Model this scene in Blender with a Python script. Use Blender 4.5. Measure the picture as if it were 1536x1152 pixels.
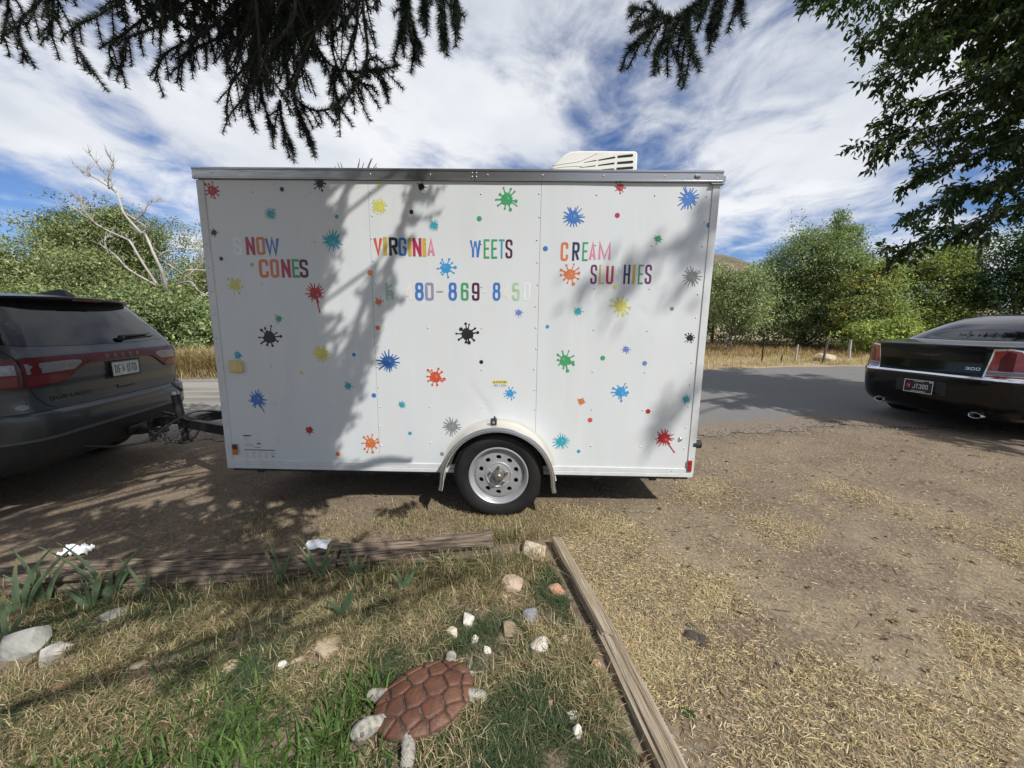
import bpy, bmesh, math, random
import numpy as np
from mathutils import Vector, Matrix, noise as mnoise

for o in list(bpy.data.objects): bpy.data.objects.remove(o)
SC = bpy.context.scene
COL = SC.collection
R = math.radians
random.seed(7)
rng = np.random.default_rng(7)

# ------------------------------------------------------------------ camera, sky, sun, exposure
cam = bpy.data.cameras.new('camera')
cam.sensor_width = 36.0
cam.lens = 36.0 * 577.0 / 1536.0
cam.clip_start = 0.05
cam.clip_end = 4000
co = bpy.data.objects.new('camera', cam)
COL.objects.link(co)
co.location = (0, 0, 1.48)
co.rotation_euler = (R(90 - 9.274), 0, 0)
SC.camera = co

SUN_DIR = Vector((-0.61, 0.75, -1.0)).normalized()          # the way the light travels
TO_SUN = -SUN_DIR
W = bpy.data.worlds.new('World')
SC.world = W
W.use_nodes = True
nt = W.node_tree
nt.nodes.clear()
def wn(t, **kw):
    n = nt.nodes.new(t)
    for k, v in kw.items(): setattr(n, k, v)
    return n
def wl(a, b): nt.links.new(a, b)
def wmath(op, a, b=None, clamp=False):
    n = wn('ShaderNodeMath', operation=op); n.use_clamp = clamp
    for i, s in enumerate((a, b)):
        if s is None: continue
        if isinstance(s, (int, float)): n.inputs[i].default_value = s
        else: wl(s, n.inputs[i])
    return n.outputs[0]
sky = wn('ShaderNodeTexSky', sky_type='NISHITA')
sky.sun_disc = False
sky.sun_elevation = math.asin(TO_SUN.z)
sky.sun_rotation = math.atan2(TO_SUN.x, TO_SUN.y)
sky.altitude = 1500; sky.air_density = 1.0; sky.dust_density = 0.6; sky.ozone_density = 2.2
tc = wn('ShaderNodeTexCoord')
sp = wn('ShaderNodeSeparateXYZ'); wl(tc.outputs['Generated'], sp.inputs[0])
zc = wmath('ADD', wmath('MAXIMUM', sp.outputs[2], 0.0), 0.16)
px = wmath('DIVIDE', sp.outputs[0], zc); py = wmath('DIVIDE', sp.outputs[1], zc)
cb = wn('ShaderNodeCombineXYZ')
wl(wmath('MULTIPLY', px, 1.0), cb.inputs[0]); wl(wmath('MULTIPLY', py, 0.74), cb.inputs[1])
SKYOFF = (9.9, 5.0)
cb.inputs[2].default_value = 0.0
mp = wn('ShaderNodeMapping'); wl(cb.outputs[0], mp.inputs[0]); mp.inputs['Location'].default_value = (SKYOFF[0], SKYOFF[1], 0)
mp.inputs['Rotation'].default_value = (0, 0, R(12))
n1 = wn('ShaderNodeTexNoise'); wl(mp.outputs[0], n1.inputs['Vector'])
n1.inputs['Scale'].default_value = 0.75; n1.inputs['Detail'].default_value = 9; n1.inputs['Roughness'].default_value = 0.55; n1.inputs['Distortion'].default_value = 0.5
n2 = wn('ShaderNodeTexNoise'); wl(mp.outputs[0], n2.inputs['Vector'])
n2.inputs['Scale'].default_value = 3.8; n2.inputs['Detail'].default_value = 8; n2.inputs['Roughness'].default_value = 0.6; n2.inputs['Distortion'].default_value = 0.6
dens = wmath('ADD', wmath('MULTIPLY', n1.outputs[0], 0.8), wmath('MULTIPLY', n2.outputs[0], 0.28))
lowz = wn('ShaderNodeMapRange'); lowz.interpolation_type = 'SMOOTHSTEP'; wl(sp.outputs[2], lowz.inputs[0]); lowz.inputs[1].default_value = 0.32; lowz.inputs[2].default_value = 0.17; lowz.inputs[3].default_value = 0.0; lowz.inputs[4].default_value = 0.075
dens = wmath('SUBTRACT', dens, lowz.outputs[0])      # the cloud deck thins out low over the horizon
cr = wn('ShaderNodeMapRange'); cr.interpolation_type = 'SMOOTHSTEP'; wl(dens, cr.inputs[0])
cr.inputs[1].default_value = 0.425; cr.inputs[2].default_value = 0.585
n3 = wn('ShaderNodeTexNoise'); wl(mp.outputs[0], n3.inputs['Vector']); n3.inputs['Scale'].default_value = 1.7; n3.inputs['Detail'].default_value = 7
cc = wn('ShaderNodeValToRGB'); wl(n3.outputs[0], cc.inputs[0])
cc.color_ramp.elements[0].position = 0.30; cc.color_ramp.elements[0].color = (6.9, 7.4, 8.2, 1)
cc.color_ramp.elements[1].position = 0.62; cc.color_ramp.elements[1].color = (10.0, 10.15, 10.4, 1)
skym = wn('ShaderNodeMix', data_type='RGBA'); skym.blend_type = 'MULTIPLY'; skym.inputs[0].default_value = 1.0
wl(sky.outputs[0], skym.inputs[6]); skym.inputs[7].default_value = (0.76, 0.93, 1.20, 1)
mx = wn('ShaderNodeMix', data_type='RGBA')
wl(wmath('MULTIPLY', cr.outputs[0], 0.96), mx.inputs[0]); wl(skym.outputs[2], mx.inputs[6]); wl(cc.outputs[0], mx.inputs[7])
bg = wn('ShaderNodeBackground'); bg.inputs[1].default_value = 0.086
wl(mx.outputs[2], bg.inputs[0])
wo = wn('ShaderNodeOutputWorld'); wl(bg.outputs[0], wo.inputs[0])

sl = bpy.data.lights.new('sun', 'SUN'); sl.energy = 4.3; sl.angle = R(0.5); sl.color = (1.0, 0.975, 0.94)
so = bpy.data.objects.new('sun', sl); COL.objects.link(so)
so.rotation_euler = SUN_DIR.to_track_quat('-Z', 'Y').to_euler(); so.location = (6, -8, 12)
vs = SC.view_settings
vs.view_transform = 'Standard'; vs.look = 'None'; vs.gamma = 1; vs.exposure = 0.15; vs.use_curve_mapping = False

# ------------------------------------------------------------------ helpers
def link(o, parent=None):
    COL.objects.link(o)
    if parent is not None: o.parent = parent
    return o
def tag(o, label=None, cat=None, group=None, kind=None):
    if label: o['label'] = label
    if cat: o['category'] = cat
    if group: o['group'] = group
    if kind: o['kind'] = kind
    return o
def thing(name, label, cat, loc=(0, 0, 0), rz=0.0, group=None):
    o = bpy.data.objects.new(name, None); o.empty_display_size = 0.1
    link(o); o.location = loc; o.rotation_euler = (0, 0, rz)
    return tag(o, label, cat, group)
def mesh_obj(name, V, F, mats, parent=None, smooth=False, mi=None, cols=None, loc=None, bevel=None):
    me = bpy.data.meshes.new(name)
    V = np.asarray(V, dtype=np.float32).reshape(-1, 3)
    if isinstance(F, np.ndarray):
        n = F.shape[1]; nf = F.shape[0]
        me.vertices.add(len(V)); me.vertices.foreach_set('co', V.ravel())
        me.loops.add(nf * n); me.loops.foreach_set('vertex_index', F.astype(np.int32).ravel())
        me.polygons.add(nf); me.polygons.foreach_set('loop_start', np.arange(0, nf * n, n, dtype=np.int32))
        me.update(calc_edges=True)
    else:
        me.from_pydata([tuple(map(float, v)) for v in V], [], F)
        me.update()
    for m in (mats if isinstance(mats, (list, tuple)) else [mats]): me.materials.append(m)
    if mi is not None: me.polygons.foreach_set('material_index', np.asarray(mi, dtype=np.int32))
    if smooth: me.polygons.foreach_set('use_smooth', np.ones(len(me.polygons), dtype=bool))
    if cols is not None:
        a = me.color_attributes.new('Col', 'FLOAT_COLOR', 'POINT')
        c = np.ones((len(V), 4), dtype=np.float32); c[:, :3] = cols
        a.data.foreach_set('color', c.ravel())
    o = bpy.data.objects.new(name, me)
    link(o, parent)
    if loc is not None: o.location = loc
    if bevel:
        b = o.modifiers.new('bevel', 'BEVEL'); b.width = bevel; b.segments = 2; b.limit_method = 'ANGLE'; b.angle_limit = R(40)
    return o
class MB:
    def __init__(s): s.V = []; s.F = []; s.M = []
    def add(s, V, F, m=0):
        b = len(s.V); s.V += [tuple(v) for v in V]; s.F += [tuple(i + b for i in f) for f in F]; s.M += [m] * len(F)
    def box(s, a, b, m=0):
        x0, y0, z0 = a; x1, y1, z1 = b
        s.add([(x0, y0, z0), (x1, y0, z0), (x1, y1, z0), (x0, y1, z0), (x0, y0, z1), (x1, y0, z1), (x1, y1, z1), (x0, y1, z1)],
              [(0, 3, 2, 1), (4, 5, 6, 7), (0, 1, 5, 4), (1, 2, 6, 5), (2, 3, 7, 6), (3, 0, 4, 7)], m)
    def beam(s, p, q, w, h, m=0, up=(0, 0, 1)):
        p = Vector(p); q = Vector(q); d = (q - p).normalized(); r = d.cross(Vector(up)).normalized() * w / 2; u = r.cross(d).normalized() * h / 2
        c = [p - r - u, p + r - u, p + r + u, p - r + u, q - r - u, q + r - u, q + r + u, q - r + u]
        s.add(c, [(0, 3, 2, 1), (4, 5, 6, 7), (0, 1, 5, 4), (1, 2, 6, 5), (2, 3, 7, 6), (3, 0, 4, 7)], m)
    def tube(s, P, rad, n=8, m=0, cap=True):
        P = [Vector(p) for p in P]
        if isinstance(rad, (int, float)): rad = [rad] * len(P)
        V = []; ref = None
        for i, p in enumerate(P):
            d = (P[min(i + 1, len(P) - 1)] - P[max(i - 1, 0)])
            d = d.normalized() if d.length > 1e-9 else Vector((0, 0, 1))
            if ref is None:
                ref = Vector((0, 0, 1)) if abs(d.z) < 0.9 else Vector((1, 0, 0))
            x = d.cross(ref).normalized(); ref = x.cross(d).normalized(); y = ref
            for k in range(n):
                a = 2 * math.pi * k / n
                V.append(p + (x * math.cos(a) + y * math.sin(a)) * rad[i])
        F = []
        for i in range(len(P) - 1):
            for k in range(n):
                F.append((i * n + k, i * n + (k + 1) % n, (i + 1) * n + (k + 1) % n, (i + 1) * n + k))
        if cap: F += [tuple(range(n - 1, -1, -1)), tuple((len(P) - 1) * n + k for k in range(n))]
        s.add(V, F, m)
    def lathe(s, prof, n=32, axis='y', c=(0, 0, 0), m=0, closed=False):
        V = []; F = []
        for (r, t) in prof:
            for k in range(n):
                a = 2 * math.pi * k / n
                if axis == 'y': V.append((c[0] + r * math.cos(a), c[1] + t, c[2] + r * math.sin(a)))
                elif axis == 'x': V.append((c[0] + t, c[1] + r * math.cos(a), c[2] + r * math.sin(a)))
                else: V.append((c[0] + r * math.cos(a), c[1] + r * math.sin(a), c[2] + t))
        N = len(prof)
        for i in range(N if closed else N - 1):
            j = (i + 1) % N
            for k in range(n): F.append((i * n + k, i * n + (k + 1) % n, j * n + (k + 1) % n, j * n + k))
        s.add(V, F, m)
    def build(s, name, mats, parent=None, smooth=False, bevel=None, loc=None):
        o = mesh_obj(name, s.V, s.F, mats, parent, smooth, s.M, None, loc, bevel)
        bm = bmesh.new(); bm.from_mesh(o.data); bmesh.ops.recalc_face_normals(bm, faces=bm.faces); bm.to_mesh(o.data); bm.free()
        return o
def smooth_by_angle(o, ang=35):
    me = o.data
    me.polygons.foreach_set('use_smooth', np.ones(len(me.polygons), dtype=bool))
    bm = bmesh.new(); bm.from_mesh(me)
    for e in bm.edges:
        if len(e.link_faces) == 2 and e.calc_face_angle(0) > R(ang): e.smooth = False
    bm.to_mesh(me); bm.free()
    return o
def catmull(P, n=6):
    P = [Vector(p) for p in P]; out = []
    for i in range(len(P) - 1):
        a = P[max(i - 1, 0)]; b = P[i]; c = P[i + 1]; d = P[min(i + 2, len(P) - 1)]
        for k in range(n):
            t = k / n
            out.append(0.5 * ((2 * b) + (c - a) * t + (2 * a - 5 * b + 4 * c - d) * t * t + (3 * b - a - 3 * c + d) * t ** 3))
    out.append(P[-1]); return out
def sstep(a, b, x):
    t = np.clip((x - a) / (b - a), 0, 1); return t * t * (3 - 2 * t)

# ------------------------------------------------------------------ materials
def nodes_of(m): return m.node_tree.nodes, m.node_tree.links
def mat(name, col, rough=0.6, metal=0.0, col2=None, nscale=8.0, nlo=0.35, nhi=0.65, bump=0.0, bscale=60.0, coat=0.0, spec=0.5, emit=None, stretch=None, col3=None, n3scale=1.2, rvar=0.0):
    m = bpy.data.materials.new(name); m.use_nodes = True
    N, L = nodes_of(m); b = N['Principled BSDF']
    b.inputs['Base Color'].default_value = (*col, 1); b.inputs['Roughness'].default_value = rough; b.inputs['Metallic'].default_value = metal
    b.inputs['Specular IOR Level'].default_value = spec; b.inputs['Coat Weight'].default_value = coat; b.inputs['Coat Roughness'].default_value = 0.04
    tcn = N.new('ShaderNodeTexCoord'); src = tcn.outputs['Object']
    if stretch:
        mpn = N.new('ShaderNodeMapping'); mpn.inputs['Scale'].default_value = stretch; L.new(src, mpn.inputs[0]); src = mpn.outputs[0]
    if col2 is not None:
        nz = N.new('ShaderNodeTexNoise'); nz.inputs['Scale'].default_value = nscale; nz.inputs['Detail'].default_value = 8; nz.inputs['Roughness'].default_value = 0.62; L.new(src, nz.inputs['Vector'])
        rp = N.new('ShaderNodeMapRange'); rp.inputs[1].default_value = nlo; rp.inputs[2].default_value = nhi; L.new(nz.outputs[0], rp.inputs[0])
        mxn = N.new('ShaderNodeMix'); mxn.data_type = 'RGBA'; mxn.inputs[6].default_value = (*col, 1); mxn.inputs[7].default_value = (*col2, 1)
        L.new(rp.outputs[0], mxn.inputs[0]); out = mxn.outputs[2]
        if rvar:
            rr = N.new('ShaderNodeMapRange'); rr.inputs[3].default_value = max(0.02, rough - rvar); rr.inputs[4].default_value = rough + rvar; L.new(nz.outputs[0], rr.inputs[0]); L.new(rr.outputs[0], b.inputs['Roughness'])
        if col3 is not None:
            nz3 = N.new('ShaderNodeTexNoise'); nz3.inputs['Scale'].default_value = n3scale; nz3.inputs['Detail'].default_value = 5; L.new(src, nz3.inputs['Vector'])
            rp3 = N.new('ShaderNodeMapRange'); rp3.inputs[1].default_value = 0.45; rp3.inputs[2].default_value = 0.62; L.new(nz3.outputs[0], rp3.inputs[0])
            mx3 = N.new('ShaderNodeMix'); mx3.data_type = 'RGBA'; L.new(rp3.outputs[0], mx3.inputs[0]); L.new(out, mx3.inputs[6]); mx3.inputs[7].default_value = (*col3, 1); out = mx3.outputs[2]
        L.new(out, b.inputs['Base Color'])
    if bump:
        nb = N.new('ShaderNodeTexNoise'); nb.inputs['Scale'].default_value = bscale; nb.inputs['Detail'].default_value = 6; L.new(src, nb.inputs['Vector'])
        bp = N.new('ShaderNodeBump'); bp.inputs['Strength'].default_value = bump; bp.inputs['Distance'].default_value = 0.02; L.new(nb.outputs[0], bp.inputs['Height']); L.new(bp.outputs[0], b.inputs['Normal'])
    if emit: b.inputs['Emission Color'].default_value = (*emit, 1); b.inputs['Emission Strength'].default_value = 1
    return m
def leaf_mat(name, transl=0.35, rough=0.6, tint=(1.15, 1.25, 0.6)):
    m = bpy.data.materials.new(name); m.use_nodes = True
    N, L = nodes_of(m); b = N['Principled BSDF']; out = N['Material Output']
    at = N.new('ShaderNodeVertexColor'); at.layer_name = 'Col'
    b.inputs['Roughness'].default_value = rough; b.inputs['Specular IOR Level'].default_value = 0.25
    L.new(at.outputs[0], b.inputs['Base Color'])
    if transl > 0:
        tr = N.new('ShaderNodeBsdfTranslucent'); mu = N.new('ShaderNodeMix'); mu.data_type = 'RGBA'; mu.blend_type = 'MULTIPLY'; mu.inputs[0].default_value = 1
        L.new(at.outputs[0], mu.inputs[6]); mu.inputs[7].default_value = (*tint, 1); L.new(mu.outputs[2], tr.inputs[0])
        ms = N.new('ShaderNodeMixShader'); ms.inputs[0].default_value = transl; L.new(b.outputs[0], ms.inputs[1]); L.new(tr.outputs[0], ms.inputs[2]); L.new(ms.outputs[0], out.inputs[0])
    return m
M_white = mat('trailer_white', (0.605, 0.63, 0.628), 0.34, 0, (0.56, 0.58, 0.575), 2.0, 0.3, 0.7, coat=0.12, col3=(0.60, 0.61, 0.595), n3scale=6, stretch=(1.6, 1.6, 0.22))
M_trimw = mat('white_trim', (0.60, 0.61, 0.60), 0.35, 0, (0.52, 0.525, 0.51), 5)
M_alu = mat('brushed_aluminium', (0.40, 0.395, 0.38), 0.32, 0.9, (0.29, 0.285, 0.275), 18, stretch=(0.4, 6, 6), rvar=0.1)
M_alufend = mat('fender_aluminium', (0.60, 0.58, 0.53), 0.42, 0.35, (0.66, 0.63, 0.56), 9, bump=0.1, bscale=30)
M_rivet = mat('rivet_metal', (0.5, 0.5, 0.49), 0.35, 0.8)
M_blacksteel = mat('black_steel', (0.012, 0.012, 0.013), 0.42, 0.0, (0.03, 0.028, 0.026), 14, bump=0.15, bscale=80)
M_dark = mat('dark_gap_and_shade', (0.010, 0.010, 0.010), 0.85)  # black of joints and backings, also shade put into flat pieces
M_rubber = mat('tyre_rubber', (0.011, 0.011, 0.012), 0.62, 0, (0.022, 0.0205, 0.019), 6, bump=0.12, bscale=120, spec=0.25)
M_rim = mat('silver_rim', (0.50, 0.50, 0.50), 0.38, 0.55, (0.42, 0.42, 0.42), 9, rvar=0.08)
M_chrome = mat('chrome', (0.75, 0.76, 0.78), 0.12, 1.0)
M_ac = mat('ivory_plastic', (0.70, 0.69, 0.62), 0.45, 0, (0.64, 0.63, 0.56), 5)
M_box = mat('yellowed_plastic', (0.62, 0.50, 0.22), 0.5, 0, (0.55, 0.43, 0.17), 12)
M_amber = mat('amber_lens', (0.55, 0.16, 0.01), 0.2, coat=0.6)
M_redlens = mat('red_lens', (0.34, 0.012, 0.012), 0.18, 0, (0.24, 0.008, 0.01), 40, coat=0.8)
M_redlens_d = mat('dark_red_lens', (0.12, 0.007, 0.011), 0.25, 0, (0.08, 0.005, 0.008), 50, coat=0.1, spec=0.3)
M_redstrip = mat('deep_red_lens', (0.15, 0.008, 0.013), 0.25, 0, (0.10, 0.006, 0.010), 50, coat=0.15)
M_clear = mat('clear_lens', (0.24, 0.24, 0.25), 0.3, 0.2, (0.15, 0.15, 0.16), 60, coat=0.2)
M_sticker = mat('sticker_white', (0.60, 0.61, 0.60), 0.4)
M_stickergrey = mat('sticker_print', (0.30, 0.31, 0.31), 0.5, 0, (0.5, 0.5, 0.5), 90)
M_stickerdark = mat('sticker_black', (0.035, 0.035, 0.035), 0.5)
M_yellow = mat('sticker_yellow', (0.68, 0.56, 0.13), 0.45)
M_grey = mat('suv_paint', (0.031, 0.037, 0.040), 0.36, 0.1, (0.028, 0.034, 0.037), 900, coat=0.5, col3=(0.035, 0.041, 0.043), n3scale=2)
M_greylip = mat('suv_satin_lip', (0.12, 0.125, 0.13), 0.4, 0.3)
M_plastic = mat('black_plastic', (0.016, 0.016, 0.017), 0.6, 0, (0.026, 0.025, 0.024), 30)
M_glass = mat('tinted_glass', (0.007, 0.008, 0.009), 0.06, 0, (0.010, 0.0105, 0.011), 3, coat=0.0, spec=0.5, rvar=0.02)
M_black = mat('sedan_paint', (0.003, 0.003, 0.004), 0.14, 0.0, (0.004, 0.004, 0.005), 5, coat=0.2, spec=0.3)
M_platew = mat('plate_white', (0.50, 0.52, 0.46), 0.5, 0, (0.42, 0.44, 0.40), 30)
M_plateb = mat('plate_black', (0.012, 0.012, 0.014), 0.4)
M_ink = mat('plate_ink', (0.02, 0.025, 0.03), 0.5)
M_inkw = mat('plate_white_ink', (0.62, 0.62, 0.60), 0.5)
M_crimson = mat('emblem_red', (0.35, 0.03, 0.03), 0.5)
INK = {'red': (0.42, 0.018, 0.02), 'crimson': (0.42, 0.022, 0.075), 'orange': (0.62, 0.17, 0.045), 'redorange': (0.60, 0.09, 0.035), 'blue': (0.05, 0.17, 0.48), 'darkblue': (0.02, 0.12, 0.38),
 'sky': (0.04, 0.30, 0.60), 'teal': (0.03, 0.34, 0.42), 'green': (0.05, 0.33, 0.12), 'olive': (0.36, 0.42, 0.10), 'yellow': (0.60, 0.57, 0.10), 'gold': (0.55, 0.38, 0.05), 'black': (0.012, 0.010, 0.014),
 'navy': (0.022, 0.020, 0.075), 'maroon': (0.085, 0.010, 0.035), 'purple': (0.13, 0.015, 0.10), 'pink': (0.64, 0.24, 0.32), 'grey': (0.23, 0.23, 0.22), 'greyish': (0.33, 0.33, 0.32), 'periwinkle': (0.15, 0.22, 0.50),
 'mauve': (0.29, 0.27, 0.38), 'ghost': (0.625, 0.645, 0.643), 'palegreen': (0.30, 0.42, 0.31), 'lightgreen': (0.42, 0.60, 0.34), 'paleorange': (0.635, 0.59, 0.53)}
INK = {k: (c if k in ('ghost', 'paleorange', 'palegreen') else tuple(x * 0.82 for x in c)) for k, c in INK.items()}
M_ink_c = {k: mat('decal_' + k, c, 0.38, 0, tuple(min(1, x * 1.15 + 0.008) for x in c), 14, coat=0.1) for k, c in INK.items()}
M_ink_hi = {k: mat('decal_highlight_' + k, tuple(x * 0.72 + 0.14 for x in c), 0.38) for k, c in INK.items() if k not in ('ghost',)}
M_barkspruce = mat('spruce_bark', (0.055, 0.042, 0.034), 0.9, 0, (0.09, 0.072, 0.06), 10, bump=0.6, bscale=25)
M_bark = mat('grey_bark', (0.085, 0.075, 0.062), 0.9, 0, (0.14, 0.125, 0.105), 8, bump=0.5, bscale=20)
M_dead = mat('bleached_wood', (0.46, 0.43, 0.38), 0.8, 0, (0.33, 0.30, 0.26), 3, bump=0.3, bscale=14)
M_needle = leaf_mat('spruce_needles', 0.12, 0.5)
M_leaf = leaf_mat('leaves', 0.42, 0.5)
M_leafbg = leaf_mat('shrub_leaves', 0.30, 0.6)
M_grass = leaf_mat('grass_blades', 0.30, 0.6, (1.1, 1.15, 0.7))
M_straw = leaf_mat('straw', 0.22, 0.65, (1.05, 1.0, 0.8))
# trailer frame
T_O=(-2.257, 2.9227, 0.3542);T_X=(0.99972, -0.01914, -0.01357);T_Z=(0.01357, -0.00026, 0.99991)
SPLATS=[
 ('knob','red',0.097,2.043,0.0481),
 ('blob','black',0.079,1.759,0.0293),
 ('dot','black',0.113,1.578,0.0148),
 ('dot','black',0.600,2.056,0.0157),
 ('knob','black',0.874,2.093,0.0380),
 ('star','teal',0.505,1.890,0.0362),
 ('knob','yellow',0.197,1.390,0.0498),
 ('dot','teal',0.980,1.876,0.0134),
 ('star','teal',0.936,1.712,0.0630),
 ('drip','red',0.789,1.339,0.0645),
 ('dot','olive',0.336,1.538,0.0138),
 ('blob','green',0.500,1.151,0.0302),
 ('knob','black',0.417,1.012,0.0660),
 ('star2','yellow',0.804,0.897,0.0610),
 ('blob','teal',0.164,0.872,0.0359),
 ('dot','yellow',0.640,0.747,0.0144),
 ('dot','blue',1.052,0.891,0.0152),
 ('blob','teal',0.993,0.650,0.0334),
 ('drip2','blue',0.280,0.533,0.0679),
 ('blob','red',0.669,0.295,0.0369),
 ('knob','orange',1.147,0.197,0.0579),
 ('dot','orange',0.883,0.104,0.0180),
 ('dot','blue',1.190,0.580,0.0180),
 ('blob','teal',1.404,0.511,0.0309),
 ('dot','teal',1.459,0.284,0.0146),
 ('star','darkblue',1.313,0.839,0.0710),
 ('dot','orange',1.243,1.093,0.0185),
 ('blob','orange',1.256,1.283,0.0322),
 ('star','grey',1.788,0.343,0.0622),
 ('dot','grey',1.707,0.121,0.0157),
 ('knob','redorange',1.665,0.728,0.0610),
 ('knob','black',1.911,1.058,0.0646),
 ('dot','black',2.015,0.850,0.0151),
 ('blob','periwinkle',2.290,1.219,0.0294),
 ('knob','sky',2.234,0.614,0.0381),
 ('dot','orange',1.202,1.491,0.0196),
 ('dot','yellow',1.291,2.092,0.0151),
 ('star2','yellow',1.289,1.950,0.0524),
 ('blob','black',1.592,2.081,0.0306),
 ('dot','black',1.517,1.912,0.0152),
 ('star','teal',1.676,1.823,0.0334),
 ('knob','green',2.193,2.002,0.0610),
 ('dot','green',2.000,1.871,0.0180),
 ('knob','sky',1.758,1.530,0.0533),
 ('dot','blue',2.474,1.672,0.0181),
 ('blob','red',2.982,2.087,0.0370),
 ('dot','crimson',2.974,1.902,0.0178),
 ('star','blue',2.665,1.886,0.0657),
 ('star','blue',3.463,2.016,0.0645),
 ('dot','blue',3.618,1.841,0.0177),
 ('blob','green',3.270,1.748,0.0305),
 ('knob','orange',2.657,1.494,0.0576),
 ('star','grey',3.532,1.490,0.0570),
 ('dot','yellow',2.983,1.409,0.0144),
 ('knob','yellow',3.034,1.277,0.0581),
 ('blob','teal',2.725,1.234,0.0341),
 ('dot','teal',2.504,1.120,0.0138),
 ('dot','grey',3.408,1.262,0.0145),
 ('knob','black',3.556,1.052,0.0341),
 ('knob','green',2.645,0.870,0.0597),
 ('dot','green',2.923,0.894,0.0183),
 ('blob','periwinkle',3.092,0.961,0.0296),
 ('dot','periwinkle',3.237,0.859,0.0178),
 ('knob','sky',3.072,0.639,0.0552),
 ('blob','orange',2.778,0.561,0.0329),
 ('star','teal',3.567,0.591,0.0325),
 ('dot','red',3.288,0.492,0.0182),
 ('dot','redorange',2.851,0.416,0.0183),
 ('star','teal',2.637,0.242,0.0567),
 ('dot','teal',2.774,0.164,0.0145),
 ('drip','red',3.425,0.284,0.0662),
 ('dot','blue',0.019,1.095,0.0152),
]
LETTERS=[('S', 'ghost', 0.207, 1.605, 0.0668, 0.1258), ('N', 'crimson', 0.303, 1.606, 0.0661, 0.1257), ('O', 'orange', 0.381, 1.607, 0.063, 0.1256), ('W', 'blue', 0.445, 1.607, 0.1063, 0.1259), ('C', 'orange', 0.386, 1.447, 0.0711, 0.1304), ('O', 'orange', 0.47, 1.448, 0.0631, 0.1302), ('N', 'crimson', 0.552, 1.449, 0.0673, 0.1302), ('E', 'green', 0.631, 1.45, 0.0544, 0.13), ('S', 'maroon', 0.686, 1.45, 0.0637, 0.13), ('V', 'redorange', 1.236, 1.615, 0.0659, 0.1272), ('I', 'gold', 1.307, 1.614, 0.0268, 0.1268), ('R', 'black', 1.348, 1.612, 0.065, 0.1272), ('G', 'blue', 1.416, 1.611, 0.0597, 0.1271), ('I', 'gold', 1.486, 1.61, 0.0254, 0.1267), ('N', 'crimson', 1.52, 1.609, 0.0636, 0.1271), ('I', 'gold', 1.59, 1.608, 0.0271, 0.1267), ('A', 'pink', 1.624, 1.607, 0.0556, 0.127), ('W', 'blue', 1.931, 1.6, 0.0813, 0.1317), ('E', 'green', 2.032, 1.601, 0.0418, 0.1312), ('E', 'green', 2.087, 1.601, 0.0423, 0.1311), ('T', 'teal', 2.14, 1.602, 0.0419, 0.1311), ('S', 'maroon', 2.188, 1.602, 0.051, 0.1311), ('h', 'palegreen', 1.311, 1.293, 0.0591, 0.1296), ('4', 'paleorange', 1.449, 1.295, 0.0677, 0.1296), ('8', 'blue', 1.528, 1.296, 0.0646, 0.1295), ('0', 'mauve', 1.602, 1.297, 0.064, 0.1294), ('-', 'greyish', 1.686, 1.298, 0.0487, 0.1291), ('8', 'blue', 1.774, 1.299, 0.0626, 0.1292), ('6', 'green', 1.865, 1.3, 0.057, 0.1291), ('9', 'maroon', 1.946, 1.301, 0.0564, 0.129), ('-', 'ghost', 2.025, 1.302, 0.0339, 0.1287), ('8', 'blue', 2.098, 1.303, 0.0576, 0.1289), ('4', 'paleorange', 2.172, 1.304, 0.0545, 0.1288), ('5', 'lightgreen', 2.242, 1.305, 0.054, 0.1287), ('0', 'ghost', 2.323, 1.306, 0.0509, 0.1286), ('C', 'orange', 2.584, 1.589, 0.0545, 0.1288), ('R', 'navy', 2.667, 1.59, 0.0519, 0.1287), ('E', 'green', 2.739, 1.591, 0.0395, 0.1286), ('A', 'pink', 2.787, 1.591, 0.051, 0.1286), ('M', 'pink', 2.854, 1.592, 0.0882, 0.1289), ('S', 'purple', 2.804, 1.43, 0.0463, 0.1357), ('L', 'gold', 2.866, 1.431, 0.0386, 0.1355), ('U', 'red', 2.917, 1.431, 0.0525, 0.1356), ('S', 'ghost', 2.979, 1.432, 0.0448, 0.1355), ('H', 'navy', 3.042, 1.433, 0.0467, 0.1354), ('I', 'gold', 3.106, 1.434, 0.02, 0.1351), ('E', 'green', 3.147, 1.434, 0.0363, 0.1352), ('S', 'purple', 3.195, 1.435, 0.0478, 0.1353)]
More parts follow.
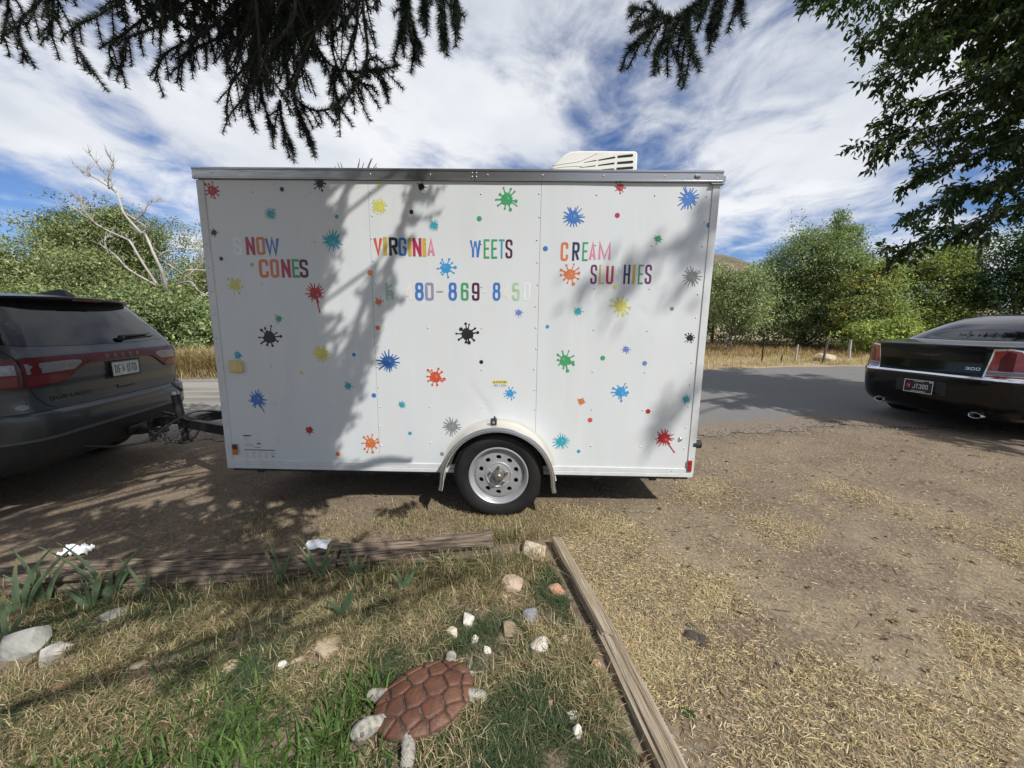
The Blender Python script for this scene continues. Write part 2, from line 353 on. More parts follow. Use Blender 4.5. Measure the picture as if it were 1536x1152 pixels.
TWIGS=[[(-1.414, 1.5, 2.731), (-1.577, 1.5, 2.577), (-1.692, 1.5, 2.477), (-1.683, 1.5, 2.365)], [(-1.503, 1.45, 2.597), (-1.514, 1.45, 2.483), (-1.551, 1.45, 2.405)], [(-1.757, 1.55, 2.674), (-1.774, 1.55, 2.572), (-1.81, 1.55, 2.479)], [(-1.134, 1.5, 2.674), (-1.382, 1.5, 2.527), (-1.513, 1.5, 2.457), (-1.458, 1.5, 2.33)], [(-1.043, 1.6, 2.753), (-1.386, 1.6, 2.544), (-1.482, 1.6, 2.479), (-1.481, 1.6, 2.413)], [(-0.962, 1.55, 2.733), (-1.221, 1.55, 2.531), (-1.373, 1.55, 2.469), (-1.41, 1.55, 2.358)], [(-0.773, 1.5, 2.712), (-0.999, 1.5, 2.497), (-1.197, 1.5, 2.396), (-1.251, 1.5, 2.309)], [(-0.776, 1.55, 2.753), (-0.988, 1.55, 2.51), (-1.165, 1.55, 2.426), (-1.214, 1.55, 2.33)], [(-0.643, 1.5, 2.674), (-0.844, 1.5, 2.457), (-0.917, 1.5, 2.313), (-0.936, 1.5, 2.25), (-0.926, 1.5, 2.164)], [(-0.598, 1.5, 2.674), (-0.775, 1.5, 2.457), (-0.882, 1.5, 2.313), (-0.869, 1.5, 2.207), (-0.852, 1.5, 2.142)], [(-0.578, 1.45, 2.634), (-0.751, 1.45, 2.405), (-0.743, 1.45, 2.245), (-0.68, 1.45, 2.193), (-0.611, 1.45, 2.203), (-0.567, 1.45, 2.245)], [(-0.695, 1.4, 2.467), (-0.63, 1.4, 2.354), (-0.581, 1.4, 2.296), (-0.495, 1.4, 2.281), (-0.377, 1.4, 2.296)], [(-0.581, 1.4, 2.296), (-0.581, 1.4, 2.238), (-0.573, 1.4, 2.169)], [(-0.546, 1.42, 2.298), (-0.515, 1.42, 2.265), (-0.461, 1.42, 2.249)], [(-0.491, 1.42, 2.292), (-0.474, 1.42, 2.324), (-0.442, 1.42, 2.339)], [(-0.791, 1.45, 2.224), (-0.79, 1.45, 2.141), (-0.759, 1.45, 2.073)], [(-0.745, 1.45, 2.224), (-0.718, 1.45, 2.152), (-0.688, 1.45, 2.088)], [(-0.451, 1.4, 2.287), (-0.42, 1.4, 2.261), (-0.411, 1.4, 2.218)], [(-0.535, 1.45, 2.634), (-0.578, 1.45, 2.492), (-0.542, 1.45, 2.471)], [(-0.624, 1.5, 2.635), (-0.621, 1.5, 2.517), (-0.619, 1.5, 2.457)], [(-0.301, 1.2, 2.42), (-0.299, 1.2, 2.302), (-0.313, 1.2, 2.237)], [(-0.281, 1.2, 2.373), (-0.28, 1.2, 2.286), (-0.251, 1.2, 2.226)], [(-0.184, 1.2, 2.42), (-0.193, 1.2, 2.302), (-0.184, 1.2, 2.236)], [(-0.158, 1.2, 2.404), (-0.156, 1.2, 2.334), (-0.153, 1.2, 2.297)], [(-0.23, 1.2, 2.404), (-0.236, 1.2, 2.329), (-0.244, 1.2, 2.307)], [(0.602, 1.15, 2.395), (0.473, 1.15, 2.29), (0.381, 1.15, 2.245), (0.308, 1.15, 2.195)], [(0.506, 1.15, 2.321), (0.424, 1.15, 2.245), (0.384, 1.15, 2.19), (0.381, 1.15, 2.151)], [(0.457, 1.15, 2.283), (0.461, 1.15, 2.229), (0.487, 1.15, 2.163)], [(0.423, 1.15, 2.26), (0.352, 1.15, 2.283), (0.308, 1.15, 2.287)], [(0.57, 1.2, 2.389), (0.55, 1.2, 2.31), (0.552, 1.2, 2.245)], [(0.646, 1.2, 2.435), (0.621, 1.2, 2.365), (0.618, 1.2, 2.323)], [(0.408, 1.15, 2.221), (0.428, 1.15, 2.19), (0.438, 1.15, 2.17)]]
DEADA=[([(-12.776, 13.2, 1.072), (-12.204, 13.2, 2.291), (-11.835, 13.2, 3.262), (-11.927, 13.2, 4.105), (-12.418, 13.2, 4.726), (-12.618, 13.2, 4.829)], 0.17600000000000002), ([(-11.943, 13.2, 4.001), (-11.528, 13.2, 4.147), (-11.178, 13.2, 4.147)], 0.096), ([(-12.418, 13.2, 4.726), (-12.814, 13.2, 5.337), (-13.273, 13.2, 6.038), (-13.692, 13.2, 6.433), (-13.998, 13.2, 6.726)], 0.08000000000000002), ([(-12.814, 13.2, 5.337), (-12.486, 13.2, 4.972), (-12.396, 13.2, 4.726)], 0.04000000000000001), ([(-12.133, 13.2, 3.048), (-12.441, 13.2, 3.896), (-12.663, 13.2, 4.417), (-13.194, 13.2, 4.623), (-13.79, 13.2, 4.931), (-14.236, 13.2, 5.438)], 0.08000000000000002), ([(-12.133, 13.2, 3.048), (-12.931, 13.2, 3.58), (-13.616, 13.2, 4.064), (-13.881, 13.2, 4.417)], 0.072), ([(-13.263, 13.2, 6.098), (-13.37, 13.2, 6.335), (-13.453, 13.2, 6.824), (-13.485, 13.2, 7.114)], 0.032), ([(-13.263, 13.2, 6.098), (-13.056, 13.2, 6.433), (-12.82, 13.2, 6.824)], 0.028000000000000004), ([(-13.692, 13.2, 6.433), (-13.928, 13.2, 6.531), (-14.054, 13.2, 6.765)], 0.024), ([(-13.37, 13.2, 6.335), (-13.242, 13.2, 6.824), (-13.065, 13.2, 7.114)], 0.024), ([(-12.568, 13.2, 5.135), (-12.105, 13.2, 5.337), (-11.843, 13.2, 5.639), (-11.715, 13.2, 5.779)], 0.032), ([(-13.616, 13.2, 4.064), (-13.58, 13.2, 4.52), (-13.61, 13.2, 4.726)], 0.028000000000000004), ([(-14.236, 13.2, 5.438), (-14.349, 13.2, 5.639), (-14.333, 13.2, 5.839)], 0.024), ([(-13.79, 13.2, 4.931), (-14.021, 13.2, 5.438), (-14.031, 13.2, 5.739)], 0.024)]
DEADB=[([(-12.662, 14.2, 1.761), (-12.418, 14.2, 2.936), (-12.066, 14.2, 3.397), (-11.672, 14.2, 3.671), (-10.938, 14.2, 3.671)], 0.11200000000000002), ([(-12.331, 14.2, 3.213), (-11.726, 14.2, 3.282), (-11.415, 14.2, 2.936), (-10.934, 14.2, 2.587)], 0.064), ([(-12.039, 14.2, 2.235), (-11.566, 14.2, 2.704), (-11.161, 14.2, 3.052), (-10.703, 14.2, 3.282)], 0.096), ([(-12.012, 14.2, 3.443), (-11.498, 14.2, 4.079), (-11.656, 14.2, 4.64), (-11.796, 14.2, 4.972)], 0.04000000000000001), ([(-11.663, 14.2, 3.74), (-11.233, 14.2, 4.304), (-11.29, 14.2, 4.751)], 0.036), ([(-12.373, 14.2, 3.74), (-12.468, 14.2, 3.899), (-12.019, 14.2, 3.397)], 0.04000000000000001), ([(-11.498, 14.2, 4.079), (-11.062, 14.2, 4.528), (-10.925, 14.2, 4.862)], 0.024), ([(-12.318, 14.2, 2.47), (-12.61, 14.2, 2.936), (-12.66, 14.2, 3.397)], 0.04000000000000001)]
ROCKS=[
 ('grey',-2.222,1.514,0.210,0.138),
 ('white',-2.050,1.480,0.130,0.088),
 ('pink',-1.954,1.473,0.070,0.044),
 ('white',-1.991,1.416,0.040,0.023),
 ('orange',-1.849,1.352,0.076,0.038),
 ('tan',-1.635,1.457,0.064,0.029),
 ('white',-0.995,1.445,0.052,0.052),
 ('tan',-0.942,1.458,0.064,0.052),
 ('cream',-0.551,1.642,0.064,0.052),
 ('cream',-0.283,1.596,0.069,0.075),
 ('white',-0.220,1.678,0.085,0.072),
 ('white',-0.174,1.570,0.046,0.040),
 ('white',-0.111,1.510,0.045,0.033),
 ('brown',-0.016,1.617,0.095,0.070),
 ('slate',0.097,1.708,0.087,0.073),
 ('white',0.126,1.518,0.114,0.060),
 ('cream',0.240,1.554,0.049,0.061),
 ('cream',0.156,2.224,0.211,0.093),
 ('tan',-0.012,2.110,0.088,0.052),
 ('pink',0.000,1.937,0.134,0.097),
 ('orange',0.245,1.896,0.095,0.055),
 ('orange',0.356,1.426,0.057,0.051),
 ('cream',0.284,1.341,0.049,0.038),
 ('orange',0.149,1.258,0.038,0.041),
 ('white',0.223,1.220,0.055,0.033),
 ('white',0.233,1.148,0.043,0.081),
 ('white',-0.678,1.423,0.023,0.020),
 ('grey',-2.044,1.744,0.129,0.041),
 ('tan',-1.221,1.446,0.081,0.032),
 ('tan',-0.846,1.538,0.183,0.037),
]
# ------------------------------------------------------------------ ground, road, hills
def gz(x, y):
    x = np.asarray(x, float); y = np.asarray(y, float)
    return 0.05 * sstep(2.4, 5.0, x) * sstep(2.5, 4.5, y) + 0.015 * np.sin(x * 1.3 + 0.5) * np.sin(y * 1.1) * sstep(6.0, 3.0, np.abs(x) + y) 
def road_near(x): return 4.98 + 0.045 * (x - 2.6) + 0.10 * np.sin(x * 1.7) + 0.05 * np.sin(x * 4.3 + 1) + 0.05 * np.sin(x * 11.0) + 0.03 * np.sin(x * 23.0 + 2)
def road_far(x): return 10.35 + 0.165 * (x + 1.0) * (0.35 + 0.65 * (x > -1)) + 0.10 * np.sin(x * 0.9) + 0.05 * np.sin(x * 3.1)
def spaced(dense_lo, dense_hi, step, far_lo, far_hi, g=1.18):
    a = list(np.arange(dense_lo, dense_hi + 1e-6, step)); s = step; v = dense_hi
    while v < far_hi: s *= g; v += s; a.append(v)
    s = step; v = dense_lo
    while v > far_lo: s *= g; v -= s; a.insert(0, v)
    return np.array(a)
def vnoise(x, y, f, seed=0.0):
    return np.array([mnoise.noise((a * f + seed, b * f - seed * 0.7, seed * 1.3)) for a, b in zip(x.ravel(), y.ravel())]).reshape(x.shape)
def grid_faces(nx, ny):
    i = np.arange(nx - 1); j = np.arange(ny - 1); I, J = np.meshgrid(i, j, indexing='ij')
    a = (I * ny + J).ravel(); return np.stack([a, a + ny, a + ny + 1, a + 1], 1)
gx = spaced(-5.0, 5.6, 0.045, -1500, 1500, 1.2); gy = spaced(0.5, 5.6, 0.04, -300, 1500, 1.2)
X, Y = np.meshgrid(gx, gy, indexing='ij')
Zg = gz(X, Y)
near = (np.abs(X) < 7) & (Y > 0) & (Y < 7)
dn = np.zeros_like(X)
dn[near] = 0.010 * vnoise(X[near], Y[near], 3.0, 2) + 0.006 * vnoise(X[near], Y[near], 9.0, 5) + 0.004 * vnoise(X[near], Y[near], 19.0, 8)
rmask = sstep(-0.15, 0.10, Y - road_near(X)) * sstep(0.3, -0.1, Y - road_far(X))
Zg = Zg + dn * (1 - rmask) - 0.012 * rmask
def ground_mat():
    m = bpy.data.materials.new('yard_soil'); m.use_nodes = True
    N, L = nodes_of(m); b = N['Principled BSDF']; b.inputs['Roughness'].default_value = 0.95; b.inputs['Specular IOR Level'].default_value = 0.15
    t = N.new('ShaderNodeTexCoord'); s = t.outputs['Object']
    def nz(scale, det=8, rough=0.6):
        n = N.new('ShaderNodeTexNoise'); n.inputs['Scale'].default_value = scale; n.inputs['Detail'].default_value = det; n.inputs['Roughness'].default_value = rough; L.new(s, n.inputs['Vector']); return n.outputs[0]
    def mr(v, a, c, lo=0, hi=1):
        n = N.new('ShaderNodeMapRange'); n.inputs[1].default_value = a; n.inputs[2].default_value = c; n.inputs[3].default_value = lo; n.inputs[4].default_value = hi; n.clamp = True; L.new(v, n.inputs[0]); return n.outputs[0]
    def mixc(f, a, c):
        n = N.new('ShaderNodeMix'); n.data_type = 'RGBA'; L.new(f, n.inputs[0])
        for k, v in ((6, a), (7, c)):
            if isinstance(v, tuple): n.inputs[k].default_value = (*v, 1)
            else: L.new(v, n.inputs[k])
        return n.outputs[2]
    def mul(a, c):
        n = N.new('ShaderNodeMath'); n.operation = 'MULTIPLY'; L.new(a, n.inputs[0])
        if isinstance(c, float): n.inputs[1].default_value = c
        else: L.new(c, n.inputs[1])
        return n.outputs[0]
    sx = N.new('ShaderNodeSeparateXYZ'); L.new(s, sx.inputs[0])
    soil = mixc(mr(nz(2.2), 0.35, 0.65), (0.130, 0.095, 0.064), (0.200, 0.153, 0.105))
    soil = mixc(mr(nz(45, 4), 0.45, 0.72), soil, (0.29, 0.24, 0.18))
    straw = mixc(mr(nz(70, 5, 0.7), 0.38, 0.62), (0.24, 0.19, 0.125), (0.52, 0.43, 0.275))
    pf = mr(nz(1.15, 7, 0.62), 0.46, 0.56)
    right = mr(sx.outputs[0], -0.6, 1.0); nearf = mr(sx.outputs[1], 3.4, 1.9)
    c = mixc(mul(mul(pf, right), mr(nearf, 0, 1, 0.08, 0.42)), soil, straw)
    far = mr(sx.outputs[1], 9.5, 11.5)
    dry = mixc(mr(nz(0.6), 0.35, 0.65), (0.40, 0.315, 0.19), (0.31, 0.24, 0.14))
    c = mixc(far, c, dry)
    L.new(c, b.inputs['Base Color'])
    bp = N.new('ShaderNodeBump'); bp.inputs['Strength'].default_value = 0.7; bp.inputs['Distance'].default_value = 0.012; L.new(nz(55, 8, 0.7), bp.inputs['Height']); L.new(bp.outputs[0], b.inputs['Normal'])
    return m
g = mesh_obj('ground', np.stack([X, Y, Zg], -1).reshape(-1, 3), grid_faces(len(gx), len(gy)), ground_mat(), smooth=True); tag(g, 'bare brown yard soil with dry patches', kind='structure')

def road_mat():
    m = bpy.data.materials.new('worn_asphalt'); m.use_nodes = True
    N, L = nodes_of(m); b = N['Principled BSDF']; b.inputs['Roughness'].default_value = 0.9; b.inputs['Specular IOR Level'].default_value = 0.25
    t = N.new('ShaderNodeTexCoord'); s = t.outputs['Object']
    def nz(scale, det=8, st=None):
        n = N.new('ShaderNodeTexNoise'); n.inputs['Scale'].default_value = scale; n.inputs['Detail'].default_value = det; n.inputs['Roughness'].default_value = 0.65
        if st:
            mpn = N.new('ShaderNodeMapping'); mpn.inputs['Scale'].default_value = st; L.new(s, mpn.inputs[0]); L.new(mpn.outputs[0], n.inputs['Vector'])
        else: L.new(s, n.inputs['Vector'])
        return n.outputs[0]
    def mr(v, a, c):
        n = N.new('ShaderNodeMapRange'); n.inputs[1].default_value = a; n.inputs[2].default_value = c; L.new(v, n.inputs[0]); return n.outputs[0]
    def mixc(f, a, c):
        n = N.new('ShaderNodeMix'); n.data_type = 'RGBA'; L.new(f, n.inputs[0])
        for k, v in ((6, a), (7, c)):
            if isinstance(v, tuple): n.inputs[k].default_value = (*v, 1)
            else: L.new(v, n.inputs[k])
        return n.outputs[2]
    sx = N.new('ShaderNodeSeparateXYZ'); L.new(s, sx.inputs[0])
    a = mixc(mr(nz(60, 4), 0.3, 0.7), (0.115, 0.112, 0.105), (0.24, 0.233, 0.216))
    a = mixc(mr(nz(0.9, 5, (0.25, 1.6, 1)), 0.4, 0.65), a, (0.165, 0.160, 0.148))
    gvl = mixc(mr(nz(50, 5), 0.3, 0.7), (0.22, 0.20, 0.17), (0.38, 0.355, 0.31))
    gvl = mixc(mr(nz(1.2, 5, (0.2, 2.2, 1)), 0.42, 0.62), gvl, (0.18, 0.165, 0.14))
    c = mixc(mr(sx.outputs[0], -1.0, -3.5), a, gvl)
    ed = N.new('ShaderNodeVertexColor'); ed.layer_name = 'Col'; ad = N.new('ShaderNodeMath'); ad.operation = 'ADD'; L.new(ed.outputs[0], ad.inputs[0]); L.new(nz(3.5, 8), ad.inputs[1])   # soil washed onto the edge
    c = mixc(mr(ad.outputs[0], 0.72, 1.10), c, mixc(mr(nz(40, 5), 0.35, 0.65), (0.15, 0.118, 0.086), (0.25, 0.20, 0.15)))
    L.new(c, b.inputs['Base Color'])
    bp = N.new('ShaderNodeBump'); bp.inputs['Strength'].default_value = 0.6; bp.inputs['Distance'].default_value = 0.01; L.new(nz(90, 5), bp.inputs['Height']); L.new(bp.outputs[0], b.inputs['Normal'])
    return m
rx = spaced(-8.0, 14.0, 0.08, -120, 120, 1.25); rt = np.linspace(0, 1, 40)
RX, RT = np.meshgrid(rx, rt, indexing='ij')
RY = road_near(RX) + (road_far(RX) - road_near(RX)) * RT
RZ = gz(RX, RY) + 0.012 + 0.03 * np.sin(np.pi * RT) - 0.012 * ((RT == 0) | (RT == 1))
r = mesh_obj('road', np.stack([RX, RY, RZ], -1).reshape(-1, 3), grid_faces(len(rx), len(rt)), road_mat(), smooth=True, cols=np.repeat(np.clip(1 - (RY - road_near(RX)) / 0.9, 0, 1).reshape(-1, 1), 3, 1)); tag(r, 'worn grey asphalt lane behind the trailer', kind='structure')

hx = np.linspace(-700, 900, 220); hy = np.linspace(200, 900, 60); HX, HY = np.meshgrid(hx, hy, indexing='ij')
prof = 44 * np.exp(-((HX - 146) / 58) ** 2) + 10 * np.exp(-((HX - 290) / 120) ** 2) + 10 * np.exp(-((HX + 200) / 260) ** 2) + 9
HZ = prof * np.exp(-((HY - 330) / 110) ** 2) + 3 * vnoise(HX, HY, 0.02, 3) + 1.2 * vnoise(HX, HY, 0.07, 9) - 2 - 4 * (HY < 215)
m_hill = mat('dry_hillside', (0.17, 0.115, 0.075), 0.95, 0, (0.075, 0.085, 0.045), 0.16, 0.44, 0.60, col3=(0.20, 0.14, 0.10), n3scale=0.02)
hl = mesh_obj('hills', np.stack([HX, HY, HZ], -1).reshape(-1, 3), grid_faces(220, 60), m_hill, smooth=True); tag(hl, 'brown scrub covered hill beyond the trees', kind='structure')

# ------------------------------------------------------------------ stroke lettering
def chaikin(P, n=2):
    for _ in range(n):
        Q = [P[0]]
        for a, b in zip(P[:-1], P[1:]):
            Q += [(a[0] * .75 + b[0] * .25, a[1] * .75 + b[1] * .25), (a[0] * .25 + b[0] * .75, a[1] * .25 + b[1] * .75)]
        P = Q + [P[-1]]
    return P
OV = [(.5, 1), (1, 1), (1, .8), (1, .2), (1, 0), (0, 0), (0, .2), (0, .8), (0, 1), (.5, 1)]
GL = {'N': [[(0, 0), (0, 1)], [(0, 1), (1, 0)], [(1, 0), (1, 1)]], 'W': [[(0, 1), (.25, 0), (.5, .95), (.75, 0), (1, 1)]], 'V': [[(0, 1), (.5, 0), (1, 1)]],
 'I': [[(.5, 0), (.5, 1)]], 'E': [[(0, 0), (0, 1)], [(0, 1), (1, 1)], [(0, .52), (.85, .52)], [(0, 0), (1, 0)]], 'T': [[(0, 1), (1, 1)], [(.5, 0), (.5, 1)]],
 'M': [[(0, 0), (0, 1), (.5, .1), (1, 1), (1, 0)]], 'L': [[(0, 1), (0, 0)], [(0, 0), (1, 0)]], 'H': [[(0, 0), (0, 1)], [(1, 0), (1, 1)], [(0, .5), (1, .5)]], 'A': [[(0, 0), (.5, 1), (1, 0)], [(.18, .28), (.82, .28)]],
 'F': [[(0, 0), (0, 1)], [(0, 1), (1, 1)], [(0, .52), (.85, .52)]], '-': [[(0, .5), (1, .5)]], '7': [[(0, 1), (1, 1), (.35, 0)]], '4': [[(.75, 0), (.75, 1), (0, .3), (1, .3)]], 'h': [[(0, 0), (0, 1)], [(0, .75), (1, .9)]],
 ' ': [], 'P': [[(0, 0), (0, 1)]], 'D': [[(0, 0), (0, 1)]], 'R': [[(0, 0), (0, 1)], [(.45, .5), (1, 0)]]}
CV = {'S': [[(1, .72), (1, .9), (.85, 1), (.15, 1), (0, .9), (0, .62), (.2, .55), (.8, .45), (1, .38), (1, .1), (.85, 0), (.15, 0), (0, .1), (0, .28)]],
 'C': [[(1, .68), (1, .88), (.9, 1), (.1, 1), (0, .88), (0, .12), (.1, 0), (.9, 0), (1, .12), (1, .32)]], 'O': [OV], '0': [OV], 'U': [[(0, 1), (0, .12), (.1, 0), (.9, 0), (1, .12), (1, 1)]],
 'G': [[(1, .68), (1, .88), (.9, 1), (.1, 1), (0, .88), (0, .12), (.1, 0), (.9, 0), (1, .12), (1, .46)], [(.55, .46), (1, .46)]], 'R': [[(0, 1), (.8, 1), (1, .92), (1, .58), (.8, .5), (0, .5)]], 'P': [[(0, 1), (.8, 1), (1, .92), (1, .55), (.8, .46), (0, .46)]],
 'D': [[(0, 1), (.75, 1), (1, .85), (1, .15), (.75, 0), (0, 0)]], '8': [[(.5, 1), (.95, 1), (.95, .55), (.05, .55), (.05, 1), (.5, 1)], [(.5, .53), (1, .53), (1, 0), (0, 0), (0, .53), (.5, .53)]],
 '6': [[(1, .72), (1, .9), (.9, 1), (.1, 1), (0, .9), (0, .1), (.1, 0), (.9, 0), (1, .1), (1, .48), (.9, .56), (0, .56)]], '9': [[(0, .28), (0, .1), (.1, 0), (.9, 0), (1, .1), (1, .9), (.9, 1), (.1, 1), (0, .9), (0, .52), (.1, .44), (1, .44)]],
 '5': [[(1, 1), (0, 1)], [(0, 1), (0, .55), (.2, .6), (.9, .6), (1, .5), (1, .1), (.9, 0), (.1, 0), (0, .1), (0, .26)]], 'J': [[(1, 1), (1, .12), (.9, 0), (.1, 0), (0, .12), (0, .3)]], '3': [[(0, .78), (0, .9), (.1, 1), (.9, 1), (1, .9), (1, .6), (.85, .52), (.35, .52)], [(.35, .50), (.85, .50), (1, .4), (1, .1), (.9, 0), (.1, 0), (0, .1), (0, .24)]],
 'h': [[(0, .02), (0, .4), (.15, .52), (.85, .52), (1, .4), (1, 0)], [(.15, .3), (.85, .3)]]}
def ribbon(P, th):
    """flat strip along P with mitred joints: left and right point lists"""
    n = len(P); closed = (abs(P[0][0] - P[-1][0]) < 1e-6 and abs(P[0][1] - P[-1][1]) < 1e-6); A = []; B = []
    for i in range(n):
        a = P[i - 1] if i > 0 else (P[-2] if closed else None); c = P[i + 1] if i < n - 1 else (P[1] if closed else None); b = P[i]
        def nrm(p, q):
            d = (q[0] - p[0], q[1] - p[1]); l = math.hypot(*d) or 1; return (-d[1] / l, d[0] / l)
        n1 = nrm(a, b) if a else None; n2 = nrm(b, c) if c else None
        if n1 is None: m = n2
        elif n2 is None: m = n1
        else:
            s = (n1[0] + n2[0], n1[1] + n2[1]); l = math.hypot(*s)
            if l < 0.3: m = n2
            else:
                m = (s[0] / l, s[1] / l); k = 1 / max(0.45, m[0] * n2[0] + m[1] * n2[1]); m = (m[0] * k, m[1] * k)
        A.append((b[0] + m[0] * th / 2, b[1] + m[1] * th / 2)); B.append((b[0] - m[0] * th / 2, b[1] - m[1] * th / 2))
    return A, B
def glyph(ch, w, h, th):
    """-> list of (2D points, quads) strokes, each on a level of its own"""
    out = []; th = min(th, w * 0.46, h * 0.4)
    iw = max(w - th, 1e-4); ih = max(h - th, 1e-4)
    S = list(GL.get(ch, [])) if not (ch in CV and ch not in ('P', 'D', 'R', 'h')) else []
    S = [('l', s) for s in S] + [('c', s) for s in CV.get(ch, [])]
    for kind, s in S:
        P = [(th / 2 + x * iw, th / 2 + y * ih) for x, y in s]
        if kind == 'c': P = chaikin(P, 2)
        else:                                    # straight strokes run to the edge of the letter box
            if len(P) == 2:
                d = Vector((P[1][0] - P[0][0], P[1][1] - P[0][1])).normalized() * (th / 2)
                if abs(d.x) < 1e-6 or abs(d.y) < 1e-6: P = [(P[0][0] - d.x, P[0][1] - d.y), (P[1][0] + d.x, P[1][1] + d.y)]
        A, B = ribbon(P, th); n = len(A)
        out.append((A + B, [(n + i, n + i + 1, i + 1, i) for i in range(n - 1)]))
    return out
def text_mb(mb, s, w, h, th, gap, f, m=0, step=0.00025):
    """f(x, y, level) -> 3D point; x runs from 0"""
    x = 0.0
    for ch in s:
        ww = w * (0.45 if ch == 'I' else 0.6 if ch == ' ' else 1)
        for k, (P, Q) in enumerate(glyph(ch, ww, h, th)): mb.add([f(x + p[0], p[1], k * step) for p in P], Q, m)
        x += ww + gap
# ------------------------------------------------------------------ the trailer
tX = Vector(T_X).normalized(); tZ = Vector(T_Z).normalized(); tY = tZ.cross(tX).normalized()
TM = Matrix((tX, tY, tZ)).transposed().to_4x4(); TM.translation = Vector(T_O)
TMI = TM.inverted()
def TL(x, y, z): return TMI @ Vector((x, y, z))
trailer = thing('cargo_trailer', 'white enclosed snow cone trailer covered in coloured letters and paint splats', 'trailer')
trailer.matrix_world = TM
TL_, TH, TW = 3.66, 2.117, 1.50
def pd(u, v):
    """small waves and dents of the sheet metal (metres, positive = outwards)"""
    d = 0.0028 * mnoise.noise((u * 2.1, v * 1.7, 3.0)) + 0.0007 * mnoise.noise((u * 6.3, v * 5.1, 7.0))
    def ridge(ax, av, bx, bv, w, h):
        px_, pv = bx - ax, bv - av; L2 = px_ * px_ + pv * pv; t = max(0, min(1, ((u - ax) * px_ + (v - av) * pv) / L2))
        q = math.hypot(u - ax - px_ * t, v - av - pv * t); return h * math.exp(-(q / w) ** 2) * (1 - 0.75 * t)
    d -= ridge(2.09, 0.46, 1.93, 0.68, 0.022, 0.0045) - ridge(2.11, 0.47, 1.97, 0.70, 0.02, 0.002)
    d -= ridge(3.19, 1.245, 3.235, 1.20, 0.013, 0.004) + ridge(3.24, 1.185, 3.33, 1.13, 0.009, 0.0022)
    d += ridge(3.34, 1.28, 3.30, 0.95, 0.07, 0.003) - ridge(3.42, 1.3, 3.40, 0.9, 0.06, 0.003)
    d -= ridge(2.46, 0.40, 2.44, 0.62, 0.02, 0.0018)
    return d
def tp(u, v, off=0.0): return (u, -pd(u, v) - off, v)
seams = [0.0, 1.2145, 2.4345, TL_]
for i in range(3):
    a, b = seams[i] + (0.001 if i else 0), seams[i + 1] - (0.001 if i < 2 else 0)
    us = np.linspace(a, b, 46); vv = np.linspace(0.0, TH, 76); nu, nv = len(us), len(vv)
    V = [tp(u, v) for u in us for v in vv]
    F = [tuple(int(k) for k in q[::-1]) for q in grid_faces(nu, nv)]
    back = len(V); V += [(u, 0.006, v) for u, v in ((a, 0), (b, 0), (b, TH), (a, TH))]
    c = [0, (nu - 1) * nv, nu * nv - 1, nv - 1]
    for p in range(2):       # turned edges along the two seams
        col = range(nv) if p else range((nu - 1) * nv, nu * nv)
        e0 = len(V); V += [(V[k][0], 0.006, V[k][2]) for k in col]
        kk = list(col)
        for q in range(nv - 1):
            f = (kk[q], e0 + q, e0 + q + 1, kk[q + 1]); F.append(f if p else f[::-1])
    o = mesh_obj('side_panel', V, F, M_white, trailer, smooth=True); smooth_by_angle(o, 50)
b = MB(); b.box((0.004, 0.0075, 0.004), (TL_ - 0.004, 0.012, TH - 0.004)); b.build('panel_backing', M_dark, trailer)
b = MB(); b.box((0, 0.013, 0), (0.014, TW, TH)); b.build('front_wall', M_white, trailer)
b = MB(); b.box((TL_ - 0.014, 0.013, 0), (TL_, TW, TH)); b.build('rear_wall', M_white, trailer)
b = MB(); b.box((0.015, TW - 0.012, 0), (TL_ - 0.015, TW, TH)); b.build('far_wall', M_white, trailer)
b = MB(); b.box((0.015, 0.013, 0.002), (TL_ - 0.015, TW - 0.013, 0.03))
for k in range(8): b.box((0.2 + k * 0.45, 0.03, -0.075), (0.25 + k * 0.45, TW - 0.03, 0.0))
b.box((0.02, 0.02, -0.055), (TL_ - 0.02, 0.07, -0.001)); b.box((0.02, TW - 0.07, -0.055), (TL_ - 0.02, TW - 0.02, -0.001))
b.build('floor_frame', M_blacksteel, trailer)
# roof, slightly crowned
V = []; ys = np.linspace(-0.012, TW + 0.012, 9)
for x in (-0.012, TL_ + 0.012):
    for y in ys: V.append((x, y, 2.190 + 0.012 * (1 - ((y - TW / 2) / (TW / 2 + .02)) ** 2)))
n = len(ys); F = [(i, n + i, n + i + 1, i + 1) for i in range(n - 1)]
V += [(x, y, 2.125) for x in (-0.012, TL_ + 0.012) for y in (ys[0], ys[-1])]
F += [tuple(range(n)) [::-1] + (2 * n, 2 * n + 1), tuple(range(n, 2 * n)) + (2 * n + 3, 2 * n + 2)]
o = mesh_obj('roof', V, F, M_alu, trailer)
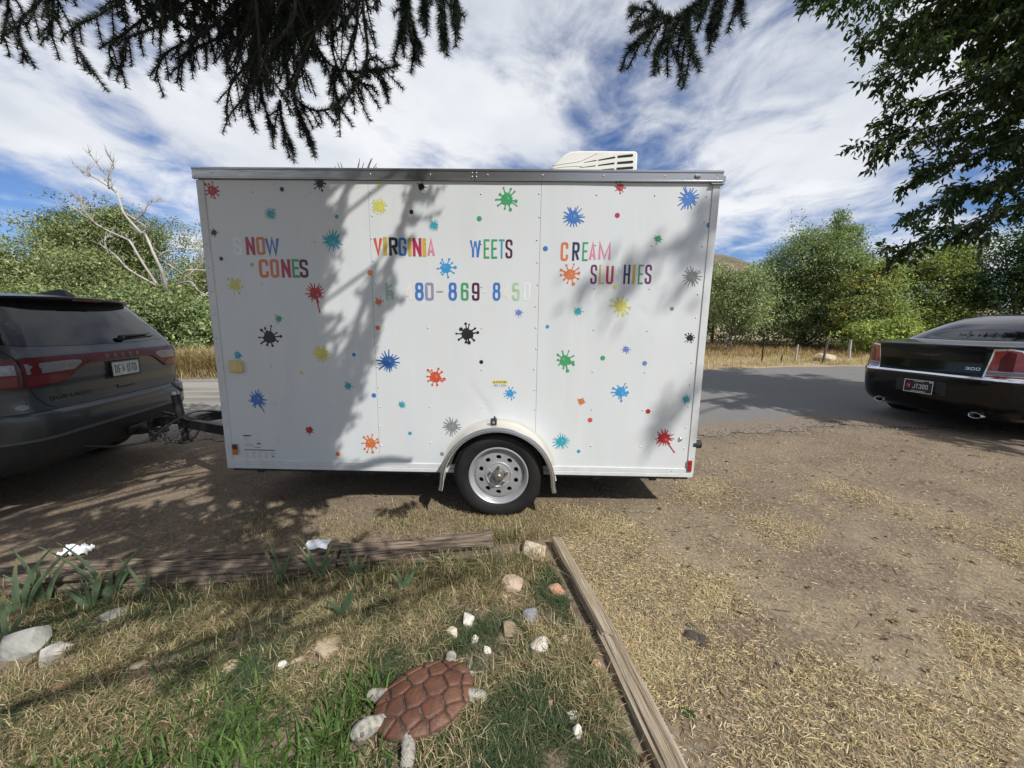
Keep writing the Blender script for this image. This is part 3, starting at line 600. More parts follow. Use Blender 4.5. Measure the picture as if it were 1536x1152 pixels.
# bright roof rail in two lengths, joined with a seam
for (a, c) in ((-0.022, 1.965), (1.968, TL_ + 0.022)):
    b = MB()
    prof = [(-0.014, 2.1185), (-0.020, 2.121), (-0.020, 2.128), (-0.016, 2.131), (-0.016, 2.178), (-0.021, 2.181), (-0.021, 2.192), (-0.013, 2.196), (0.0, 2.1965), (0.0, 2.1185)]
    m = len(prof)
    b.add([(a, y, z) for y, z in prof] + [(c, y, z) for y, z in prof], [(i, (i + 1) % m, m + (i + 1) % m, m + i) for i in range(m)] + [tuple(range(m))[::-1], tuple(range(m, 2 * m))])
    b.build('roof_rail', M_alu, trailer)
for (a, c) in ((-0.008, 0.045), (TL_ - 0.04, TL_ + 0.012)):
    b = MB(); b.box((a, -0.0075, -0.002), (c, 0.012, 2.112)); b.build('corner_trim', M_trimw, trailer, bevel=0.003)
b = MB(); b.box((-0.004, -0.0095, 0.004), (TL_ + 0.004, 0.004, 0.042), 0); b.box((-0.004, -0.014, -0.026), (TL_ + 0.004, 0.004, 0.0035), 0)
b.build('bottom_rail', M_trimw, trailer, bevel=0.003)
# rivets, too small to pick apart one by one
b = MB()
def rivet(u, v, r=0.0065, off=0.0):
    p = pd(u, v) + off; V = [(u, -p - 0.0045, v)]; F = []
    for (rr, h) in ((0.55, 0.0036), (1.0, 0.0)):
        for k in range(8):
            a = k * math.pi / 4; V.append((u + rr * r * math.cos(a), -p - h, v + rr * r * math.sin(a)))
    for k in range(8): F += [(0, 1 + (k + 1) % 8, 1 + k), (1 + k, 1 + (k + 1) % 8, 9 + (k + 1) % 8, 9 + k)]
    b.add(V, F)
for u0, u1 in ((0.388, 0.418), (0.805, 0.857), (1.612, 1.62), (2.013, 2.022), (2.822, 2.868), (3.228, 3.25)):
    for k, v in enumerate((2.036, 1.70, 1.40, 1.10, 0.79, 0.50, 0.208)):
        if not (v < 0.45 and 1.75 < u0 < 2.55): rivet(u0 + (u1 - u0) * k / 6, v)
for u0 in (1.2, 1.2295, 2.419, 2.449):
    if u0 in (1.2, 2.449): continue
    for k in range(13): rivet(u0 + 0.008 * math.sin(k * 2.1), 2.04 - k * 0.155)
for k in range(12): rivet(0.018, 2.02 - k * 0.17, off=0.0075); rivet(3.585, 2.03 - k * 0.166)
for u in (0.12, 0.42, 0.86, 1.24, 1.66, 2.06, 2.44, 2.86, 3.28): rivet(u, 2.155, off=0.016)
for u in (1.952, 1.981):
    for v in (2.142, 2.168): rivet(u, v, off=0.016)
rivet(3.64, 2.17, off=0.016); rivet(3.64, 2.14, off=0.016)
for u in (0.3, 0.85, 1.45, 2.75, 3.1, 3.5): rivet(u, 0.022, 0.005, off=0.0095)
o = b.build('rivets', M_rivet, trailer, smooth=True); o['kind'] = 'stuff'

# ---- decals: splats, dots and letters
def splat(kind, colr, u, v, r, seed):
    rg = random.Random(seed); b = MB()
    def P(x, y, lev): uu, vv_ = u + x, v + y; return tp(uu, vv_, 0.0010 + 0.00025 * lev)
    def disc(x, y, rad, lev, n=14, m=0, sq=1.0):
        b.add([P(x, y, lev)] + [P(x + rad * math.cos(2 * math.pi * k / n), y + sq * rad * math.sin(2 * math.pi * k / n), lev) for k in range(n)], [(0, 1 + k, 1 + (k + 1) % n) for k in range(n)], m)
    def ray(a, r0, r1, w0, w1, lev):
        c, s = math.cos(a), math.sin(a)
        b.add([P(c * r0 - s * w0, s * r0 + c * w0, lev), P(c * r0 + s * w0, s * r0 - c * w0, lev), P(c * r1 + s * w1, s * r1 - c * w1, lev), P(c * r1 - s * w1, s * r1 + c * w1, lev)], [(0, 1, 2, 3)])
    if kind == 'dot': disc(0, 0, r, 0, 20)
    else:
        n = 40; body = r * (0.66 if kind in ('star', 'drip', 'drip2') else 0.70); ph = [rg.uniform(0, 6.28) for _ in range(4)]
        sq = rg.uniform(0.86, 1.0)
        rad = [body * (1 + 0.07 * math.sin(3 * k * 6.283 / n + ph[0]) + 0.05 * math.sin(5 * k * 6.283 / n + ph[1]) + 0.05 * math.sin(9 * k * 6.283 / n + ph[2])) for k in range(n)]
        b.add([P(0, 0, 0)] + [P(rad[k] * math.cos(2 * math.pi * k / n), sq * rad[k] * math.sin(2 * math.pi * k / n), 0) for k in range(n)], [(0, 1 + k, 1 + (k + 1) % n) for k in range(n)])
        nr = {'star': 17, 'drip': 16, 'drip2': 14, 'star2': 14, 'knob': 10, 'blob': 8}[kind]
        for k in range(nr):
            a = 2 * math.pi * (k + rg.uniform(-0.3, 0.3)) / nr
            ln = r * {'star': rg.uniform(0.9, 1.3), 'drip': rg.uniform(0.85, 1.2), 'drip2': rg.uniform(0.85, 1.25), 'star2': rg.uniform(0.85, 1.1), 'knob': rg.uniform(0.9, 1.35), 'blob': rg.uniform(0.8, 1.2)}[kind]
            w = r * rg.uniform(0.05, 0.085)
            ray(a, body * 0.7, ln, w * 1.4, w * (0.7 if kind in ('star', 'drip', 'drip2') else 0.8), 1 + 0.3 * (k % 3))
            if kind in ('knob', 'star2') or (kind == 'blob' and k % 3 == 0):
                q = r * (rg.uniform(0.10, 0.16) if kind != 'star2' else 0.085)
                if kind == 'knob' and k % 4 == 0: q *= 1.45
                disc(ln * math.cos(a), ln * math.sin(a), q, 2.2 + 0.3 * (k % 3), 10)
            elif kind in ('star', 'drip', 'drip2'):
                disc(ln * math.cos(a), ln * math.sin(a), w * 0.95, 2.2 + 0.3 * (k % 3), 8)
        if kind == 'drip':
            a = R(-80 if u < 1.5 else -52); ray(a, body * 0.6, r * 2.1, r * 0.09, r * 0.05, 3.4); disc(r * 2.1 * math.cos(a), r * 2.1 * math.sin(a), r * 0.11, 3.8, 10)
        if kind == 'drip2':
            a = R(-65); ray(a, body * 0.6, r * 1.65, r * 0.08, r * 0.05, 3.4)
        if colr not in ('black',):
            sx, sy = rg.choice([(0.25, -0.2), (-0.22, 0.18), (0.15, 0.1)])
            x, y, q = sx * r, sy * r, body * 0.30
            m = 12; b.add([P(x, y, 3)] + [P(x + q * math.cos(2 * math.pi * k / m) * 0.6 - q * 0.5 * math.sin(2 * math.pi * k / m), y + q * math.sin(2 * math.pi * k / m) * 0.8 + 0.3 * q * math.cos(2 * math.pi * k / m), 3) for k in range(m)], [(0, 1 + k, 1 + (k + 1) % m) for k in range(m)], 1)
    return b
CNAME = {'teal': 'teal', 'sky': 'sky blue', 'darkblue': 'dark blue', 'redorange': 'orange red', 'olive': 'yellow green', 'periwinkle': 'pale blue', 'grey': 'grey'}
for i, (k, c, u, v, r) in enumerate(SPLATS):
    bm_ = splat(k, c, u, v, r * (1.0 if k == 'dot' else 1.0), 100 + i)
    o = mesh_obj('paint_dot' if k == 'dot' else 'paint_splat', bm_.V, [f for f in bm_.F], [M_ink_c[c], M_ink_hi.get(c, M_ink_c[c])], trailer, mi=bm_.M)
    cn = CNAME.get(c, c)
    o['label'] = ('small round %s dot' % cn) if k == 'dot' else ('%s paint splat with %s' % (cn, {'star': 'thin spiky rays', 'star2': 'short stubby rays', 'drip': 'a long drip', 'drip2': 'rays and a drip', 'knob': 'round tipped droplets', 'blob': 'a few short spikes'}[k]))
for ch, c, u, v, w, h in LETTERS:
    b = MB(); th = min(w * (0.31 if ch not in 'WM' else 0.19), 0.021) if ch not in 'I-' else (w * 0.9 if ch == 'I' else 0.012)
    if ch == '-': b.add([tp(u, v + h * .46, .0015), tp(u + w, v + h * .46, .0015), tp(u + w, v + h * .54, .0015), tp(u, v + h * .54, .0015)], [(0, 1, 2, 3)])
    elif ch == 'I': b.add([tp(u, v, .0015), tp(u + w, v, .0015), tp(u + w, v + h, .0015), tp(u, v + h, .0015)], [(0, 1, 2, 3)])
    else:
        for k, (P_, Q_) in enumerate(glyph(ch, w, h, th)): b.add([tp(u + p[0], v + p[1], 0.0012 + 0.0003 * k) for p in P_], Q_)
    o = mesh_obj('letter' if ch.isalpha() else ('dash' if ch == '-' else 'digit'), b.V, b.F, M_ink_c[c], trailer)
    if ch.isalnum(): o['label'] = '%s %s' % ({'redorange': 'orange red', 'ghost': 'faded white', 'palegreen': 'peeling pale green', 'lightgreen': 'light green', 'paleorange': 'faded orange', 'navy': 'dark navy', 'greyish': 'grey'}.get(c, c), ('letter ' if ch.isalpha() else 'digit ') + ch.upper())

# ---- small fittings on the side
b = MB(); b.box((0.105, -0.034, 0.742), (0.197, -0.001, 0.834)); o = b.build('junction_box', M_box, trailer, bevel=0.008)
b = MB(); b.box((0.118, -0.038, 0.757), (0.184, -0.034, 0.819)); b.build('box_lid', M_box, o, bevel=0.004)
b = MB(); b.box((0.054, -0.018, 0.085), (0.090, -0.0078, 0.128), 0); b.box((0.054, -0.018, 0.1285), (0.090, -0.0078, 0.172), 1)
b.build('front_marker_light', [M_amber, mat('brown_lens', (0.10, 0.035, 0.012), 0.25, coat=0.6)], trailer, bevel=0.003)
b = MB(); b.box((3.618, -0.020, 0.022), (3.650, -0.0078, 0.112)); b.build('rear_marker_light', M_redlens, trailer, bevel=0.004)
b = MB(); b.lathe([(0.0, -0.012), (0.010, -0.011), (0.017, -0.004), (0.019, -0.001)], 14, 'y', (3.548, 0, 0.276)); o = b.build('latch', M_chrome, trailer, smooth=True); o.scale = (1.0, 1, 1.0)
b = MB(); b.box((3.485, -0.026, 2.146), (3.525, -0.0165, 2.164)); b.build('roof_marker_light', M_clear, trailer, bevel=0.004)
b = MB(); b.box((3.60, -0.026, 2.105), (3.69, 0.02, 2.1125)); b.box((TL_ + 0.023, -0.015, 2.13), (TL_ + 0.04, 0.03, 2.16)); b.build('rear_hinge', M_alu, trailer)
b = MB(); b.tube([(TL_ - 0.01, 0.02, 0.235), (TL_ + 0.055, 0.02, 0.235)], 0.032, 12); b.build('rear_step_bumper', M_plastic, trailer)
# stickers
def flat(b, u0, v0, u1, v1, off, m=0): b.add([tp(u0, v0, off), tp(u1, v0, off), tp(u1, v1, off), tp(u0, v1, off)], [(0, 1, 2, 3)], m)
b = MB(); flat(b, 2.100, 0.688, 2.216, 0.712, 0.0015, 0); flat(b, 2.100, 0.664, 2.216, 0.6875, 0.0015, 1)
text_mb(b, 'CAUTION', 0.009, 0.016, 0.0026, 0.0028, lambda x, y, l: tp(2.128 + x, 0.692 + y, 0.0019 + l), 2)
text_mb(b, 'NOT A STEP', 0.0075, 0.012, 0.002, 0.0022, lambda x, y, l: tp(2.114 + x, 0.669 + y, 0.0019 + l), 2)
b.add([tp(2.106, 0.692, .0019), tp(2.122, 0.692, .0019), tp(2.114, 0.708, .0019)], [(0, 1, 2)], 2)
o = mesh_obj('caution_sticker', b.V, b.F, [M_yellow, M_sticker, M_stickerdark], trailer, mi=b.M); o['label'] = 'yellow and white caution not a step sticker'
def sticker(name, u0, v0, u1, v1, items):
    b = MB(); flat(b, u0, v0, u1, v1, 0.0015, 0)
    for (a, c, d, e, m) in items: flat(b, a, c, d, e, 0.0019, m)
    mesh_obj(name, b.V, b.F, [M_sticker, M_stickergrey, M_stickerdark], trailer, mi=b.M)
rg = random.Random(4)
it = [(0.142, 0.236, 0.205, 0.246, 2)] + [(0.146, 0.226 - k * 0.008, 0.146 + rg.uniform(0.03, 0.055), 0.2285 - k * 0.008, 1) for k in range(4)]
sticker('info_sticker', 0.136, 0.196, 0.240, 0.249, it)
it = [(0.148, 0.178 - k * 0.007, 0.148 + rg.uniform(0.05, 0.08), 0.181 - k * 0.007, 1) for k in range(5)] + [(0.245, 0.172, 0.275, 0.182, 2), (0.222, 0.146, 0.272, 0.150, 2)]
sticker('info_sticker', 0.142, 0.142, 0.282, 0.188, it)
it = [(0.138, 0.121, 0.384, 0.128, 2)] + [(0.145 + c * 0.05, 0.106 - k * 0.0075, 0.145 + c * 0.05 + rg.uniform(0.022, 0.042), 0.109 - k * 0.0075, 1) for c in range(5) for k in range(7)] + [(0.36, 0.068, 0.371, 0.080, 2)]
sticker('info_sticker', 0.136, 0.052, 0.386, 0.130, it)

# ---- rooftop air conditioner
PR = [(2.50, 2.21), (2.525, 2.31), (2.565, 2.39), (2.605, 2.445), (2.655, 2.505), (2.705, 2.545), (2.755, 2.566), (2.82, 2.572), (3.285, 2.5725), (3.302, 2.555), (3.306, 2.21)]
b = MB(); m = len(PR); b.add([(x, 0.575, z) for x, z in PR] + [(x, 1.08, z) for x, z in PR], [(i, (i + 1) % m, m + (i + 1) % m, m + i) for i in range(m)] + [tuple(range(m)), tuple(range(m, 2 * m))[::-1]])
ac = b.build('air_conditioner', M_ac, trailer, bevel=0.012, loc=(-0.052, 0, -0.018)); smooth_by_angle(ac, 40)
def acp(c, cy): return (2.327 + 0.000726 * c, 2.660 - 0.000673 * cy)
for (c0, y0, t0, c1, y1, t1) in ((735, 268, 3, 880, 242, 10), (900, 240, 12, 1090, 206, 20), (1115, 200, 26, 1290, 182, 30), (690, 326, 3, 870, 304, 10), (900, 299, 12, 1085, 274, 20), (1115, 271, 26, 1295, 256, 30), (940, 346, 4, 1085, 338, 14), (1110, 335, 24, 1300, 322, 30), (1110, 395, 24, 1300, 388, 30), (900, 410, 12, 1085, 400, 18)):
    b = MB(); x0, z0 = acp(c0, y0); x1, z1 = acp(c1, y1); a0 = t0 * 0.000673 / 2; a1 = t1 * 0.000673 / 2
    P_ = [(x0, z0 - a0), (x1 - 0.006, z1 - a1), (x1, z1 - a1 * .5), (x1, z1 + a1 * .5), (x1 - 0.006, z1 + a1), (x0, z0 + a0)]
    m = len(P_); b.add([(x, 0.5735, z) for x, z in P_] + [(x, 0.5775, z) for x, z in P_], [tuple(range(m))] + [(i, m + i, m + (i + 1) % m, (i + 1) % m) for i in range(m)]); b.build('vent_slot', M_dark, ac)  # dark plates on the face; the shade inside the slots is put into their colour
b = MB(); b.tube(catmull([(2.60, 0.5745, 2.455), (2.72, 0.5745, 2.475), (2.82, 0.5745, 2.49), (2.93, 0.5745, 2.535), (2.97, 0.5745, 2.553)], 5), 0.0035, 6); b.tube(catmull([(2.58, 0.5745, 2.432), (2.75, 0.5745, 2.452), (2.85, 0.5745, 2.453)], 5), 0.0030, 6); b.build('moulded_ridge', M_ac, ac, smooth=True)

# ---- fender, wheel
FC = (2.153, -0.030); FR = 0.425
pts = []
for k in range(33):
    a = math.pi * k / 32; pts.append((FC[0] - FR * math.cos(a) * (1 + 0.0 * a), FC[1] + FR * math.sin(a)))
pts = [(pts[0][0] - 0.012, -0.085), (pts[0][0] - 0.004, -0.055)] + pts + [(pts[-1][0] + 0.004, -0.055), (pts[-1][0] + 0.012, -0.085)]
def offs(P, d):
    out = []
    for i, p in enumerate(P):
        a = P[max(i - 1, 0)]; c = P[min(i + 1, len(P) - 1)]; t = Vector((c[0] - a[0], c[1] - a[1])).normalized(); out.append((p[0] + t.y * d, p[1] - t.x * d))
    return out
ins = offs(pts, 0.010); lipi = offs(pts, 0.030); outl = offs(pts, -0.022)
b = MB(); n = len(pts)
def band(A, ya, B, yb, m=0): b.add([(p[0], ya, p[1]) for p in A] + [(p[0], yb, p[1]) for p in B], [(i, i + 1, n + i + 1, n + i) for i in range(n - 1)], m)
band(pts, -0.001, pts, -0.205); band(pts, -0.205, ins, -0.2085); band(ins, -0.2085, lipi, -0.206); band(lipi, -0.206, ins, -0.20); band(ins, -0.20, ins, -0.001); band(outl, -0.0035, pts, -0.006)
band(outl, -0.0035, outl, -0.0005)
# tapering toes of the band: the last points run to a narrow edge
fender = b.build('fender', M_alufend, trailer, smooth=True); smooth_by_angle(fender, 40)
b = MB(); band(offs(pts, 0.001), -0.2065, offs(pts, 0.026), -0.2115); band(offs(pts, 0.001), -0.2065, offs(pts, -0.0035), -0.196); b.build('fender_lip', M_alu, fender, smooth=True)
b = MB(); b.box((2.095, -0.130, 0.398), (2.140, -0.072, 0.437), 0); b.tube([(2.125, -0.10, 0.437), (2.125, -0.10, 0.458)], 0.007, 8); b.tube([(2.118, -0.1315, 0.418), (2.118, -0.127, 0.418)], 0.010, 10, 1)
b.build('clearance_light', [M_plastic, M_rivet], fender, bevel=0.003)
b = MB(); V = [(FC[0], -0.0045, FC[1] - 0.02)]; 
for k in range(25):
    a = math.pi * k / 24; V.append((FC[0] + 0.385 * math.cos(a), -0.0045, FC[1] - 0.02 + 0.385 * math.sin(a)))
mesh_obj('wheel_shade', V, [(0, k, k + 1) for k in range(1, 25)], M_dark, trailer)  # flat dark half disc paints the shadow around the tyre, no opening is cut
WC = (2.158, 0.0, 0.008)
wheel = bpy.data.objects.new('wheel', None); link(wheel, trailer); wheel.location = WC
TR = 0.336
prof = [(0.222, -0.130), (0.228, -0.140), (0.236, -0.150), (0.262, -0.1595), (0.290, -0.160), (0.308, -0.153), (0.313, -0.150), (0.316, -0.147), (0.326, -0.134), (0.333, -0.118), (TR, -0.095), (TR, 0.0), (0.326, 0.025), (0.30, 0.04), (0.24, 0.035), (0.222, 0.01)]
b = MB(); b.lathe(prof, 64, 'y', closed=True); ty = b.build('tyre', M_rubber, wheel, smooth=True); smooth_by_angle(ty, 30)
b = MB()                                           # tread blocks round the rim of the tyre
for k in range(66):
    a = 2 * math.pi * k / 66
    for (y0, y1, da) in ((-0.122, -0.092, 0), (-0.084, -0.052, 0.5), (-0.044, -0.012, 0)):
        a0 = a + da * 2 * math.pi / 66; a1 = a0 + 0.07
        V = []
        for rr in (TR - 0.006, TR + 0.0045):
            for (aa, yy) in ((a0, y0), (a1, y0), (a1, y1), (a0, y1)): V.append((rr * math.cos(aa), yy, rr * math.sin(aa)))
        b.add(V, [(4, 5, 6, 7), (0, 1, 5, 4), (1, 2, 6, 5), (2, 3, 7, 6), (3, 0, 4, 7)])
o = b.build('tread_blocks', M_rubber, ty); o['kind'] = 'stuff'
prof = [(0.226, -0.138), (0.224, -0.146), (0.217, -0.148), (0.209, -0.142), (0.205, -0.130), (0.199, -0.124), (0.196, -0.112), (0.188, -0.100), (0.182, -0.098), (0.180, -0.106), (0.174, -0.113)]
b = MB(); b.lathe(prof, 64, 'y')
NH = 10; rm, hr = 0.139, 0.0165
for s in range(NH):                                # disc with real holes
    a0 = 2 * math.pi * s / NH; a1 = 2 * math.pi * (s + 1) / NH; am = (a0 + a1) / 2
    outer = [(0.104, a0 + (a1 - a0) * t) for t in (0, .33, .67)] + [(0.104, a1), (0.127, a1), (0.151, a1)] + [(0.174, a1 + (a0 - a1) * t) for t in (0, .33, .67)] + [(0.174, a0), (0.151, a0), (0.127, a0)]
    V = [(r_ * math.cos(a), -0.113 - 0.004 * (0.174 - r_) / 0.07, r_ * math.sin(a)) for r_, a in outer]
    cx, cz = rm * math.cos(am), rm * math.sin(am)
    order = sorted(range(12), key=lambda k: math.atan2(V[k][2] - cz, V[k][0] - cx)); V = [V[k] for k in order]
    H = [];  Hb = []
    for (x, y, z) in V:
        d = Vector((x - cx, z - cz)).normalized(); tdir = Vector((-math.sin(am), math.cos(am))); k_ = 1 + 0.25 * abs(d.dot(tdir))
        H.append((cx + d.x * hr * k_, -0.115, cz + d.y * hr * k_)); Hb.append((cx + d.x * hr * k_ * .92, -0.100, cz + d.y * hr * k_ * .92))
    b.add(V + H + Hb, [(i, (i + 1) % 12, 12 + (i + 1) % 12, 12 + i) for i in range(12)] + [(12 + i, 12 + (i + 1) % 12, 24 + (i + 1) % 12, 24 + i) for i in range(12)])
b.lathe([(0.104, -0.117), (0.100, -0.122), (0.094, -0.124), (0.086, -0.118), (0.078, -0.120), (0.050, -0.121), (0.047, -0.118)], 40, 'y')
rim = b.build('rim', M_rim, wheel, smooth=True); smooth_by_angle(rim, 32)
b = MB(); b.lathe([(0.0, -0.070), (0.185, -0.070)], 32, 'y'); b.lathe([(0.205, -0.10), (0.185, -0.04)], 32, 'y'); b.build('brake_backing', M_dark, wheel)
b = MB(); b.lathe([(0.047, -0.110), (0.045, -0.150), (0.040, -0.158), (0.031, -0.160), (0.028, -0.178), (0.020, -0.184), (0.0, -0.185)], 24, 'y'); hub = b.build('hub_cap', mat('greasy_metal', (0.20, 0.19, 0.16), 0.4, 0.6), wheel, smooth=True); smooth_by_angle(hub, 30)
for k in range(5):
    a = 2 * math.pi * k / 5 + 0.3; b = MB(); b.lathe([(0.0115, -0.119), (0.0115, -0.136), (0.008, -0.141), (0, -0.142)], 6, 'y', (0.067 * math.cos(a), 0, 0.067 * math.sin(a))); b.build('lug_nut', M_chrome, wheel)
b = MB(); b.tube([(0, -0.02, 0), (0, TW - 0.1, 0)], 0.035, 12); b.build('axle', M_blacksteel, trailer, loc=WC)
w2 = bpy.data.objects.new('wheel', None); link(w2, trailer); w2.location = (WC[0], TW, WC[2]); w2.rotation_euler = (0, 0, math.pi)
for ch in list(wheel.children):
    d = ch.copy(); COL.objects.link(d); d.parent = w2

# ---- tongue, coupler, jack, chains, cable
APX = TL(-3.27, 3.655, 0.535)
b = MB(); b.beam(TL(-3.22, 3.63, 0.515), TL(-2.18, 2.98, 0.60), 0.055, 0.085); b.build('tongue_beam', M_blacksteel, trailer, bevel=0.006)
b = MB(); b.beam(TL(-3.22, 3.70, 0.515), TL(-2.18, 4.34, 0.60), 0.055, 0.085); b.build('tongue_beam', M_blacksteel, trailer, bevel=0.006)
b = MB(); b.beam(TL(-3.10, 3.665, 0.53), TL(-3.42, 3.68, 0.525), 0.10, 0.075, 0); b.beam(TL(-3.40, 3.678, 0.52), TL(-3.50, 3.682, 0.50), 0.075, 0.09, 0); b.beam(TL(-3.30, 3.67, 0.57), TL(-3.42, 3.67, 0.60), 0.03, 0.03, 0)
b.build('coupler', M_blacksteel, trailer, bevel=0.012)
JX, JY = -3.17, 3.60
b = MB(); b.tube([TL(JX - .035, JY, 0.79), TL(JX, JY, 0.42)], 0.036, 14); b.tube([TL(JX, JY, 0.42), TL(JX + .008, JY, 0.34)], 0.029, 12); b.tube([TL(JX + .008, JY, 0.34), TL(JX + .009, JY, 0.318)], [0.052, 0.058], 10)
jack = b.build('tongue_jack', M_blacksteel, trailer); smooth_by_angle(jack, 40)
b = MB(); b.tube([TL(JX - .04, JY, 0.788), TL(JX - .045, JY, 0.835)], 0.034, 12, 0); b.beam(TL(JX - .10, JY - .02, 0.83), TL(JX + .02, JY - .01, 0.85), 0.05, 0.035, 0); b.tube([TL(JX - .02, JY - .03, 0.91), TL(JX + .055, JY - .03, 0.835)], 0.016, 10, 1)
b.build('jack_crank', [M_rivet, M_blacksteel], jack, bevel=0.003)
def chain_mb(P, ln=0.034):
    b = MB(); P = catmull(P, 14); acc = 0; k = 0
    for i in range(len(P) - 1):
        acc += (P[i + 1] - P[i]).length
        if acc < ln * 0.74: continue
        acc = 0; k += 1; c = P[i]; d = (P[min(i + 2, len(P) - 1)] - P[max(i - 1, 0)]).normalized(); s = d.cross(Vector((0, 0, 1)));  s = s.normalized() if s.length > 1e-3 else Vector((1, 0, 0)); t = d.cross(s).normalized()
        sv = s if k % 2 else t
        b.tube([c + d * (ln * .5 * math.cos(2 * math.pi * q / 10)) + sv * (ln * .30 * math.sin(2 * math.pi * q / 10)) for q in range(11)], 0.0042, 5, cap=False)
    return b
for P_ in ([(-3.06, 3.60, 0.50), (-3.12, 3.55, 0.40), (-3.25, 3.55, 0.335), (-3.42, 3.58, 0.40), (-3.56, 3.60, 0.50)], [(-3.02, 3.62, 0.49), (-3.07, 3.60, 0.38), (-3.22, 3.60, 0.31), (-3.36, 3.62, 0.36), (-3.60, 3.72, 0.49)], [(-3.12, 3.56, 0.49), (-3.20, 3.50, 0.38), (-3.30, 3.50, 0.34), (-3.33, 3.52, 0.42), (-3.40, 3.56, 0.44)]):
    chain_mb([TL(*p) for p in P_]).build('safety_chain', mat('chain_steel', (0.10, 0.10, 0.10), 0.45, 0.7), trailer, smooth=True)
b = MB(); b.tube(catmull([TL(-2.95, 3.50, 0.58), TL(-3.10, 3.52, 0.585), TL(-3.25, 3.50, 0.50), TL(-3.38, 3.42, 0.39), TL(-3.50, 3.28, 0.385), TL(-3.58, 3.12, 0.44), TL(-3.64, 3.02, 0.50)], 8), 0.0115, 8); b.build('wiring_cable', M_plastic, trailer, smooth=True)
b = MB(); b.tube(catmull([TL(-2.9, 3.70, 0.60), TL(-3.0, 3.60, 0.63), TL(-3.08, 3.52, 0.60), TL(-2.98, 3.46, 0.575), TL(-2.86, 3.52, 0.60)], 8), 0.010, 6); b.build('cable_loop', M_plastic, trailer, smooth=True)
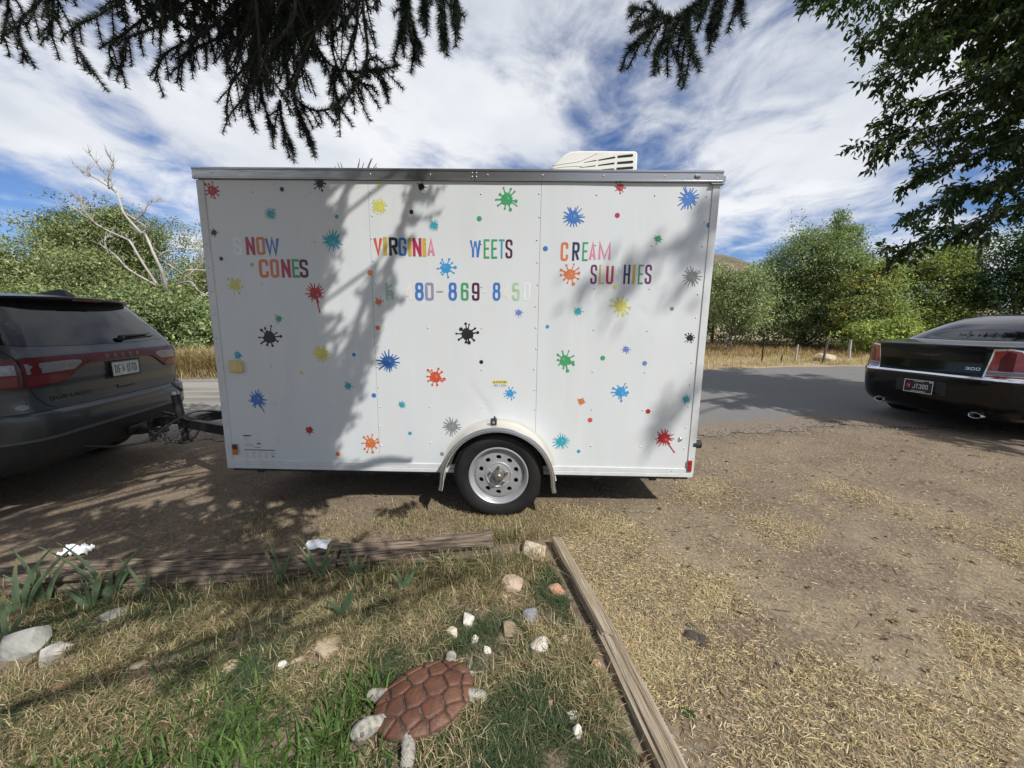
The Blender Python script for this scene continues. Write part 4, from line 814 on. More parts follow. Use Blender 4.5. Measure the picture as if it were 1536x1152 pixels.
# ------------------------------------------------------------------ the two cars
class Body:
    """closed car body from horizontal slices (z, rear x, half width, corner radius, crown, front x); X points out of the rear"""
    def __init__(s, sl): s.s = np.array(sl, float)
    def par(s, z): return [np.interp(z, s.s[:, 0], s.s[:, k]) for k in range(1, 6)]
    def rear(s, u, z):
        xr, w, r, c, xf = s.par(z); sg = 1 if u >= 0 else -1; a = abs(u); f = w - r
        if a <= f: y = a; x = xr - c * (y / w) ** 2; n = (1.0, 0.0)
        elif a <= f + r * math.pi / 2:
            th = (a - f) / r; y = f + r * math.sin(th); x = xr - r * (1 - math.cos(th)) - c * (min(y, w) / w) ** 2; n = (math.cos(th), math.sin(th))
        else: y = w; x = xr - r - c - (a - f - r * math.pi / 2); n = (0.0, 1.0)
        return x, sg * y, n[0], sg * n[1]
    def P(s, u, z, off=0.0):
        x, y, nx, ny = s.rear(u, z)
        x2 = s.rear(u, z + 0.01)[0]; x1 = s.rear(u, z - 0.01)[0]; sl = (x2 - x1) / 0.02
        k = 1 / math.sqrt(1 + min(sl * sl, 9.0) * nx * nx)
        return (x + off * nx * k, y + off * ny * k, z - off * sl * nx * nx * k)
    def shell(s, name, zs, m, parent, top=False, bottom=False):
        V = []; N = None
        for z in zs:
            xr, w, r, c, xf = s.par(z); f = w - r; q = f + r * math.pi / 2
            us = list(np.linspace(0, f, 10)) + list(np.linspace(f, q, 12))[1:]
            side = [s.rear(u, z)[:2] for u in us]
            xe = side[-1][0]; rf = 0.35 * w
            x_end = min(xf + rf, xe - 0.05)
            side += [(xe + (x_end - xe) * t, w) for t in np.linspace(0, 1, 26)[1:]]
            side += [(x_end - rf * math.sin(t), w - rf * (1 - math.cos(t))) for t in np.linspace(0, math.pi / 2, 9)[1:]]
            side += [(x_end - rf, (w - rf) * t) for t in (0.66, 0.33, 0.0)]
            ring = [(x, y, z) for x, y in side] + [(x, -y, z) for x, y in side[-2:0:-1]]
            N = len(ring); V += ring
        F = [(i * N + k, i * N + (k + 1) % N, (i + 1) * N + (k + 1) % N, (i + 1) * N + k) for i in range(len(zs) - 1) for k in range(N)]
        if top: F.append(tuple((len(zs) - 1) * N + k for k in range(N)))
        if bottom: F.append(tuple(range(N))[::-1])
        o = mesh_obj(name, V, F, m, parent, smooth=True)
        return smooth_by_angle(o, 28)
    def patch(s, name, m, parent, us, lo, hi, off=0.004, nv=4, sub=3, skirt=0.012):
        """raised slab on the rear skin: knots us with lower and upper edge heights"""
        uu = []
        for a, c in zip(us[:-1], us[1:]): uu += list(np.linspace(a, c, sub + 1)[:-1])
        uu.append(us[-1]); nu = len(uu); l = np.interp(uu, us, lo); h = np.interp(uu, us, hi)
        V = [s.P(u, l[i] + (h[i] - l[i]) * k / nv, off) for i, u in enumerate(uu) for k in range(nv + 1)]; M = nv + 1
        F = [(i * M + k, (i + 1) * M + k, (i + 1) * M + k + 1, i * M + k + 1) for i in range(nu - 1) for k in range(nv)]
        B = [i * M for i in range(nu)] + [(nu - 1) * M + k for k in range(1, M)] + [i * M + nv for i in range(nu - 2, -1, -1)] + [k for k in range(nv - 1, 0, -1)]
        b0 = len(V)
        for k in B:
            i, j = divmod(k, M); V.append(s.P(uu[i], l[i] + (h[i] - l[i]) * j / nv, off - skirt))
        n = len(B); F += [(B[k], b0 + k, b0 + (k + 1) % n, B[(k + 1) % n]) for k in range(n)]
        o = mesh_obj(name, V, F, m, parent, smooth=True)
        bm = bmesh.new(); bm.from_mesh(o.data); bmesh.ops.recalc_face_normals(bm, faces=bm.faces); bm.to_mesh(o.data); bm.free()
        return smooth_by_angle(o, 30)
    def seam(s, name, m, parent, P, w=0.005, off=0.0006):
        Q = []
        for a, c in zip(P[:-1], P[1:]): Q += [(a[0] + (c[0] - a[0]) * t, a[1] + (c[1] - a[1]) * t) for t in np.linspace(0, 1, 9)[:-1]]
        Q.append(P[-1]); A, B = ribbon(Q, w); n = len(A)
        return mesh_obj(name, [s.P(u, z, off) for u, z in A + B], [(i, i + 1, n + i + 1, n + i) for i in range(n - 1)], m, parent)
def car_wheel(parent, x, y, r, sgn, m_rim):
    w = bpy.data.objects.new('wheel', None); link(w, parent); w.location = (x, y, r); w.rotation_euler = (0, 0, 0 if sgn < 0 else math.pi)
    b = MB(); b.lathe([(r * .66, -0.004), (r * .70, -0.012), (r * .85, -0.016), (r * .95, -0.008), (r, 0.015), (r, 0.20), (r * .94, 0.225), (r * .66, 0.22)], 44, 'y', closed=True); o = b.build('tyre', M_rubber, w, smooth=True); smooth_by_angle(o, 35)
    b = MB(); b.lathe([(r * .69, 0.0), (r * .64, 0.0), (r * .60, 0.04), (r * .58, 0.10), (0, 0.10)], 40, 'y')
    for k in range(10):
        a = 2 * math.pi * k / 10; b.beam((r * .10 * math.cos(a), 0.012, r * .10 * math.sin(a)), (r * .63 * math.cos(a), 0.010, r * .63 * math.sin(a)), 0.03, 0.03, up=(0, 1, 0))
    b.lathe([(r * .17, 0.03), (r * .16, 0.0), (0, -0.002)], 20, 'y'); b.build('rim', m_rim, w)
def wheels(parent, xs, ys, r, m_rim, zt=0):
    for x in xs:
        for sg in (-1, 1):
            car_wheel(parent, x, sg * ys, r, sg, m_rim)
            b = MB(); yy = sg * (ys - 0.010); n = 28
            V = [(x, yy, r)] + [(x + r * 1.17 * math.cos(a), yy, r + r * 1.17 * math.sin(a)) for a in np.linspace(-0.35, math.pi + 0.35, n)]
            mesh_obj('wheel_arch', V, [(0, k, k + 1) if sg < 0 else (0, k + 1, k) for k in range(1, n)], M_dark, parent)
def plate(parent, B, u0, z0, u1, z1, off, mback, mink, text, lw, lh, th, gap, xoff, frame):
    pz = [B.P(0, (z0 + z1) / 2, off)[0]]; x = pz[0]
    b = MB(); b.box((x - 0.006, u0, z0), (x, u1, z1)); p = b.build('license_plate', mback, parent, bevel=0.003)
    b = MB(); t = 0.008
    for (a, c, d, e) in ((u0 - t, z0 - t, u1 + t, z0), (u0 - t, z1, u1 + t, z1 + t), (u0 - t, z0, u0, z1), (u1, z0, u1 + t, z1)): b.box((x - 0.008, a, c), (x + 0.003, d, e))
    b.build('plate_frame', frame, p)
    b = MB(); text_mb(b, text, lw, lh, th, gap, lambda X_, Y_, l: (x + 0.0008 + l, u0 + xoff + X_, (z0 + z1) / 2 - lh / 2 + Y_)); mesh_obj('plate_characters', b.V, b.F, mink, p)
    return p, x

# ---- grey SUV that tows the trailer
A0 = R(10.5)
suv = thing('parked_suv', 'dark grey SUV with red light bar hitched to the white trailer', 'car', (-3.62, 3.62, 0.0), A0)
S = Body([(0.30, -0.30, 0.84, 0.25, 0.03, -4.70), (0.36, -0.14, 0.90, 0.25, 0.03, -4.86), (0.45, -0.05, 0.945, 0.27, 0.04, -4.98), (0.56, -0.012, 0.965, 0.28, 0.05, -5.05), (0.60, 0.0, 0.97, 0.28, 0.05, -5.06), (0.70, 0.012, 0.975, 0.29, 0.055, -5.06), (0.785, 0.005, 0.978, 0.29, 0.055, -5.04), (0.800, -0.006, 0.975, 0.29, 0.055, -5.03),
 (0.806, -0.045, 0.970, 0.26, 0.045, -5.02), (0.90, -0.060, 0.970, 0.25, 0.045, -5.0), (0.985, -0.062, 0.968, 0.25, 0.045, -4.98), (1.00, -0.052, 0.966, 0.25, 0.045, -4.96), (1.10, -0.046, 0.960, 0.25, 0.045, -4.80), (1.14, -0.046, 0.957, 0.25, 0.045, -3.9), (1.21, -0.056, 0.950, 0.25, 0.045, -3.6), (1.235, -0.075, 0.945, 0.24, 0.045, -3.52), (1.29, -0.105, 0.930, 0.23, 0.045, -3.4),
 (1.45, -0.205, 0.855, 0.21, 0.05, -3.05), (1.60, -0.305, 0.770, 0.20, 0.05, -2.7), (1.645, -0.345, 0.740, 0.20, 0.05, -2.6), (1.675, -0.40, 0.715, 0.20, 0.06, -2.45), (1.695, -0.50, 0.68, 0.22, 0.08, -2.35), (1.712, -0.72, 0.62, 0.25, 0.1, -2.2), (1.722, -1.05, 0.52, 0.3, 0.1, -2.0), (1.726, -1.40, 0.38, 0.3, 0.1, -1.8)])
S.shell('lower_valance', [0.30, 0.36, 0.40, 0.45, 0.50, 0.56, 0.599], M_plastic, suv, bottom=True)
bump = S.shell('rear_bumper', [0.600, 0.61, 0.65, 0.70, 0.74, 0.775, 0.790, 0.797, 0.801, 0.8045], M_grey, suv)
S.shell('body', [0.806, 0.81] + list(np.arange(0.85, 1.66, 0.0235)) + [1.665, 1.675, 1.685, 1.695, 1.703, 1.712, 1.717, 1.722, 1.726], M_grey, suv, top=True)
S.patch('bumper_lip', M_greylip, bump, [-1.16, -0.85, -0.6, 0, 0.6, 0.85, 1.16], [0.585, 0.590, 0.600, 0.603, 0.600, 0.590, 0.585], [0.600, 0.606, 0.622, 0.626, 0.622, 0.606, 0.600], 0.006, 3)
S.patch('step_highlight', M_greylip, bump, [-0.74, 0, 0.74], [0.7955] * 3, [0.8035] * 3, 0.004, 2)  # lighter strip paints the highlight on top of the bumper ledge
win = S.patch('rear_window', M_glass, suv, [-0.86, -0.74, -0.4, 0, 0.4, 0.74, 0.86], [1.315, 1.292, 1.280, 1.276, 1.280, 1.292, 1.315], [1.40, 1.628, 1.640, 1.643, 1.640, 1.628, 1.40], 0.003, 10, 4)
S.seam('tailgate_seam', M_dark, suv, [(-0.845, 1.205), (-0.825, 1.10), (-0.81, 1.0), (-0.775, 0.90), (-0.735, 0.845), (-0.68, 0.815)], 0.008)
S.seam('tailgate_seam', M_dark, suv, [(0.845, 1.205), (0.825, 1.10), (0.81, 1.0), (0.775, 0.90), (0.735, 0.845), (0.68, 0.815)], 0.008)
S.seam('tailgate_seam', M_dark, suv, [(-0.845, 1.205), (-0.87, 1.27), (-0.83, 1.40), (-0.72, 1.64)], 0.007)
S.seam('tailgate_seam', M_dark, suv, [(0.845, 1.205), (0.87, 1.27), (0.83, 1.40), (0.72, 1.64)], 0.007)
# tail lights: an inner lamp each side joined by a bar, and an outer lamp that wraps the corner
for sg in (-1, 1):
    def flip(us, lo, hi): return (us, lo, hi) if sg > 0 else ([-u for u in us[::-1]], lo[::-1], hi[::-1])
    tl = S.patch('tail_light', M_redlens_d, suv, *flip([0.375, 0.43, 0.585, 0.72, 0.835], [1.130, 1.105, 1.008, 0.998, 0.998], [1.207, 1.208, 1.209, 1.209, 1.207]), off=0.012, nv=5)
    S.patch('reverse_light', M_clear, tl, *flip([0.43, 0.50, 0.82], [1.142, 1.098, 1.090], [1.163, 1.170, 1.166]), off=0.0155, nv=3)
    S.patch('red_lens_strip', M_redstrip, tl, *flip([0.56, 0.62, 0.825], [1.030, 1.010, 1.008], [1.045, 1.075, 1.078]), off=0.0150, nv=3)
    to = S.patch('tail_light', M_redlens_d, suv, *flip([0.853, 0.95, 1.10, 1.24], [0.998, 1.000, 1.015, 1.06], [1.207, 1.206, 1.200, 1.19]), off=0.012, nv=5)
    S.patch('reverse_light', M_clear, to, *flip([0.865, 1.0, 1.09], [1.092, 1.096, 1.125], [1.164, 1.164, 1.160]), off=0.0155, nv=3)
    S.patch('red_lens_strip', M_redstrip, to, *flip([0.865, 1.0, 1.15], [1.008, 1.012, 1.04], [1.078, 1.080, 1.085]), off=0.0150, nv=3)
    S.patch('reflector', M_clear, suv, *flip([0.835, 0.865, 0.895], [0.842, 0.830, 0.842], [0.862, 0.874, 0.862]), off=0.004, nv=3)
    ex_ = MB(); ex_.lathe([(0.062, -0.20), (0.062, 0.0), (0.056, 0.003), (0.052, -0.01), (0.050, -0.19), (0.0, -0.19)], 24, 'x', (0, 0, 0)); o = ex_.build('exhaust_tip', M_blacksteel, suv, smooth=True, loc=(-0.075, sg * 0.66, 0.475)); o.scale = (1, 1.1, 0.75)
bar = S.patch('light_bar', M_redlens_d, suv, [-0.373, -0.3, 0, 0.3, 0.373], [1.132, 1.142, 1.146, 1.142, 1.132], [1.207, 1.208, 1.208, 1.208, 1.207], 0.0125, 4)
b = MB()
for i, ch in enumerate('DODGE'):
    for k, (P_, Q_) in enumerate(glyph(ch, 0.030, 0.030, 0.0055)): b.add([S.P(-0.19 + i * 0.0875 + p[0], 1.159 + p[1], 0.0145 + 0.0004 * k) for p in P_], Q_)
mesh_obj('letters', b.V, b.F, M_clear, bar)
S.patch('plate_recess', M_plastic, suv, [-0.20, 0.20], [0.968] * 2, [1.128] * 2, 0.0035, 2)
p, _x = plate(suv, S, -0.160, 0.985, 0.160, 1.112, 0.022, M_platew, M_ink, 'DFA 07D', 0.030, 0.072, 0.0075, 0.009, 0.030, M_plastic)
b = MB(); b.box((_x + 0.0006, -0.150, 1.010), (_x + 0.0014, -0.138, 1.055)); b.build('plate_tag', M_inkw, p)
hd = S.patch('tailgate_handle', M_plastic, suv, [-0.095, 0.115], [0.868, 0.868], [0.898, 0.898], 0.004, 2); S.patch('handle_cap', M_greylip, hd, [-0.09, 0.11], [0.886] * 2, [0.897] * 2, 0.012, 2)
b = MB(); text_mb(b, 'DURANGO', 0.034, 0.030, 0.0052, 0.016, lambda X_, Y_, l: S.P(-0.70 + X_, 0.872 + Y_, 0.0025 + l)); mesh_obj('model_lettering', b.V, b.F, mat('gloss_black', (0.006, 0.006, 0.006), 0.2), suv)
b = MB(); b.tube([S.P(0.08, 1.318, 0.030), S.P(0.30, 1.330, 0.026), S.P(0.52, 1.340, 0.020)], [0.015, 0.011, 0.006], 8); b.tube([S.P(0.10, 1.30, 0.0), S.P(0.10, 1.316, 0.04)], 0.022, 10); b.tube([S.P(0.06, 1.300, 0.014), S.P(0.56, 1.322, 0.012)], 0.006, 6)
b.build('rear_wiper', M_plastic, suv, smooth=True)
# roof spoiler overhanging the window
V = []; ny = 15
for j in range(ny):
    y = -0.625 + 1.25 * j / (ny - 1); e = abs(y) / 0.625; cx = -0.09 * e ** 3
    V += [(-0.245 + cx, y, 1.668 - 0.012 * e * e), (-0.235 + cx, y, 1.684 - 0.014 * e * e), (-0.40 + cx, y, 1.706 - 0.02 * e * e), (-0.60, y * 0.97, 1.7115 - 0.02 * e * e), (-0.60, y * 0.97, 1.67 - 0.02 * e * e), (-0.36 + cx, y, 1.640 - 0.012 * e * e)]
F = [(j * 6 + k, j * 6 + (k + 1) % 6, (j + 1) * 6 + (k + 1) % 6, (j + 1) * 6 + k) for j in range(ny - 1) for k in range(6)] + [tuple(range(6))[::-1], tuple((ny - 1) * 6 + k for k in range(6))]
spo = mesh_obj('roof_spoiler', V, F, M_grey, suv, smooth=True); smooth_by_angle(spo, 35)
bm = bmesh.new(); bm.from_mesh(spo.data); bmesh.ops.recalc_face_normals(bm, faces=bm.faces); bm.to_mesh(spo.data); bm.free()
b = MB(); b.box((-0.262, -0.15, 1.654), (-0.243, 0.15, 1.668)); b.build('brake_light', M_redlens_d, spo, bevel=0.003)
b = MB()                                             # shark fin aerial
fin = [(-0.36, 0.0), (-0.40, 0.052), (-0.44, 0.062), (-0.56, 0.028), (-0.66, 0.0)]
for sgn in (1,):
    nF = len(fin); V = []
    for (x, z) in fin: hw = 0.048 if z == 0 else 0.020 - z * 0.12; V += [(x, -hw, 1.703 + z), (x, hw, 1.703 + z)]
    b.add(V, [(2 * i, 2 * i + 2, 2 * i + 3, 2 * i + 1) for i in range(nF - 1)] + [(0, 2, 4, 6, 8), (9, 7, 5, 3, 1), (0, 1, 9, 8)])
b.build('roof_aerial', M_plastic, suv, bevel=0.006)
b = MB(); b.box((-0.30, -0.035, 0.40), (0.05, 0.035, 0.47)); b.box((0.05, -0.028, 0.405), (0.235, 0.028, 0.445)); b.lathe([(0.018, 0.445), (0.018, 0.475)], 12, 'z', (0.20, 0, 0)); b.lathe([(0.0, 0.535), (0.020, 0.530), (0.030, 0.505), (0.020, 0.480), (0.016, 0.472)], 16, 'z', (0.20, 0, 0)); b.box((-0.02, -0.12, 0.43), (0.01, 0.12, 0.50))
b.box((0.10, -0.05, 0.33), (0.14, 0.0, 0.53))
b.build('tow_hitch', M_blacksteel, suv, bevel=0.004)
for sg in (-1, 1):
    n = 14; V = []
    for (x, z0, z1) in [(-0.55, 1.30, 1.50), (-0.95, 1.27, 1.60), (-1.6, 1.25, 1.62), (-2.3, 1.24, 1.62), (-2.85, 1.22, 1.45)]:
        for z in np.linspace(z0, z1, 5):
            w = np.interp(z, S.s[:, 0], S.s[:, 2]); V.append((x, sg * (w + 0.004), z))
    mesh_obj('side_window', V, [(i * 5 + k, (i + 1) * 5 + k, (i + 1) * 5 + k + 1, i * 5 + k + 1) for i in range(4) for k in range(4)], M_glass, suv, smooth=True)
wheels(suv, (-1.05, -4.08), 0.985, 0.385, M_rim)

# ---- black sedan parked by the lane
sed = thing('parked_sedan', 'glossy black sedan with red tail lights parked at right', 'car', (5.50, 5.10, 0.05), A0 + math.pi)
D = Body([(0.20, -0.34, 0.82, 0.30, 0.06, -4.7), (0.255, -0.16, 0.88, 0.32, 0.08, -4.8), (0.30, -0.07, 0.915, 0.34, 0.10, -4.88), (0.38, -0.01, 0.935, 0.36, 0.11, -4.95), (0.50, 0.025, 0.948, 0.38, 0.12, -5.0), (0.66, 0.040, 0.955, 0.38, 0.12, -5.0), (0.722, 0.040, 0.955, 0.38, 0.12, -4.98), (0.735, 0.032, 0.953, 0.38, 0.12, -4.97), (0.760, 0.006, 0.950, 0.38, 0.12, -4.95), (0.80, -0.002, 0.948, 0.38, 0.12, -4.93),
 (0.92, -0.010, 0.942, 0.38, 0.12, -4.85), (1.02, -0.008, 0.934, 0.38, 0.12, -4.5), (1.06, -0.006, 0.928, 0.38, 0.12, -3.8), (1.10, 0.000, 0.920, 0.38, 0.12, -3.6), (1.122, 0.002, 0.914, 0.38, 0.12, -3.5), (1.134, -0.012, 0.908, 0.38, 0.12, -3.48), (1.142, -0.10, 0.900, 0.38, 0.12, -3.45), (1.158, -0.34, 0.888, 0.38, 0.12, -3.42), (1.172, -0.56, 0.872, 0.36, 0.12, -3.38),
 (1.20, -0.64, 0.845, 0.34, 0.12, -3.32), (1.30, -0.86, 0.775, 0.32, 0.12, -3.12), (1.40, -1.12, 0.705, 0.30, 0.12, -2.92), (1.46, -1.32, 0.655, 0.30, 0.12, -2.78), (1.50, -1.52, 0.60, 0.30, 0.1, -2.65), (1.525, -1.75, 0.53, 0.28, 0.08, -2.5), (1.535, -2.0, 0.42, 0.25, 0.05, -2.35)])
sb = D.shell('rear_bumper', [0.20, 0.255, 0.28, 0.30, 0.34, 0.38, 0.44, 0.50, 0.58, 0.66, 0.70, 0.722, 0.735, 0.7345], M_black, sed, bottom=True)
D.shell('body', [0.7352, 0.748, 0.760, 0.78] + list(np.arange(0.80, 1.13, 0.02)) + [1.128, 1.134, 1.138, 1.142, 1.15, 1.158, 1.165, 1.172, 1.185] + list(np.arange(1.20, 1.50, 0.02)) + [1.50, 1.51, 1.518, 1.525, 1.531, 1.535], M_black, sed, top=True)
D.patch('chrome_strip', M_chrome, sed, [-0.93, -0.55, 0, 0.55, 0.93], [0.724, 0.732, 0.738, 0.732, 0.724], [0.748, 0.756, 0.760, 0.756, 0.748], 0.010, 3, 5)
D.patch('rear_window', M_glass, sed, [-0.78, -0.62, -0.3, 0, 0.3, 0.62, 0.78], [1.205, 1.190, 1.184, 1.182, 1.184, 1.190, 1.205], [1.22, 1.455, 1.475, 1.48, 1.475, 1.455, 1.22], 0.003, 12, 4)
D.seam('trunk_seam', M_dark, sed, [(-0.525, 0.77), (-0.545, 0.95), (-0.575, 1.12)], 0.006); D.seam('trunk_seam', M_dark, sed, [(0.525, 0.77), (0.545, 0.95), (0.575, 1.12)], 0.006)
for sg in (-1, 1):
    def flip(us, lo, hi): return (us, lo, hi) if sg > 0 else ([-u for u in us[::-1]], lo[::-1], hi[::-1])
    fr = D.patch('tail_light', M_chrome, sed, *flip([0.555, 0.60, 0.72, 0.80, 0.945], [0.757, 0.757, 0.757, 0.757, 0.757], [0.80, 1.105, 1.112, 1.095, 0.80]), off=0.006, nv=8, sub=4)
    D.patch('red_lens', M_redlens, fr, *flip([0.580, 0.612, 0.72, 0.788, 0.915], [0.845, 0.845, 0.845, 0.845, 0.845], [0.87, 1.082, 1.095, 1.080, 0.865]), off=0.010, nv=8, sub=4)
    D.patch('dark_lens_band', M_redlens_d, fr, *flip([0.655, 0.700, 0.755], [0.85, 0.85, 0.85], [1.0, 1.085, 1.06]), off=0.0118, nv=6, sub=3)
    D.patch('red_lens', M_redlens, fr, *flip([0.573, 0.92], [0.772, 0.772], [0.792, 0.792]), off=0.010, nv=2, sub=6)
    D.patch('reverse_light', M_clear, fr, *flip([0.577, 0.90], [0.795, 0.795], [0.842, 0.842]), off=0.0108, nv=2, sub=6)
    b = MB(); b.lathe([(0.050, -0.22), (0.050, 0.0), (0.046, 0.004), (0.041, -0.006), (0.040, -0.2), (0.0, -0.2)], 24, 'x'); o = b.build('exhaust_tip', M_chrome, sed, smooth=True, loc=(-0.075, sg * 0.53, 0.29)); o.scale = (1, 1.25, 0.72)
D.patch('plate_recess', M_plastic, sed, [-0.275, 0.275], [0.485] * 2, [0.655] * 2, 0.003, 2)
p, _x = plate(sed, D, -0.152, 0.49, 0.152, 0.645, 0.020, M_plateb, M_inkw, 'JT300', 0.026, 0.062, 0.0068, 0.009, 0.092, M_chrome)
b = MB(); 
for (y, z, r_) in ((-0.112, 0.575, 0.026), (-0.103, 0.560, 0.020), (-0.098, 0.587, 0.015)): b.add([(_x + 0.001 + r_ * 0.01, y, z)] + [(_x + 0.001 + r_ * 0.01, y + r_ * math.cos(a) * .85, z + r_ * math.sin(a) * 1.15) for a in np.linspace(0, 6.283, 13)[:-1]], [(0, 1 + k, 1 + (k + 1) % 12) for k in range(12)], 0)
b.add([(_x + 0.0020, -0.118, 0.568), (_x + 0.0020, -0.100, 0.560), (_x + 0.0020, -0.088, 0.575)], [(0, 1, 2)], 1)
mesh_obj('plate_emblem', b.V, b.F, [M_crimson, M_inkw], p, mi=b.M)
b = MB(); b.box((_x + 0.0004, -0.075, 0.498), (_x + 0.0012, 0.085, 0.506)); b.box((_x + 0.0004, -0.055, 0.630), (_x + 0.0012, 0.06, 0.636)); b.box((_x + 0.0004, 0.115, 0.628), (_x + 0.0012, 0.145, 0.641)); b.build('plate_print', M_inkw, p)
b = MB(); text_mb(b, '300', 0.034, 0.032, 0.0040, 0.011, lambda X_, Y_, l: D.P(0.395 + X_, 0.842 + Y_, 0.003 + l)); mesh_obj('model_lettering', b.V, b.F, M_chrome, sed)
# winged badge
b = MB()
for sg in (-1, 1):
    for k, (z, ln, h) in enumerate(((1.004, 0.215, 0.006), (0.995, 0.19, 0.006), (0.987, 0.15, 0.005))):
        P_ = [(0.03, z - h), (ln, z + 0.008 - k * .001), (ln * .9, z + 0.010 - k * .001), (0.03, z + h * .4)]
        q = [D.P(sg * u, zz, 0.004) for u, zz in P_]; b.add(q, [(0, 1, 2, 3) if sg > 0 else (3, 2, 1, 0)])
b.add([D.P(0.032 * math.cos(a), 0.994 + 0.014 * math.sin(a), 0.006) for a in np.linspace(0, 6.283, 15)[:-1]], [tuple(range(14))]); mesh_obj('winged_badge', b.V, b.F, mat('dark_chrome', (0.10, 0.10, 0.105), 0.2, 1.0), sed)
D.patch('brake_light', M_redlens_d, sed, [-0.10, 0.10], [1.098] * 2, [1.116] * 2, 0.004, 2)
for sg in (-1, 1):
    V = []
    for (x, z0, z1) in [(-1.15, 1.20, 1.30), (-1.45, 1.18, 1.43), (-2.0, 1.16, 1.47), (-2.6, 1.15, 1.46), (-3.2, 1.13, 1.2)]:
        for z in np.linspace(z0, z1, 5): V.append((x, sg * (np.interp(z, D.s[:, 0], D.s[:, 2]) + 0.004), z))
    mesh_obj('side_window', V, [(i * 5 + k, (i + 1) * 5 + k, (i + 1) * 5 + k + 1, i * 5 + k + 1) for i in range(4) for k in range(4)], M_glass, sed, smooth=True)
wheels(sed, (-1.10, -4.02), 0.962, 0.355, M_rim)
# ------------------------------------------------------------------ vegetation builders (numpy)
def rand_dirs(n):
    v = rng.normal(size=(n, 3)); return v / np.linalg.norm(v, axis=1, keepdims=True)
def leaf_quads(P, D, Nn, ln, wd, fold=0.25):
    """diamond leaves: base P, direction D, approximate normal Nn"""
    S = np.cross(D, Nn); S /= np.linalg.norm(S, axis=1, keepdims=True) + 1e-9; U = np.cross(S, D)
    ln = ln[:, None]; wd = wd[:, None]
    a = P; c = P + D * ln - U * ln * 0.12; m = P + D * ln * 0.45
    l = m + S * wd * 0.5 + U * wd * fold; r = m - S * wd * 0.5 + U * wd * fold
    V = np.stack([a, r, c, l], 1).reshape(-1, 3)
    i = np.arange(len(P)) * 4
    return V, np.stack([np.stack([i, i + 1, i + 2], 1), np.stack([i, i + 2, i + 3], 1)], 1).reshape(-1, 3)
def pick_cols(n, pal, w=None, jit=0.14):
    pal = np.array(pal, float); k = rng.choice(len(pal), n, p=None if w is None else np.array(w) / sum(w))
    return np.clip(pal[k] * (1 + rng.normal(0, jit, (n, 1))) * (1 + rng.normal(0, 0.05, (n, 3))), 0.003, 1)
CD = 2.1
def crown(name, parent, lobes, nclump, per, csize, lsize, pal, m=None, w=None, shell=0.55, flat=0.6, droop=0.2, clumpcol=0.30, patch=None):
    """leaves in clumps spread through ellipsoid lobes; gaps stay open between the clumps"""
    nclump = int(nclump * CD); lsize *= 1.05; big = list(lobes); cen0 = np.mean([l_[:3] for l_ in big], 0)
    for l_ in big:                                # each lobe breaks up into smaller billows on its outside
        for _ in range(6):
            d = rand_dirs(1)[0]; d[2] = abs(d[2]) * .8 + .1 if rng.random() < .75 else d[2]; d[1] = -abs(d[1]) if rng.random() < .65 else d[1]; f = rng.uniform(.30, .46)
            lobes = lobes + [(l_[0] + d[0] * l_[3] * .8, l_[1] + d[1] * l_[4] * .8, max(l_[2] + d[2] * l_[5] * .8, .3), l_[3] * f, l_[4] * f, l_[5] * f * .9)]
    vol = np.array([a[3] * a[4] * a[5] for a in lobes]) ** 0.67; pr = vol / vol.sum(); Cs = []; Lc = []; Lf = []
    for li, k in enumerate(rng.multinomial(nclump, pr)):
        cx, cy, cz, ax, ay, az = lobes[li]; d = rand_dirs(k); rr = np.where(rng.random(k) < shell, rng.uniform(0.78, 1.06, k), rng.random(k) ** 0.45); rr = np.where(rng.random(k) < 0.13, rng.uniform(1.05, 1.32, k), rr)[:, None]
        Cs.append(np.array([cx, cy, cz]) + d * rr * np.array([ax, ay, az])); Lc.append(np.repeat([[cx, cy, cz - .3 * az]], k, 0)); Lf.append(np.full(k, rng.uniform(.74, 1.26)))
    Cs = np.concatenate(Cs); ok = Cs[:, 2] > 0.15; Cs = Cs[ok]; Lc = [np.concatenate(Lc)[ok]]; Lf = np.concatenate(Lf)[ok]; n = len(Cs)
    out = Cs - np.concatenate(Lc); out /= np.linalg.norm(out, axis=1, keepdims=True) + 1e-6
    cs = csize * rng.uniform(0.6, 1.4, n)
    q = np.repeat(np.arange(n), per); N_ = len(q)
    P = Cs[q] + rng.normal(0, 1, (N_, 3)) * cs[q][:, None] * np.array([1, 1, flat])
    D = rand_dirs(N_) * 0.9 + out[q] * 0.5; D[:, 2] -= droop; D /= np.linalg.norm(D, axis=1, keepdims=True)
    Nn = rand_dirs(N_) * 0.55 + (P - Cs[q]) / (cs[q][:, None] + 1e-6) * 0.45 + out[q] * 0.35; Nn[:, 2] += 0.55
    ln = lsize * rng.uniform(0.6, 1.35, N_); V, F = leaf_quads(P, D, Nn, ln, ln * rng.uniform(0.38, 0.6, N_))
    cc = pick_cols(N_, pal, w)
    if patch is not None:                      # whole clumps of another colour, as on turning leaves
        sel = rng.random(n) < patch[0]
        if len(patch) > 2: sel &= patch[2](Cs)
        alt = pick_cols(N_, patch[1]); cc = np.where(sel[q][:, None], alt, cc)
    cc = np.clip(cc * (Lf * (1 + rng.normal(0, clumpcol * .7, n)))[q][:, None].clip(0.5, 1.6), 0.003, 1)
    return mesh_obj(name, V, F, m or M_leafbg, parent, cols=np.repeat(cc, 4, 0)), Cs
